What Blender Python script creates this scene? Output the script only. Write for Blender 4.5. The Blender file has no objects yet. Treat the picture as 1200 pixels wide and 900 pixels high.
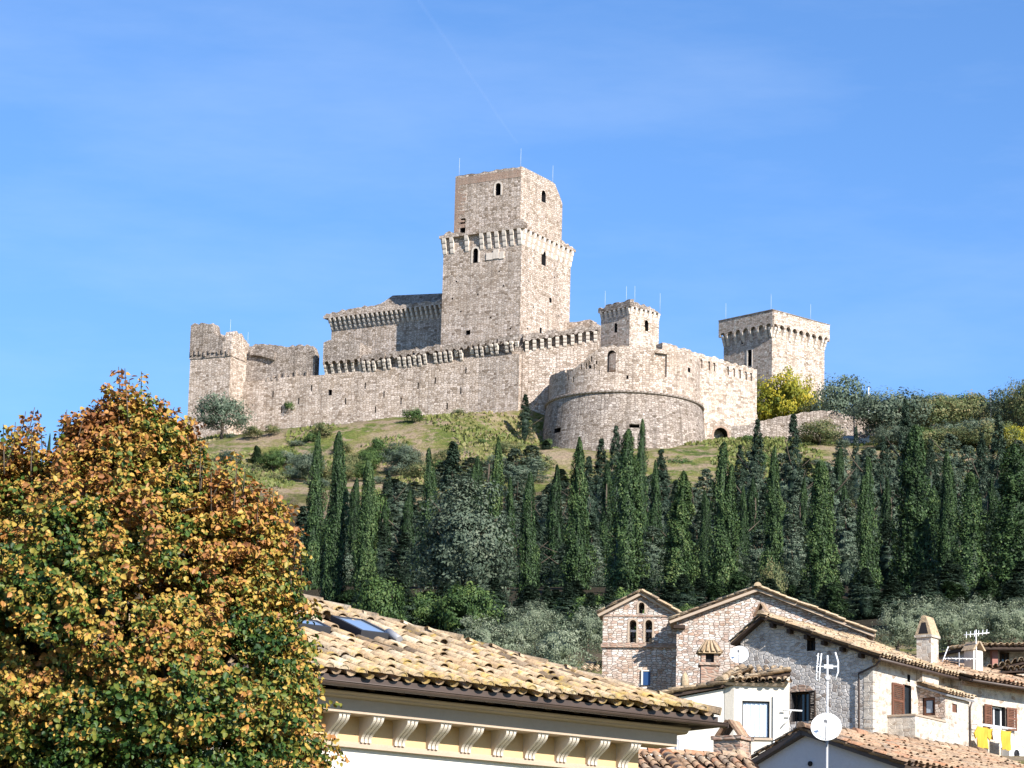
import bpy, bmesh, math, random
import numpy as np
from mathutils import Vector, Matrix, noise as mnoise

scene = bpy.context.scene
R = math.radians

# ------------------------------------------------------------------ camera
FPX = 3600.0                      # focal length in pixels of the 1200 px wide photograph
PITCH = math.atan(800.0 / FPX)
ROLL = R(1.45)
CAM = Vector((0, 0, 1.65))
_fw = Vector((0, math.cos(PITCH), math.sin(PITCH)))
_r0 = Vector((1, 0, 0))
_u0 = _r0.cross(_fw)
_rt = _r0 * math.cos(ROLL) + _u0 * math.sin(ROLL)
_up = _u0 * math.cos(ROLL) - _r0 * math.sin(ROLL)
cam_data = bpy.data.cameras.new('camera')
cam_data.sensor_width = 36.0
cam_data.lens = 36.0 * FPX / 1200.0
cam_data.clip_start = 0.5
cam_data.clip_end = 20000.0
cam = bpy.data.objects.new('camera', cam_data)
scene.collection.objects.link(cam)
cam.matrix_world = Matrix(((_rt.x, _up.x, -_fw.x, CAM.x), (_rt.y, _up.y, -_fw.y, CAM.y),
                           (_rt.z, _up.z, -_fw.z, CAM.z), (0, 0, 0, 1)))
scene.camera = cam

# ------------------------------------------------------------------ light
SUN_AZ, SUN_EL = R(36), R(32)     # to the right of the viewer's back, October sun
world = bpy.data.worlds.new('World')
scene.world = world
world.use_nodes = True
wn, wl = world.node_tree.nodes, world.node_tree.links
wn.clear()
sky = wn.new('ShaderNodeTexSky')
sky.sky_type = 'NISHITA'
sky.sun_disc = False
sky.sun_elevation = SUN_EL
sky.sun_rotation = math.pi - SUN_AZ
sky.altitude = 400
sky.air_density = 1.0
sky.dust_density = 0.3
sky.ozone_density = 2.5
tintn = wn.new('ShaderNodeMix'); tintn.data_type = 'RGBA'; tintn.blend_type = 'MULTIPLY'
tintn.inputs[0].default_value = 1.0
tintn.inputs[7].default_value = (0.49, 0.69, 0.93, 1)
SKYTINT = tintn.inputs[7]
bg = wn.new('ShaderNodeBackground')
bg.inputs['Strength'].default_value = 0.11
wo = wn.new('ShaderNodeOutputWorld')
wl.new(sky.outputs[0], tintn.inputs[6])
# a breath of high, thin cirrus
_tc = wn.new('ShaderNodeTexCoord'); _mp = wn.new('ShaderNodeMapping'); _mp.inputs['Scale'].default_value = (5, 5, 22); _mp.inputs['Rotation'].default_value = (0, R(9), 0)
_nz = wn.new('ShaderNodeTexNoise'); _nz.inputs['Scale'].default_value = 1.6; _nz.inputs['Detail'].default_value = 6; _nz.inputs['Roughness'].default_value = 0.6
_mr = wn.new('ShaderNodeMapRange'); _mr.inputs[1].default_value = 0.42; _mr.inputs[2].default_value = 0.78; _mr.inputs[4].default_value = 0.09
_cm = wn.new('ShaderNodeMix'); _cm.data_type = 'RGBA'; _cm.inputs[7].default_value = (5.2, 5.8, 6.6, 1)
wl.new(_tc.outputs['Generated'], _mp.inputs[0]); wl.new(_mp.outputs[0], _nz.inputs['Vector']); wl.new(_nz.outputs[0], _mr.inputs[0]); wl.new(_mr.outputs[0], _cm.inputs[0])
wl.new(tintn.outputs[2], _cm.inputs[6]); wl.new(_cm.outputs[2], bg.inputs['Color'])
wl.new(bg.outputs[0], wo.inputs['Surface'])

sun_data = bpy.data.lights.new('sun', 'SUN')
sun_data.energy = 5.0
sun_data.angle = R(0.5)
sun_data.color = (1.0, 0.955, 0.89)
sun = bpy.data.objects.new('sun', sun_data)
scene.collection.objects.link(sun)
_sd = Vector((math.sin(SUN_AZ) * math.cos(SUN_EL), -math.cos(SUN_AZ) * math.cos(SUN_EL), math.sin(SUN_EL)))
sun.location = (60, -60, 80)
sun.rotation_euler = _sd.to_track_quat('Z', 'Y').to_euler()

vs = scene.view_settings
scene.display_settings.display_device = 'sRGB'
vs.view_transform = 'Standard'; vs.look = 'None'; vs.exposure = 0.95; vs.gamma = 1.0; vs.use_curve_mapping = False
scene.render.engine = 'CYCLES'
scene.cycles.max_bounces = 6
scene.cycles.diffuse_bounces = 3
scene.cycles.transparent_max_bounces = 12
scene.cycles.use_denoising = True

# ------------------------------------------------------------------ measuring: a photograph pixel seen as a direction
def ray(px, py):
    return _fw + _rt * ((px - 600.0) / FPX) + _up * ((450.0 - py) / FPX)
def at(px, py, Y):
    d = ray(px, py); return CAM + d * (Y / d.y)
def proj(p):
    d = Vector(p) - CAM; w = d.dot(_fw)
    return 600 + FPX * d.dot(_rt) / w, 450 - FPX * d.dot(_up) / w

class Frame:
    """local axes of a building: x along its front, y into it, z up"""
    def __init__(s, o, deg):
        s.o = Vector(o); s.a = R(deg)
        s.X = Vector((math.cos(s.a), math.sin(s.a), 0)); s.Y = Vector((-math.sin(s.a), math.cos(s.a), 0))
    def w(s, x, y, z): return s.o + s.X * x + s.Y * y + Vector((0, 0, z))
    def loc(s, p):
        d = Vector(p) - s.o; return Vector((d.dot(s.X), d.dot(s.Y), d.z))
    def py(s, px, py, y=0.0):                 # pixel -> local point on the plane y = const
        d = ray(px, py); t = (s.Y.dot(s.o + s.Y * y - CAM)) / d.dot(s.Y)
        return s.loc(CAM + d * t)
    def pxp(s, px, py, x=0.0):                # pixel -> local point on the plane x = const
        d = ray(px, py); t = (s.X.dot(s.o + s.X * x - CAM)) / d.dot(s.X)
        return s.loc(CAM + d * t)
    def zat(s, x, y, py):                     # height at local (x, y) that shows at picture row py
        z0, z1 = -60.0, 140.0
        for _ in range(40):
            m = (z0 + z1) / 2
            if proj(s.w(x, y, m))[1] > py: z0 = m
            else: z1 = m
        return (z0 + z1) / 2
    def xat(s, px, y=0.0, py=600):
        return s.py(px, py, y).x

# ------------------------------------------------------------------ objects
COL = scene.collection
def tag(o, label=None, cat=None, group=None, kind=None):
    if label: o['label'] = label
    if cat: o['category'] = cat
    if group: o['group'] = group
    if kind: o['kind'] = kind
    return o
def thing(name, label, cat, loc=(0, 0, 0), rz=0.0, group=None, kind='thing'):
    o = bpy.data.objects.new(name, None); COL.objects.link(o)
    o.empty_display_size = 0.5
    o.location = loc; o.rotation_euler = (0, 0, rz)
    return tag(o, label, cat, group, kind)
def fthing(name, label, cat, fr, group=None):
    return thing(name, label, cat, fr.o, fr.a, group)
def copy_tree(o, parent=None):
    c = o.copy(); COL.objects.link(c)
    if parent is not None: c.parent = parent
    for ch in o.children: copy_tree(ch, c)
    return c

class MB:
    def __init__(s):
        s.v = []; s.f = []; s.m = []; s.uv = []; s.t = []; s.sm = []
    def face(s, pts, m=0, uv=None, t=0.5, smooth=False):
        i = len(s.v); s.v.extend([tuple(p) for p in pts]); s.f.append(tuple(range(i, i + len(pts))))
        s.m.append(m); s.uv.append(uv); s.t.append(t); s.sm.append(smooth)
    def idx(s, pts): 
        i = len(s.v); s.v.extend([tuple(p) for p in pts]); return list(range(i, i + len(pts)))
    def fi(s, ids, m=0, uv=None, t=0.5, smooth=False):
        s.f.append(tuple(ids)); s.m.append(m); s.uv.append(uv); s.t.append(t); s.sm.append(smooth)
    def hexa(s, b, tp, m=0, t=0.5):           # bottom ring and top ring, same count
        n = len(b); I = s.idx(list(b) + list(tp))
        s.fi(I[:n][::-1], m, t=t); s.fi(I[n:], m, t=t)
        for k in range(n):
            s.fi((I[k], I[(k + 1) % n], I[n + (k + 1) % n], I[n + k]), m, t=t)
    def box(s, x0, x1, y0, y1, z0, z1, m=0, t=0.5):
        s.hexa([(x0, y0, z0), (x1, y0, z0), (x1, y1, z0), (x0, y1, z0)], [(x0, y0, z1), (x1, y0, z1), (x1, y1, z1), (x0, y1, z1)], m, t)
    def prism(s, pts, vec, m=0, t=0.5):       # polygon swept along vec
        vec = Vector(vec)
        s.hexa(pts, [Vector(p) + vec for p in pts], m, t)
    def tube(s, pts, r, n=8, m=0, t=0.5, smooth=True):
        pts = [Vector(p) for p in pts]; rs = r if isinstance(r, (list, tuple)) else [r] * len(pts)
        rings = []
        for k, p in enumerate(pts):
            d = (pts[min(k + 1, len(pts) - 1)] - pts[max(k - 1, 0)]).normalized()
            a = d.cross(Vector((0, 0, 1)) if abs(d.z) < 0.9 else Vector((1, 0, 0))).normalized(); b = d.cross(a)
            rings.append(s.idx([p + (a * math.cos(2 * math.pi * q / n) + b * math.sin(2 * math.pi * q / n)) * rs[k] for q in range(n)]))
        for k in range(len(rings) - 1):
            for q in range(n):
                s.fi((rings[k][q], rings[k][(q + 1) % n], rings[k + 1][(q + 1) % n], rings[k + 1][q]), m, t=t, smooth=smooth)
        s.fi(rings[0][::-1], m, t=t); s.fi(rings[-1], m, t=t)
    def lathe(s, prof, n=24, c=(0, 0), m=0, t=0.5, a0=0, a1=2 * math.pi, smooth=True, uvr=None):
        full = abs(a1 - a0 - 2 * math.pi) < 1e-6
        cnt = n if full else n + 1
        rings = [s.idx([(c[0] + r * math.cos(a0 + (a1 - a0) * q / n), c[1] + r * math.sin(a0 + (a1 - a0) * q / n), z) for q in range(cnt)]) for r, z in prof]
        for k in range(len(prof) - 1):
            for q in range(n):
                q1 = (q + 1) % cnt
                uv = None
                if uvr:
                    ua, ub = (a0 + (a1 - a0) * q / n) * uvr, (a0 + (a1 - a0) * (q + 1) / n) * uvr
                    va, vb = prof[k][1], prof[k + 1][1]
                    if abs(va - vb) < 1e-3: vb = va + abs(prof[k][0] - prof[k + 1][0])
                    uv = [(ua, va), (ub, va), (ub, vb), (ua, vb)]
                s.fi((rings[k][q], rings[k][q1], rings[k + 1][q1], rings[k + 1][q]), m, uv, t, smooth)
    def mesh(s, name, mats, fix=True):
        me = bpy.data.meshes.new(name)
        me.from_pydata([tuple(p) for p in s.v], [], s.f)
        for mt in (mats if isinstance(mats, (list, tuple)) else [mats]): me.materials.append(mt)
        me.polygons.foreach_set('material_index', s.m)
        me.polygons.foreach_set('use_smooth', s.sm)
        at_ = me.attributes.new('tint', 'FLOAT', 'FACE'); at_.data.foreach_set('value', s.t)
        uvl = me.uv_layers.new(name='UVMap'); buf = []
        V = s.v
        for f, uv in zip(s.f, s.uv):
            if uv is not None:
                for p in uv: buf.extend(p)
                continue
            a, b, c = Vector(V[f[0]]), Vector(V[f[1]]), Vector(V[f[2]])
            n = (b - a).cross(c - a)
            if len(f) > 4 or n.length < 1e-9:
                n = Vector((0, 0, 0))
                for q in range(len(f)):
                    p, w = Vector(V[f[q]]), Vector(V[f[(q + 1) % len(f)]])
                    n += p.cross(w)
            n = n.normalized() if n.length > 1e-12 else Vector((0, 0, 1))
            if abs(n.z) > 0.97: u_, v_ = Vector((1, 0, 0)), Vector((0, 1, 0))
            else:
                u_ = Vector((0, 0, 1)).cross(n).normalized(); v_ = n.cross(u_)
                if abs(u_.x) > abs(u_.y):
                    if u_.x < 0: u_ = -u_
                elif u_.y < 0: u_ = -u_
                if v_.z < 0: v_ = -v_
            for q in f:
                p = Vector(V[q]); buf.extend((p.dot(u_), p.dot(v_)))
        uvl.data.foreach_set('uv', buf)
        if fix:
            bm = bmesh.new(); bm.from_mesh(me); bmesh.ops.recalc_face_normals(bm, faces=bm.faces); bm.to_mesh(me); bm.free()
        me.update()
        return me
    def build(s, name, mats, parent=None, fix=True, label=None):
        o = bpy.data.objects.new(name, s.mesh(name, mats, fix)); COL.objects.link(o)
        if parent is not None: o.parent = parent
        if label: o['label'] = label
        return o

def cut(obj, cutter, mats=None):
    """carve openings out of a finished wall; the cutter is thrown away"""
    c = cutter.build('cutter', list(obj.data.materials))
    c.parent = obj.parent
    md = obj.modifiers.new('cut', 'BOOLEAN'); md.operation = 'DIFFERENCE'; md.object = c; md.solver = 'EXACT'
    bpy.context.view_layer.update()
    dg = bpy.context.evaluated_depsgraph_get()
    me = bpy.data.meshes.new_from_object(obj.evaluated_get(dg))
    obj.modifiers.clear()
    old = obj.data; me.name = obj.name; obj.data = me
    cm = c.data
    bpy.data.objects.remove(c); bpy.data.meshes.remove(old); bpy.data.meshes.remove(cm)

def put(name, me, parent, loc=(0, 0, 0), rz=0.0, sc=None):
    o = bpy.data.objects.new(name, me); COL.objects.link(o); o.parent = parent
    o.location = loc; o.rotation_euler = (0, 0, rz)
    if sc: o.scale = sc
    return o

# ------------------------------------------------------------------ materials
class NT:
    def __init__(s, name, rough=0.9, spec=0.2):
        s.mat = bpy.data.materials.new(name); s.mat.use_nodes = True
        s.n = s.mat.node_tree.nodes; s.l = s.mat.node_tree.links; s.n.clear()
        s.out = s.n.new('ShaderNodeOutputMaterial'); s.b = s.n.new('ShaderNodeBsdfPrincipled')
        s.b.inputs['Roughness'].default_value = rough
        s.b.inputs['Specular IOR Level'].default_value = spec
        s.l.new(s.b.outputs[0], s.out.inputs[0])
    def set(s, sock, v):
        if hasattr(v, 'is_linked') or hasattr(v, 'links'): s.l.new(v, sock)
        else: sock.default_value = v
    def uv(s, sx=1, sy=1, gen='UV'):
        tc = s.n.new('ShaderNodeTexCoord'); mp = s.n.new('ShaderNodeMapping'); mp.inputs['Scale'].default_value = (sx, sy, sx)
        s.l.new(tc.outputs[gen], mp.inputs[0]); return mp.outputs[0]
    def noise(s, vec, scale, detail=4, rough=0.55, out=0):
        n = s.n.new('ShaderNodeTexNoise'); n.inputs['Scale'].default_value = scale; n.inputs['Detail'].default_value = detail
        n.inputs['Roughness'].default_value = rough
        if vec is not None: s.l.new(vec, n.inputs['Vector'])
        return n.outputs[out]
    def vor(s, vec, scale, feature='F1', rnd=0.9, out=None):
        n = s.n.new('ShaderNodeTexVoronoi'); n.feature = feature; n.voronoi_dimensions = '2D'
        n.inputs['Scale'].default_value = scale; n.inputs['Randomness'].default_value = rnd
        s.l.new(vec, n.inputs['Vector']); return n.outputs[out or ('Color' if feature == 'F1' else 'Distance')]
    def ramp(s, fac, stops, mode='LINEAR'):
        n = s.n.new('ShaderNodeValToRGB'); n.color_ramp.interpolation = mode
        el = n.color_ramp.elements
        while len(el) < len(stops): el.new(0.5)
        for e, (p, c) in zip(el, stops):
            e.position = p; e.color = (c[0], c[1], c[2], 1) if isinstance(c, (tuple, list)) else (c, c, c, 1)
        s.l.new(fac, n.inputs[0]); return n.outputs[0]
    def mix(s, fac, a, b, mode='MIX'):
        n = s.n.new('ShaderNodeMix'); n.data_type = 'RGBA'; n.blend_type = mode
        s.set(n.inputs[0], fac)
        for sock, v in ((n.inputs[6], a), (n.inputs[7], b)):
            s.set(sock, (v[0], v[1], v[2], 1) if isinstance(v, (tuple, list)) else v)
        return n.outputs[2]
    def math(s, op, a, b=0.0, clamp=False):
        n = s.n.new('ShaderNodeMath'); n.operation = op; n.use_clamp = clamp
        s.set(n.inputs[0], a); s.set(n.inputs[1], b); return n.outputs[0]
    def attr(s, name='tint'):
        n = s.n.new('ShaderNodeAttribute'); n.attribute_name = name; return n.outputs['Fac']
    def sep(s, vec):
        n = s.n.new('ShaderNodeSeparateXYZ'); s.l.new(vec, n.inputs[0]); return n.outputs
    def bump(s, h, strength=0.5, dist=0.05):
        n = s.n.new('ShaderNodeBump'); n.inputs['Strength'].default_value = strength; n.inputs['Distance'].default_value = dist
        s.l.new(h, n.inputs['Height']); s.l.new(n.outputs[0], s.b.inputs['Normal'])
    def col(s, c):
        s.set(s.b.inputs['Base Color'], (c[0], c[1], c[2], 1) if isinstance(c, (tuple, list)) else c)

def stone(name, cols, joint, sw=0.5, sh=0.28, jw=0.07, warp=0.25, stain=(0.5, 0.42, 0.32), stain_amt=0.5, bump=0.06, grime=0.35, seedx=0.0):
    t = NT(name, 0.95, 0.1)
    uv = t.uv(1, 1)
    nz = t.noise(uv, 1.1, 2, out=1)
    n = t.n.new('ShaderNodeVectorMath'); n.operation = 'MULTIPLY_ADD'
    t.l.new(nz, n.inputs[0]); n.inputs[1].default_value = (warp, warp * 0.6, 0); t.l.new(uv, n.inputs[2])
    mp = t.n.new('ShaderNodeMapping'); mp.inputs['Scale'].default_value = (1 / sw, 1 / sh, 1); mp.inputs['Location'].default_value = (seedx, seedx * 1.7, 0)
    t.l.new(n.outputs[0], mp.inputs[0])
    cell = t.vor(mp.outputs[0], 1.0, 'F1', 0.78)
    edge = t.vor(mp.outputs[0], 1.0, 'DISTANCE_TO_EDGE', 0.78)
    r = t.sep(cell)[0]
    k = len(cols)
    c = t.ramp(r, [((i + 0.5) / k, q) for i, q in enumerate(cols)])
    big = t.noise(uv, 0.22, 5, 0.65)
    c = t.mix(t.ramp(big, [(0.42, 0.0), (0.68, stain_amt)]), c, stain, 'MIX')
    fine = t.noise(uv, 5.0, 4, 0.7)
    c = t.mix(0.75, c, t.ramp(fine, [(0.36, 0.55), (0.56, 1.0)]), 'MULTIPLY')
    sp = t.uv(0.7, 0.12)
    streak = t.noise(sp, 1.0, 4, 0.6)
    c = t.mix(grime, c, t.ramp(streak, [(0.35, 0.55), (0.6, 1.0)]), 'MULTIPLY')
    cr = t.noise(t.uv(0.04, 1.6), 1.0, 3, 0.6)
    c = t.mix(0.6, c, t.ramp(cr, [(0.38, 0.80), (0.58, 1.0)]), 'MULTIPLY')
    rs = t.noise(t.uv(1.3, 0.05), 1.0, 5, 0.7)
    c = t.mix(grime, c, t.ramp(rs, [(0.36, 0.40), (0.50, 1.0)]), 'MULTIPLY')
    jm = t.ramp(edge, [(jw * 0.4, 1.0), (jw * 1.6, 0.0)])
    c = t.mix(jm, c, joint)
    t.col(c)
    h = t.math('ADD', t.ramp(edge, [(0.0, 0.0), (jw * 2.2, 1.0)]), t.math('MULTIPLY', fine, 0.4))
    t.bump(h, 0.9, bump)
    return t.mat

def plain(name, c, rough=0.8, spec=0.3, metal=0.0, var=0.15, scale=3.0):
    t = NT(name, rough, spec)
    t.b.inputs['Metallic'].default_value = metal
    nz = t.noise(t.uv(1, 1, 'Object'), scale, 4, 0.6)
    t.col(t.mix(1.0, c, t.ramp(nz, [(0.3, 1 - var), (0.7, 1.0)]), 'MULTIPLY'))
    return t.mat

def plaster(name, c, stain, amt=0.5, patch=None):
    t = NT(name, 0.9, 0.15)
    uv = t.uv(1, 1)
    a = t.noise(uv, 0.6, 6, 0.65)
    col = t.mix(t.ramp(a, [(0.45, 0.0), (0.75, amt)]), c, stain)
    st = t.noise(t.uv(2.2, 0.25), 1.0, 5, 0.65)
    col = t.mix(t.ramp(st, [(0.5, 0.0), (0.8, amt * 0.7)]), col, stain)
    if patch:
        pz = t.noise(uv, 1.3, 4, 0.7)
        col = t.mix(t.ramp(pz, [(0.58, 0.0), (0.64, 0.8)]), col, patch)
    f = t.noise(uv, 14, 4, 0.7)
    col = t.mix(0.25, col, t.ramp(f, [(0.3, 0.7), (0.7, 1.0)]), 'MULTIPLY')
    t.col(col); t.bump(t.math('ADD', f, t.math('MULTIPLY', a, 2.0)), 0.5, 0.015)
    return t.mat

def tilemat(name, lichen=0.3, red=0.0):
    t = NT(name, 0.9, 0.12)
    tv = t.attr()
    st = [(0.0, (0.159, 0.116, 0.080)), (0.25, (0.382, 0.264, 0.160)), (0.5, (0.498, 0.369, 0.228)), (0.75, (0.456, 0.341, 0.228)), (1.0, (0.615, 0.495, 0.342))]
    if red: st = [(0.0, (0.15, 0.095, 0.065)), (0.25, (0.34, 0.22, 0.14)), (0.5, (0.43, 0.31, 0.205)), (0.78, (0.39, 0.24, 0.15)), (0.88, (0.42, 0.19, 0.10)), (1.0, (0.52, 0.40, 0.285))]
    c = t.ramp(tv, st)
    ob = t.uv(1, 1, 'Object')
    a = t.noise(ob, 1.4, 5, 0.7)
    c = t.mix(t.ramp(a, [(0.5, 0.0), (0.66, 0.55)]), c, (0.29, 0.255, 0.21))
    if lichen:
        b = t.noise(ob, 2.6, 6, 0.75)
        lo = 0.70 - 0.18 * lichen
        lf = t.ramp(b, [(lo, 0.0), (lo + 0.05, 0.85)])
        if lichen > .5:
            ev = t.math('MULTIPLY', t.math('SUBTRACT', 0.1, t.sep(ob)[1]), 1.3, True)
            lf = t.math('MAXIMUM', lf, t.math('MULTIPLY', ev, t.ramp(b, [(0.48, 0.0), (0.56, 0.65)])))
        c = t.mix(lf, c, (0.46, 0.315, 0.085))
        mo = t.noise(ob, 7.0, 5, 0.75)
        c = t.mix(t.ramp(mo, [(0.60, 0.0), (0.68, 0.75)]), c, (0.13, 0.105, 0.07))
    f = t.noise(ob, 16, 4, 0.7)
    c = t.mix(0.6, c, t.ramp(f, [(0.34, 0.35), (0.60, 1.0)]), 'MULTIPLY')
    t.col(c); t.bump(f, 0.8, 0.02)
    return t.mat

def leafmat(name, stops, trans=0.35, rough=0.6):
    t = NT(name, rough, 0.25)
    c = t.ramp(t.attr(), stops)
    t.col(c)
    tr = t.n.new('ShaderNodeBsdfTranslucent'); t.l.new(c, tr.inputs[0])
    mx = t.n.new('ShaderNodeMixShader'); mx.inputs[0].default_value = trans
    t.l.new(t.b.outputs[0], mx.inputs[1]); t.l.new(tr.outputs[0], mx.inputs[2]); t.l.new(mx.outputs[0], t.out.inputs[0])
    return t.mat

M = {}
M['castle'] = stone('castle_limestone', [(0.449, 0.358, 0.287), (0.641, 0.534, 0.450), (0.748, 0.626, 0.533), (0.534, 0.430, 0.352), (0.833, 0.705, 0.612), (0.277, 0.210, 0.158), (0.684, 0.568, 0.477)], (0.235, 0.162, 0.106), 0.52, 0.30, 0.05, 0.35, stain=(0.534, 0.401, 0.287), stain_amt=0.35, grime=.45)
M['castle_pale'] = stone('castle_pale_limestone', [(0.494, 0.394, 0.315), (0.705, 0.587, 0.495), (0.822, 0.689, 0.587), (0.588, 0.473, 0.388), (0.833, 0.776, 0.673), (0.305, 0.231, 0.174), (0.753, 0.625, 0.525)], (0.259, 0.179, 0.117), 0.46, 0.26, 0.04, 0.35, stain=(0.588, 0.442, 0.315), stain_amt=0.25, seedx=21, grime=.35)
M['castle_grey'] = stone('castle_grey_limestone', [(0.305, 0.252, 0.216), (0.462, 0.393, 0.339), (0.554, 0.475, 0.416), (0.379, 0.312, 0.266), (0.628, 0.543, 0.478), (0.176, 0.137, 0.106), (0.499, 0.423, 0.368)], (0.157, 0.115, 0.082), 0.50, 0.29, 0.055, 0.35, stain=(0.388, 0.300, 0.220), stain_amt=0.4, grime=.55, seedx=5)
M['corbel'] = plain('corbel_stone', (0.74, 0.64, 0.54), 0.95, 0.1, var=0.3, scale=1.5)
M['dark'] = plain('dark_interior', (0.03, 0.028, 0.03), 0.95, 0.05)
M['brick'] = stone('old_brick', [(0.42, 0.25, 0.18), (0.5, 0.33, 0.24), (0.38, 0.22, 0.15), (0.52, 0.38, 0.29)], (0.36, 0.29, 0.23), 0.26, 0.075, 0.1, 0.03, stain=(0.4, 0.32, 0.26), bump=0.015)
M['church'] = stone('pink_limestone', [(0.532, 0.389, 0.319), (0.702, 0.603, 0.536), (0.823, 0.753, 0.689), (0.605, 0.464, 0.383), (0.850, 0.850, 0.791), (0.484, 0.326, 0.242)], (0.454, 0.364, 0.290), 0.18, 0.085, 0.055, 0.16, stain=(0.581, 0.389, 0.255), stain_amt=0.55, bump=0.04)
M['rubble'] = stone('grey_rubble', [(0.60, 0.555, 0.52), (0.66, 0.62, 0.585), (0.57, 0.52, 0.48), (0.69, 0.65, 0.61), (0.63, 0.585, 0.545), (0.60, 0.55, 0.51), (0.27, 0.21, 0.175), (0.66, 0.61, 0.57)], (0.60, 0.555, 0.515), 0.19, 0.12, 0.06, 0.25, stain=(0.50, 0.43, 0.37), stain_amt=0.5, bump=0.03, seedx=9)
M['white_stone'] = stone('whitewashed_stone', [(0.64, 0.57, 0.48), (0.68, 0.62, 0.54), (0.71, 0.655, 0.58), (0.60, 0.51, 0.42), (0.69, 0.635, 0.56), (0.46, 0.36, 0.28)], (0.65, 0.585, 0.50), 0.22, 0.11, 0.04, 0.15, stain=(0.54, 0.44, 0.34), stain_amt=0.55, bump=0.012, grime=0.35, seedx=13)
M['plaster'] = plaster('cream_plaster', (0.62, 0.57, 0.49), (0.52, 0.44, 0.35), 0.65)
M['plaster_white'] = plaster('white_plaster', (0.65, 0.61, 0.535), (0.6, 0.55, 0.48), 0.65)
M['plaster_grey'] = plaster('lavender_grey_plaster', (0.582, 0.560, 0.594), (0.493, 0.470, 0.482), 0.35)
M['plaster_yellow'] = plaster('ochre_plaster', (0.58, 0.40, 0.21), (0.48, 0.34, 0.19), 0.3)
M['cornice'] = plaster('cornice_stucco', (0.43, 0.335, 0.25), (0.31, 0.24, 0.18), 0.4)
M['stucco_white'] = plaster('bracket_stucco', (0.60, 0.53, 0.44), (0.46, 0.39, 0.31), 0.3)
M['tile'] = tilemat('roof_tile', 0.25)
M['tile_front'] = tilemat('roof_tile_lichen', 0.7)
M['tile_red'] = tilemat('roof_tile_red', 0.0, 1)
M['gutter'] = plain('brown_gutter', (0.075, 0.05, 0.038), 0.5, 0.4, var=0.3)
M['wood_brown'] = plain('brown_shutter', (0.17, 0.075, 0.045), 0.6, 0.3, var=0.35, scale=6)
M['wood_dark'] = plain('dark_timber', (0.06, 0.04, 0.03), 0.8, 0.2, var=0.4, scale=6)
M['white_metal'] = plain('white_metal', (0.78, 0.78, 0.78), 0.45, 0.4, var=0.06)
M['grey_metal'] = plain('grey_metal', (0.35, 0.35, 0.36), 0.5, 0.5, 0.3)
M['dark_metal'] = plain('dark_metal', (0.05, 0.05, 0.055), 0.5, 0.5, 0.2)
M['bark'] = plain('bark', (0.12, 0.095, 0.07), 0.95, 0.1, var=0.5, scale=8)
M['rod'] = plain('rod_metal', (0.5, 0.52, 0.55), 0.4, 0.4, var=0.05)
def glassmat(name, c, rough=0.06):
    t = NT(name, rough, 0.8); t.col(c); return t.mat
M['glass'] = glassmat('window_glass', (0.02, 0.025, 0.03))
M['skylight_glass'] = glassmat('skylight_glass', (0.22, 0.30, 0.42), 0.05)  # pale blue base colour stands in for the sky reflected in the pane
# ------------------------------------------------------------------ terrain
_prof = [(-400, 0), (30, 0), (60, 2.5), (88, 7.0), (120, 10.5), (170, 19), (235, 36), (330, 62), (415, 86), (440, 92), (470, 95), (520, 92), (700, 40), (1100, -40), (20000, -40)]
def _base(y):
    for (a, za), (b, zb) in zip(_prof, _prof[1:]):
        if y <= b: return za + (zb - za) * (y - a) / (b - a)
    return -40.0
_ctl = []
for px, py, Y in [(310, 511, 464), (350, 507, 462), (400, 501, 458), (470, 494, 454), (530, 491, 449), (585, 486, 445), (607, 474, 447), (632, 482, 452), (640, 531, 438), (700, 530, 431), (760, 525, 431), (823, 519, 438),
                  (855, 517, 452), (890, 518, 452), (940, 519, 448), (920, 489, 475), (960, 489, 478), (1000, 523, 440), (1040, 521, 440), (1100, 516, 446), (1200, 512, 450), (1010, 500, 485), (1150, 502, 485),
                  (400, 566, 415), (320, 560, 415), (500, 570, 405), (700, 572, 405), (850, 570, 405), (1000, 580, 405), (1150, 580, 405), (260, 512, 464), (215, 520, 464), (150, 560, 455), (60, 600, 450), (-100, 640, 450),
                  (640, 816, 132), (560, 800, 150), (640, 796, 150), (700, 796, 150), (640, 772, 175), (1060, 772, 150), (1120, 770, 150), (1200, 768, 150), (1120, 745, 175), (900, 765, 165), (650, 880, 112), (900, 880, 112), (1150, 880, 116), (640, 745, 205), (900, 738, 205), (1120, 728, 205), (300, 745, 235), (450, 745, 235), (700, 742, 235), (900, 728, 235), (1100, 718, 235), (1250, 718, 235), (350, 700, 320), (450, 700, 320), (700, 698, 320), (950, 690, 320), (1150, 684, 320), (1250, 684, 320), (380, 650, 375), (500, 650, 375), (700, 648, 375), (850, 645, 375), (1000, 640, 375), (1150, 630, 375)]:
    p = at(px, py, Y); _ctl.append((p.x, p.y, p.z - _base(p.y)))
_cx = np.array([c[0] for c in _ctl]); _cy = np.array([c[1] for c in _ctl]); _cr = np.array([c[2] for c in _ctl])
def zt(x, y):
    w = 1.0 / (((_cx - x) ** 2 + (_cy - y) ** 2 + 6.0) ** 1.35)
    w0 = 1.0 / (45.0 ** 2.7)
    return _base(y) + float((w * _cr).sum() / (w.sum() + w0))

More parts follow.
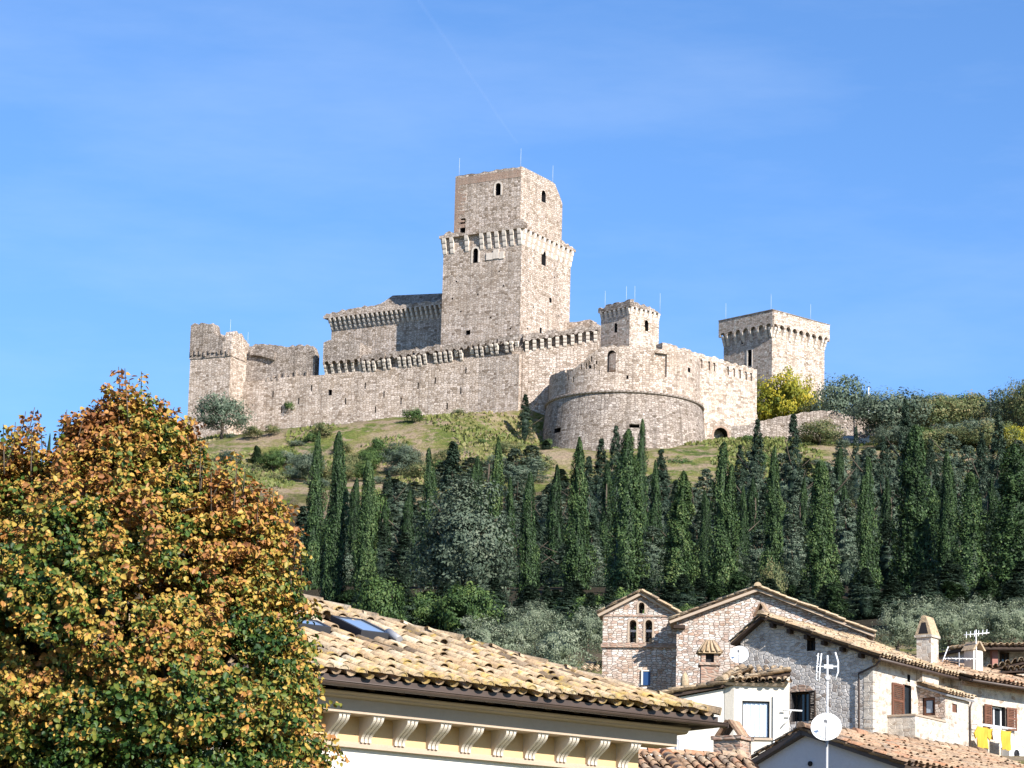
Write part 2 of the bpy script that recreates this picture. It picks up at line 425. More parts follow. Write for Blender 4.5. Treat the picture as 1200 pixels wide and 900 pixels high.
def ground():
    t = NT('hillside', 0.97, 0.05)
    ob = t.uv(1, 1, 'Object')
    a = t.noise(ob, 0.09, 6, 0.7); b = t.noise(ob, 0.35, 6, 0.72); f = t.noise(ob, 2.2, 5, 0.75)
    c = t.ramp(a, [(0.36, (0.075, 0.11, 0.03)), (0.45, (0.15, 0.175, 0.045)), (0.52, (0.22, 0.20, 0.075)), (0.60, (0.36, 0.28, 0.18))])
    c = t.mix(t.ramp(b, [(0.48, 0.0), (0.58, 0.85)]), c, (0.36, 0.265, 0.185))
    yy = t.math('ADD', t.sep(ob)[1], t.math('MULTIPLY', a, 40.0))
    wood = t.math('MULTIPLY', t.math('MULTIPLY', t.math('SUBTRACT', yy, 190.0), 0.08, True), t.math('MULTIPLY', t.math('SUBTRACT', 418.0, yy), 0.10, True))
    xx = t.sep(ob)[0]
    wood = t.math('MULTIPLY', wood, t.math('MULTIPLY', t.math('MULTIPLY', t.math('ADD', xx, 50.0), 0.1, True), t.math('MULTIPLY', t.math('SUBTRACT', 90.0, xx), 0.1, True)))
    c = t.mix(wood, c, (0.055, 0.045, 0.03))  # dark leaf litter, with the shade under the trees put into its colour
    c = t.mix(0.75, c, t.ramp(f, [(0.3, 0.3), (0.7, 1.0)]), 'MULTIPLY')
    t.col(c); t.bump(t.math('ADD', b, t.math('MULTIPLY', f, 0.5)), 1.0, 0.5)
    xs = np.concatenate([np.linspace(-3000, -140, 12), np.arange(-130, 131, 2.5), np.linspace(140, 3000, 12)])
    ys = np.concatenate([np.linspace(-400, 20, 8), np.arange(30, 400, 5.0), np.arange(400, 505, 2.0), np.linspace(510, 700, 14), np.linspace(800, 6000, 10)])
    mb = MB(); nx = len(xs)
    for y in ys:
        for x in xs:
            z = zt(x, y)
            if 380 < y < 500: z += 0.45 * mnoise.noise((x * 0.12, y * 0.12, 0)) + 0.25 * mnoise.noise((x * 0.4, y * 0.4, 3))
            mb.v.append((x, y, z))
    for j in range(len(ys) - 1):
        for i in range(nx - 1):
            mb.fi((j * nx + i, j * nx + i + 1, (j + 1) * nx + i + 1, (j + 1) * nx + i), smooth=True, uv=[(0, 0)] * 4)
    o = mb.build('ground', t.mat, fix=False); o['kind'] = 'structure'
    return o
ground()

# ------------------------------------------------------------------ castle helpers
def ruin_wall(mb, A, B, th, zb, prof, jag=0.3, step=0.7, seed=0, m=0, seg=None):
    """a wall from A to B (local x, y) whose broken top follows prof = [(t, z), ...]"""
    A, B = Vector((A[0], A[1])), Vector((B[0], B[1])); d = B - A; L = d.length; d.normalize(); nrm = Vector((-d.y, d.x)) * th
    n = seg or max(2, int(L / step)); rng = random.Random(seed); hs = []
    for k in range(n + 1):
        tt = k / n
        for (a, za), (b, zb_) in zip(prof, prof[1:]):
            if tt <= b + 1e-9:
                z = za + (zb_ - za) * (tt - a) / max(1e-9, b - a); break
        hs.append(z + rng.uniform(-1, 0.4) * jag)
    P = [A + d * (L * k / n) for k in range(n + 1)]
    bf = mb.idx([(p.x, p.y, zb) for p in P]); tf = mb.idx([(p.x, p.y, z) for p, z in zip(P, hs)])
    bb = mb.idx([(p.x + nrm.x, p.y + nrm.y, zb) for p in P]); tb = mb.idx([(p.x + nrm.x, p.y + nrm.y, z + rng.uniform(-1, 1) * jag * 0.5) for p, z in zip(P, hs)])
    for k in range(n):
        mb.fi((bf[k], bf[k + 1], tf[k + 1], tf[k]), m); mb.fi((bb[k + 1], bb[k], tb[k], tb[k + 1]), m)
        mb.fi((tf[k], tf[k + 1], tb[k + 1], tb[k]), m); mb.fi((bf[k + 1], bf[k], bb[k], bb[k + 1]), m)
    mb.fi((bf[0], tf[0], tb[0], bb[0]), m); mb.fi((bf[n], bb[n], tb[n], tf[n]), m)

def corbel_mesh(name, w, h, d, steps=3, mat=None):
    """stepped, rounded bracket; back on y=0, sticks out to y=-d, top at z=0"""
    pts = [(0, 0), (-d, 0)]
    for s in range(steps):
        y0 = -d * (steps - s) / steps; y1 = -d * (steps - s - 1) / steps
        za, zb = -h * s / steps, -h * (s + 1) / steps
        for q in range(1, 4):
            a = q / 3 * math.pi / 2
            pts.append((y0 + (y1 - y0) * (1 - math.cos(a)), za + (zb - za) * math.sin(a)))
    mb = MB(); mb.prism([(-w / 2, y, z) for y, z in pts], (w, 0, 0))
    return mb.mesh(name, mat or M['corbel'])

def arch_band(mb, x0, x1, yo, yi, zs, zt_, n, pier, rise, m=0, prof=None):
    """a parapet whose underside is a row of n small arches"""
    pts = [(x0, zs)]; W = (x1 - x0) / n
    for k in range(n):
        a, b = x0 + k * W + pier / 2, x0 + (k + 1) * W - pier / 2
        pts.append((a, zs))
        for q in range(1, 6):
            u = q / 6; pts.append((a + (b - a) * (1 - math.cos(u * math.pi)) / 2, zs + rise * math.sin(u * math.pi)))
        pts.append((b, zs))
    pts.append((x1, zs))
    top = prof or [(x1, zt_), (x0, zt_)]
    pts += top
    mb.prism([(x, yo, z) for x, z in pts], (0, yi - yo, 0), m)

def arched(mb, xc, z0, z1, w, ya, yb, m=0):
    """arched opening cutter: sill z0, crown z1"""
    r = w / 2; pts = [(xc - r, z0), (xc + r, z0), (xc + r, z1 - r)]
    for q in range(1, 6): pts.append((xc + r * math.cos(q * math.pi / 6), z1 - r + r * math.sin(q * math.pi / 6)))
    pts.append((xc - r, z1 - r))
    mb.prism([(x, ya, z) for x, z in pts], (0, yb - ya, 0), m)
def arched_x(mb, yc, z0, z1, w, xa, xb, m=0):
    r = w / 2; pts = [(yc - r, z0), (yc + r, z0), (yc + r, z1 - r)]
    for q in range(1, 6): pts.append((yc + r * math.cos(q * math.pi / 6), z1 - r + r * math.sin(q * math.pi / 6)))
    pts.append((yc - r, z1 - r))
    mb.prism([(xa, y, z) for y, z in pts], (xb - xa, 0, 0), m)
def surround(mb, xc, z0, z1, w, y, b=0.22, t=0.06):
    """dressed stone jambs and a rounded head round an opening, proud of the wall by t"""
    r = w / 2
    mb.box(xc - r - b, xc - r, y - t, y + 0.15, z0, z1 - r); mb.box(xc + r, xc + r + b, y - t, y + 0.15, z0, z1 - r)
    a0 = [(xc + (r + b) * math.cos(q * math.pi / 6), z1 - r + (r + b) * math.sin(q * math.pi / 6)) for q in range(7)]
    a1 = [(xc + r * math.cos(q * math.pi / 6), z1 - r + r * math.sin(q * math.pi / 6)) for q in range(7)]
    for q in range(6):
        mb.prism([(a0[q][0], y - t, a0[q][1]), (a0[q + 1][0], y - t, a0[q + 1][1]), (a1[q + 1][0], y - t, a1[q + 1][1]), (a1[q][0], y - t, a1[q][1])], (0, t + 0.15, 0))
def rod(parent, x, y, z, h=3.0):
    mb = MB(); mb.tube([(0, 0, -0.3), (0, 0, h)], [0.026, 0.016], 6)
    return put('lightning_rod', mb.mesh('lightning_rod', M['rod']), parent, (x, y, z))
CM = [M['castle'], M['dark']]
CP = [M['castle_pale'], M['dark']]
CG = [M['castle_grey'], M['dark']]

# ------------------------------------------------------------------ keep
KF = Frame(at(608.5, 408, 452) * 1.0, -31)
def keep():
    F = KF; t = fthing('castle_keep', 'tallest square keep tower with a narrower storey above its ring of corbels', 'tower', F)
    W = -F.xat(516.5, 0, 400)
    D = F.pxp(667, 395, 0).y
    zb = F.zat(0, 0, 470)
    zc = F.zat(0, 0, 287)           # foot of the corbels
    zl = F.zat(0, 0, 268)           # top of the corbels
    zp = F.zat(0, 0, 258)           # top of the ledge
    ins = 1.1
    zt0 = F.zat(-ins, ins, 194.5)
    mb = MB(); mb.box(-W, 0, 0, D, zb, zl, 0)
    o = mb.build('wall', CM, t)
    c = MB()
    def L(px, py): p = F.py(px, py, 0); return p.x, p.z
    def Rr(px, py): p = F.pxp(px, py, 0); return p.y, p.z
    sr = MB()
    x, z0 = L(557, 308); z1 = L(557, 291)[1]; arched(c, x, z0, z1, 0.95, -1, 2.2, 1); surround(sr, x, z0, z1, 0.95, 0, 0.3, 0.05)
    x, z0 = L(548.5, 392.5); z1 = L(548.5, 387)[1]; c.box(x - 0.4, x + 0.4, -1, 1.5, z0, z1, 1)
    y, z0 = Rr(637, 311); z1 = Rr(637, 294)[1]; arched_x(c, y, z0, z1, 1.3, 1, -1.4, 1)
    y, z0 = Rr(645, 354.5); z1 = Rr(645, 349)[1]; c.box(-1.2, 1, y - .35, y + .35, z0, z1, 1)
    y, z0 = Rr(633.5, 393); z1 = Rr(633.5, 384)[1]; c.box(-1.2, 1, y - .3, y + .3, z0, z1, 1)
    for (px, py) in ((535, 330), (560, 345), (590, 335), (540, 365), (575, 372), (598, 385), (530, 350), (585, 318)):
        x, z0 = L(px, py); c.box(x - .13, x + .13, -1, .5, z0 - .14, z0 + .14, 1)
    for (px, py) in ((620, 330), (650, 325), (625, 360), (655, 370), (618, 385)):
        y, z0 = Rr(px, py); c.box(-.5, 1, y - .14, y + .14, z0 - .14, z0 + .14, 1)
    cut(o, c)
    sr.build('window_surround', M['corbel'], t)
    # coat of arms slabs below the corbels
    a = MB(); x0, z0 = L(570, 305); x1, z1 = L(578, 296); a.box(x0, x1, -.12, .1, z0, z1)
    x0, z0 = L(578.3, 303.5); x1, z1 = L(585, 292); a.box(x0, x1, -.15, .1, z0, z1); x0, z0 = L(585.3, 303.5); x1, z1 = L(591, 294.5); a.box(x0, x1, -.12, .1, z0, z1)
    a.build('heraldic_slab', M['corbel'], t)
    # corbels all round
    pr = 0.55
    cm = corbel_mesh('corbel', 0.62, zl - zc, pr)
    n = 11
    rng = random.Random(3)
    for k in range(n):
        if k in (2, 4): continue
        put('corbel', cm, t, (-W + 0.3 + (W - 0.6) * k / (n - 1), 0, zl), 0)
    for k in range(n):
        put('corbel', cm, t, (0, 0.3 + (D - 0.6) * k / (n - 1), zl), R(90))
    for k in range(0, n, 2):
        put('corbel', cm, t, (-W, 0.3 + (D - 0.6) * k / (n - 1), zl), R(-90))
    led = MB()
    hz = zp - zl
    ruin_wall(led, (-W - pr, -pr), (pr, -pr), pr + .6, zl, [(0, zl + hz * .2), (.12, zl + hz * 1.0), (.25, zl + hz * .3), (.36, zl + hz * .25), (.5, zl + hz), (1, zl + hz)], 0.4, 0.6, 4)
    ruin_wall(led, (pr, -pr + .003), (pr, D + pr), pr + .6, zl + .002, [(0, zl + hz), (.5, zl + hz * .7), (1, zl + hz * .5)], 0.3, 0.6, 5)
    ruin_wall(led, (-W - pr + .003, D + pr), (-W - pr + .003, -pr + .004), pr + .6, zl + .003, [(0, zl + hz * .5), (1, zl + hz * .3)], 0.3, 0.6, 6)
    led.build('parapet', M['castle'], t)
    up = MB()
    x0, x1, y0, y1 = -W + ins, -ins, ins, D - ins
    b = [(x0, y0, zl - .3), (x1, y0, zl - .3), (x1, y1, zl - .3), (x0, y1, zl - .3)]
    rr = MB()
    nseg = 16; ring = [(x0 + (x1 - x0) * k / nseg, y0) for k in range(nseg)] + [(x1, y0 + (y1 - y0) * k / nseg) for k in range(nseg)] + [(x1 - (x1 - x0) * k / nseg, y1) for k in range(nseg)] + [(x0, y1 - (y1 - y0) * k / nseg) for k in range(nseg)]
    tops = []
    for (x, y) in ring:
        z = zt0 + rng.uniform(-.22, .05)
        if x > x1 - .01 and y > y0 + (y1 - y0) * .80: z -= 2.6 * (y - (y0 + (y1 - y0) * .80)) / ((y1 - y0) * .2)
        elif y > y1 - .01 and x > x1 - 2.5: z -= 2.2 * (1 - (x1 - x) / 2.5)
        tops.append((x, y, z))
    up.hexa([(x, y, zl - .3) for x, y in ring], tops, 0)
    uo = up.build('upper_storey', [M['castle'], M['dark'], M['brick']], t)
    c = MB()
    def U(px, py): p = F.py(px, py, y0); return p.x, p.z
    def V(px, py): p = F.pxp(px, py, x1); return p.y, p.z
    x, z0 = U(583.5, 229); z1 = U(583.5, 214.5)[1]; arched(c, x, z0, z1, 1.0, y0 - 1, y0 + 2, 1)
    sr = MB(); surround(sr, x, z0, z1, 1.0, y0, 0.28, 0.05)
    y, z0 = V(637, 237); z1 = V(637, 223)[1]; arched_x(c, y, z0, z1, 1.3, x1 + 1, x1 - 1.4, 1)
    x, z0 = U(542.5, 278); z1 = U(542.5, 256)[1]; c.box(x - .55, x + .4, y0 - 1, y0 + 1.5, z0, z1, 1)
    cut(uo, c); sr.build('window_surround', M['corbel'], t)
    cap = MB()
    zq = F.zat(x0, y0, 209); p = U(536, 212); q = U(556, 212)
    # weathered brick courses round the top of the upper storey
    z = zl + 1.2; k = 0
    while z < zt0 - .5:
        hi = z > zt0 - 1.9
        xe = (x1 - .1 if rng.random() < .7 else x0 + (x1 - x0) * rng.uniform(.5, .9)) if hi else x0 + rng.uniform(.5, 2.1)
        cap.box(x0 + .02, xe, y0 - .03 - .004 * (k % 2), y0 + .2, z, z + .302); z += .3; k += 1
    cap.build('brick_repair', M['brick'], t)
    for (x, y) in ((x0 + .4, y0 + .4), (x1 - .3, y0 + .3), (x1 - .4, y1 - 2.5)): rod(t, x, y, zt0 - .3, 3.2)
    return W, D, zp
KW, KD, KZP = keep()

# ------------------------------------------------------------------ palace block behind, with its corbelled parapet
def palace():
    o = KF.w(-KW, KD * 0.32, 0); F = Frame((o.x, o.y, KF.o.z), -31)
    t = fthing('castle_palace', 'long palace block with a corbelled parapet, half in the shadow of the keep beside it', 'castle block', F)
    x0 = F.xat(388, 0, 400); x1 = -0.02
    zb = F.zat(x0, 0, 470)
    zcl = F.zat(x0, 0, 384.5); zcr = F.zat(x1, 0, 371)
    zcs = (F.zat(x0, 0, 385) + F.zat(x1, 0, 373)) / 2
    ztop = zcs + 1.9
    mb = MB(); mb.box(x0, x1, 0, 9, zb, ztop)
    ob = mb.build('wall', CM, t); c = MB()
    p = F.py(423, 411, 0); q = F.py(423, 402, 0); arched(c, p.x, p.z, q.z, .9, -1, 1.5, 1); cut(ob, c)
    pr = 1.0; n = 27
    cm = corbel_mesh('corbel', 0.34, 1.9, pr)
    for k in range(n): put('corbel', cm, t, (x0 + .2 + (x1 - x0 - .4) * k / (n - 1), 0, ztop), 0)
    for k in range(5): put('corbel', cm, t, (x0, .6 + 1.0 * k, ztop), R(-90))
    pa = MB()
    ruin_wall(pa, (x0 - pr, -pr), (x1, -pr), pr + .5, ztop, [(0, ztop + .5), (.05, ztop + .9), (.3, ztop + 1.3), (.5, ztop + 1.5), (.56, ztop + .8), (1, ztop + .75)], .3, .6, 8)
    ruin_wall(pa, (x0 - pr + .004, 9), (x0 - pr + .004, -pr + .004), pr + .5, ztop + .003, [(0, ztop + .5), (1, ztop + .6)], .3, .6, 9)
    pa.build('parapet', M['castle'], t)
    # low pitched roof behind the parapet
    rf = MB(); xa = F.xat(437, 2.5, 355)
    zr = F.zat(F.xat(468, 3.5, 345), 3.5, 345.5)
    xm = F.xat(468, 3.5, 345)
    rf.hexa([(xa, 1.6, ztop + .4), (x1, 1.6, ztop + .4), (x1, 8.5, ztop + .4), (xa, 8.5, ztop + .4)],
            [(xa + .3, 1.8, ztop + 1.2), (x1, 1.8, ztop + 1.2), (x1, 8.3, ztop + 1.2), (xa + .3, 8.3, ztop + 1.2)])
    rf.hexa([(xa + .31, 1.81, ztop + 1.2), (x1, 1.81, ztop + 1.2), (x1, 8.2, ztop + 1.2), (xa + .31, 8.2, ztop + 1.2)],
            [(xm - 1.2, 3.4, zr), (x1, 3.4, zr - 1.0), (x1, 6, zr - 1.0), (xm + 1, 6, zr)])
    rf.build('roof', M['castle_grey'], t)
palace()

# ------------------------------------------------------------------ small block to the right of the keep
def side_block():
    F = Frame(at(691, 395, 462), -31)
    t = fthing('castle_stair_block', 'low pale stone block showing between the keep and the corner turret', 'castle block', F)
    x0 = F.xat(662, 0, 390); zb = F.zat(0, 0, 430); z = F.zat(0, 0, 375)
    mb = MB(); ruin_wall(mb, (x0, 0), (0, 0), 2.2, zb, [(0, z), (1, z + .1)], .1, .8, 2)
    ruin_wall(mb, (0, .003), (0, 6), 1.6, zb, [(0, z + .05), (1, z - .3)], .1, .8, 3)
    mb.build('wall', M['castle'], t)
side_block()

# ------------------------------------------------------------------ ruined corner tower at the far left
def left_tower():
    F = Frame(at(267.5, 480, 462), -26)
    t = fthing('corner_tower', 'ruined corner tower with a broken top at the left end of the castle', 'tower', F)
    W = -F.xat(222, 0, 440); D = F.pxp(291.5, 440, 0).y
    zb = F.zat(0, 0, 560); z1 = F.zat(0, 0, 417)
    mb = MB(); mb.box(-W, 0, 0, D, zb, z1); mb.build('wall', M['castle'], t)
    up = MB()
    za = F.zat(-W, 0, 380); zm = F.zat(-W * .5, 0, 381); zc = F.zat(-W * .18, 0, 391); zr = F.zat(0, 0, 386)
    ruin_wall(up, (-W - .12, -.12), (-W * .12, -.12), 2.0, z1, [(0, za - .1), (.15, za + .25), (.34, za + .35), (.40, za - .25), (.62, za - .1), (.68, zc + .2), (1, zc - .5)], .5, .35, 12)
    ruin_wall(up, (-W - .115, D), (-W - .115, -.11), 1.5, z1 + .004, [(0, za - 2.5), (.6, za - 1), (1, za - .5)], .35, .5, 13)
    up.build('broken_parapet', M['castle_grey'], t)
    tu = MB()
    zt2 = F.zat(0, 0, 392)
    ruin_wall(tu, (.12, -.14), (.12, D * .92), 1.6, z1 + .002, [(0, zt2 - .6), (.2, zt2 + .7), (.5, zt2 + .9), (.75, zt2 + .2), (1, zt2 - .4)], .4, .45, 14)
    tu.build('turret_stub', M['castle'], t)
    c = MB()
    rng = random.Random(5)
    for k in range(9):                                    # stumps of the lost corbels, above the plain wall
        x = -W + .3 + (W - .8) * k / 8; hm = MB()
        hm.box(x - .16, x + .16, -.34, -.1, z1 + .3 + rng.uniform(-.1, .4), z1 + .9 + rng.uniform(0, .5)); hm.build('corbel_stump', M['castle_grey'], t)
    rod(t, -.6, .5, zt2 - .4, 3.0); rod(t, -.2, D - .4, zt2 - .6, 2.2)
left_tower()

# ------------------------------------------------------------------ long curtain wall with its ruined machicolation
LF = Frame(at(610, 480, 446.5), -24)
def long_wall():
    F = LF
    t = fthing('curtain_wall', 'long curtain wall with ruined corbels along its top, left of the bastion', 'castle wall', F)
    x0 = F.xat(284, 0, 470)
    def X(px): return F.xat(px, 0, 450)
    pts = [(284, 448), (335, 442), (380, 439), (430, 434), (480, 428), (530, 422), (560, 417), (611, 411)]
    prof = [((X(px) - x0) / (0 - x0), F.zat(X(px), 0, py)) for px, py in pts]
    prof[0] = (0, prof[0][1]); prof[-1] = (1, prof[-1][1])
    zb = F.zat(x0, 0, 560)
    mb = MB(); ruin_wall(mb, (x0, 0), (0, 0), 2.2, zb, prof, 0.02, 1.5, 1)
    o = mb.build('wall', CM, t)
    c = MB()
    for px, py in [(387, 460), (428, 452), (601, 443), (546, 434), (470, 470), (350, 470), (524, 476), (580, 476), (320, 462), (405, 470), (450, 462), (490, 452), (510, 446), (440, 480), (365, 455), (540, 458), (330, 480)]:
        p = F.py(px, py, 0); big = px in (387, 601)
        c.box(p.x - (.3 if big else .1), p.x + (.3 if big else .1), -1, 1, p.z - (.45 if big else .5), p.z + (.45 if big else .5), 1)
    cut(o, c)
    # wider, more frontal facet near the bastion
    fm = MB()
    xa, xb = X(561), 0.0
    fz = F.zat(xb, -.5, 415); fzl = F.zat(xa, -.3, 419)
    fm.hexa([(xa, -.02, zb), (xb, -.9, zb), (xb, .3, zb), (xa, .3, zb)], [(xa, -.02, fzl), (xb, -.9, fz), (xb, .3, fz), (xa, .3, fzl)])
    fm.build('buttress', M['castle'], t)
    # corbels and broken parapet
    rng = random.Random(8)
    xs0, xs1 = X(424), X(611)
    n = 31; d = .75
    cm = corbel_mesh('corbel', .42, 1.5, d); cm2 = corbel_mesh('corbel', .5, .9, d * .7)
    def ztop(x):
        tt = (x - x0) / (0 - x0)
        for (a, za), (b, zb_) in zip(prof, prof[1:]):
            if tt <= b + 1e-9: return za + (zb_ - za) * (tt - a) / (b - a)
        return prof[-1][1]
    for k in range(n):
        if k % 7 == 6: continue
        x = xs0 + (xs1 - xs0) * (k + .5) / n
        yy = -.02 if x < xa else -.9 * (x - xa) / (xb - xa)
        put('corbel', cm if rng.random() < .75 else cm2, t, (x, yy, ztop(x) + 1.25 + rng.uniform(-.1, .1)), 0)
    pa = MB()
    K = 40; tops = []
    for k in range(K + 1):
        x = xs1 - (xs1 - xs0) * k / K
        tops.append((x, ztop(x) + 2.35 + .45 * mnoise.noise((x * .35, 1, 0)) + rng.uniform(-.3, .3)))
    # the parapet runs in broken lengths, each with small arches underneath
    cuts = [0, .17, .34, .52, .72, .86, 1]
    for a, b in zip(cuts, cuts[1:]):
        xa_, xb_ = xs0 + (xs1 - xs0) * a + .05, xs0 + (xs1 - xs0) * b - rng.uniform(.1, .5)
        na = max(2, round((xb_ - xa_) / 1.25)); W = (xb_ - xa_) / na
        low = []
        for k in range(na):
            l, r = xa_ + k * W, xa_ + (k + 1) * W; zl = ztop((l + r) / 2) + 1.2
            low += [(l + .2, zl)] + [(l + .2 + (W - .4) * u / 4, zl + .42 * math.sin(u / 4 * math.pi)) for u in (1, 2, 3)] + [(r - .2, zl)]
        tp = [(x, z) for x, z in tops if xa_ + .05 < x < xb_ - .05]
        yo = -.75 - (.0 if a < .7 else .6 * (a - .6))
        pa.prism([(x, yo, z) for x, z in low + [(xb_, ztop(xb_) + 2.1)] + tp + [(xa_, ztop(xa_) + 2.1)]], (0, .55, 0))
    pa.build('parapet', M['castle_grey'], t)
    bk = MB()
    ruin_wall(bk, (xs0, .25), (xs1, .25), 1.5, ztop(xs0) - .5, [(0, ztop(xs0) + 2.6), (.5, ztop((xs0 + xs1) / 2) + 2.5), (1, ztop(xs1) + 2.6)], .5, .6, 21)
    bk.build('wall_walk', M['castle_grey'], t)
    # arched machicolation block towards the left, standing taller
    ab = MB(); p0, p1 = X(380), X(423); z0 = ztop(p0) + .1
    zt_ = F.zat((p0 + p1) / 2, -.8, 399)
    arch_band(ab, p0, p1, -.8, .2, ztop((p0 + p1) / 2) + 1.35, zt_, 5, .42, .5, 0, [(p1, zt_ - .5), (p1 - 1, zt_ + .1), (p1 - 2.2, zt_ - .2), (p0 + 1, zt_ + .25), (p0, zt_ - .1)])
    ruin_wall(ab, (p0, .21), (p1, .21), 3.0, z0 - 1, [(0, zt_ - .3), (.5, zt_), (1, zt_ - .5)], .3, .6, 31)
    ruin_wall(ab, (p0 - 1.6, 3.4), (p0, .22), .6, z0 - 1, [(0, zt_ - 1.2), (1, zt_ - .4)], .2, .5, 33)
    ab.build('machicolated_block', M['castle_grey'], t)
    cm = corbel_mesh('corbel', .4, 1.5, .78)
    for k in range(6): put('corbel', cm, t, (p0 + .2 + (p1 - p0 - .4) * k / 5, .2, ztop(p0 + (p1 - p0) * k / 5) + 1.4), 0)
    # higher ruined length against the left tower
    hw = MB(); q0, q1 = X(285), X(366)
    zq = [F.zat(X(px), .6, py) for px, py in ((291, 404), (310, 402), (330, 405), (350, 403), (362, 404), (366, 410))]
    ruin_wall(hw, (q0, .6), (q1, .6), 1.4, ztop(q0) - 2, [(0, zq[0]), (.25, zq[1]), (.5, zq[2]), (.78, zq[3]), (.95, zq[4]), (1, zq[5] - .6)], .35, .5, 41)
    # remains of a wide relieving arch
    ax, az = X(291), F.zat(X(291), .3, 424)
    arc = [(ax + 4.2 * u, az + 1.25 * math.sin(min(1, (1 - u) * 1.0) * math.pi / 2) * .8) for u in [k / 8 for k in range(9)]]
    poly = arc + [(ax + 4.4, az + 1.2), (ax + 3, az + 1.7), (ax, az + 2.0)]
    hw.prism([(x, .05, z) for x, z in poly], (0, .6, 0))
    hw.build('upper_wall', M['castle_grey'], t)
    for k in range(8):
        x = X(312 + 6.5 * k); z = ztop(x); st = MB()
        st.box(x - .14, x + .14, -.06 if k < 3 else .3, .62, z - .3, z + rng.uniform(.3, 1.1))
        st.build('parapet_stub', M['castle_grey'], t)
long_wall()

# ------------------------------------------------------------------ recessed wall between the long wall and the bastion
def recess_wall():
    F = Frame(LF.w(0.05, .35, 0) * 1.0, -6)
    t = fthing('recessed_wall', 'short recessed castle wall in the shade between long wall and round bastion', 'castle wall', F)
    x1 = F.xat(702, 0, 420)
    zb = F.zat(0, 0, 580)
    za = F.zat(0, 0, 411); zc = F.zat(x1, 0, 398)
    mb = MB(); ruin_wall(mb, (0, 0), (x1, 0), 2.0, zb, [(0, za), (1, zc)], .02, 1, 3)
    mb.build('wall', M['castle'], t)
    n = 10; cm = corbel_mesh('corbel', .5, 1.5, .75)
    for k in range(n):
        u = (k + .5) / n; put('corbel', cm, t, (x1 * u, 0, za + (zc - za) * u + 1.2), 0)
    pa = MB(); ruin_wall(pa, (0, -.72), (x1, -.72), .6, za + 1.2, [(0, za + 2.4), (1, zc + 2.3)], .5, .5, 4)
    for k in range(1): pass
    pa2 = MB()
    P = []
    K = 26
    rng = random.Random(4)
    low = [(x1 * k / K, za + (zc - za) * k / K + 1.15 + (.3 if k % 2 else 0)) for k in range(K + 1)]
    top = [(x1 * k / K, za + (zc - za) * k / K + 2.2 + rng.uniform(-.3, .3)) for k in range(K, -1, -1)]
    pa2.prism([(x, -.74, z) for x, z in low + top], (0, .6, 0))
    pa2.build('parapet', M['castle_grey'], t)
    bk = MB(); ruin_wall(bk, (0, .2), (x1, .2), 1.2, za - .5, [(0, za + 2.3), (1, zc + 2.3)], .4, .6, 8)
    bk.build('wall_walk', M['castle_grey'], t)
recess_wall()

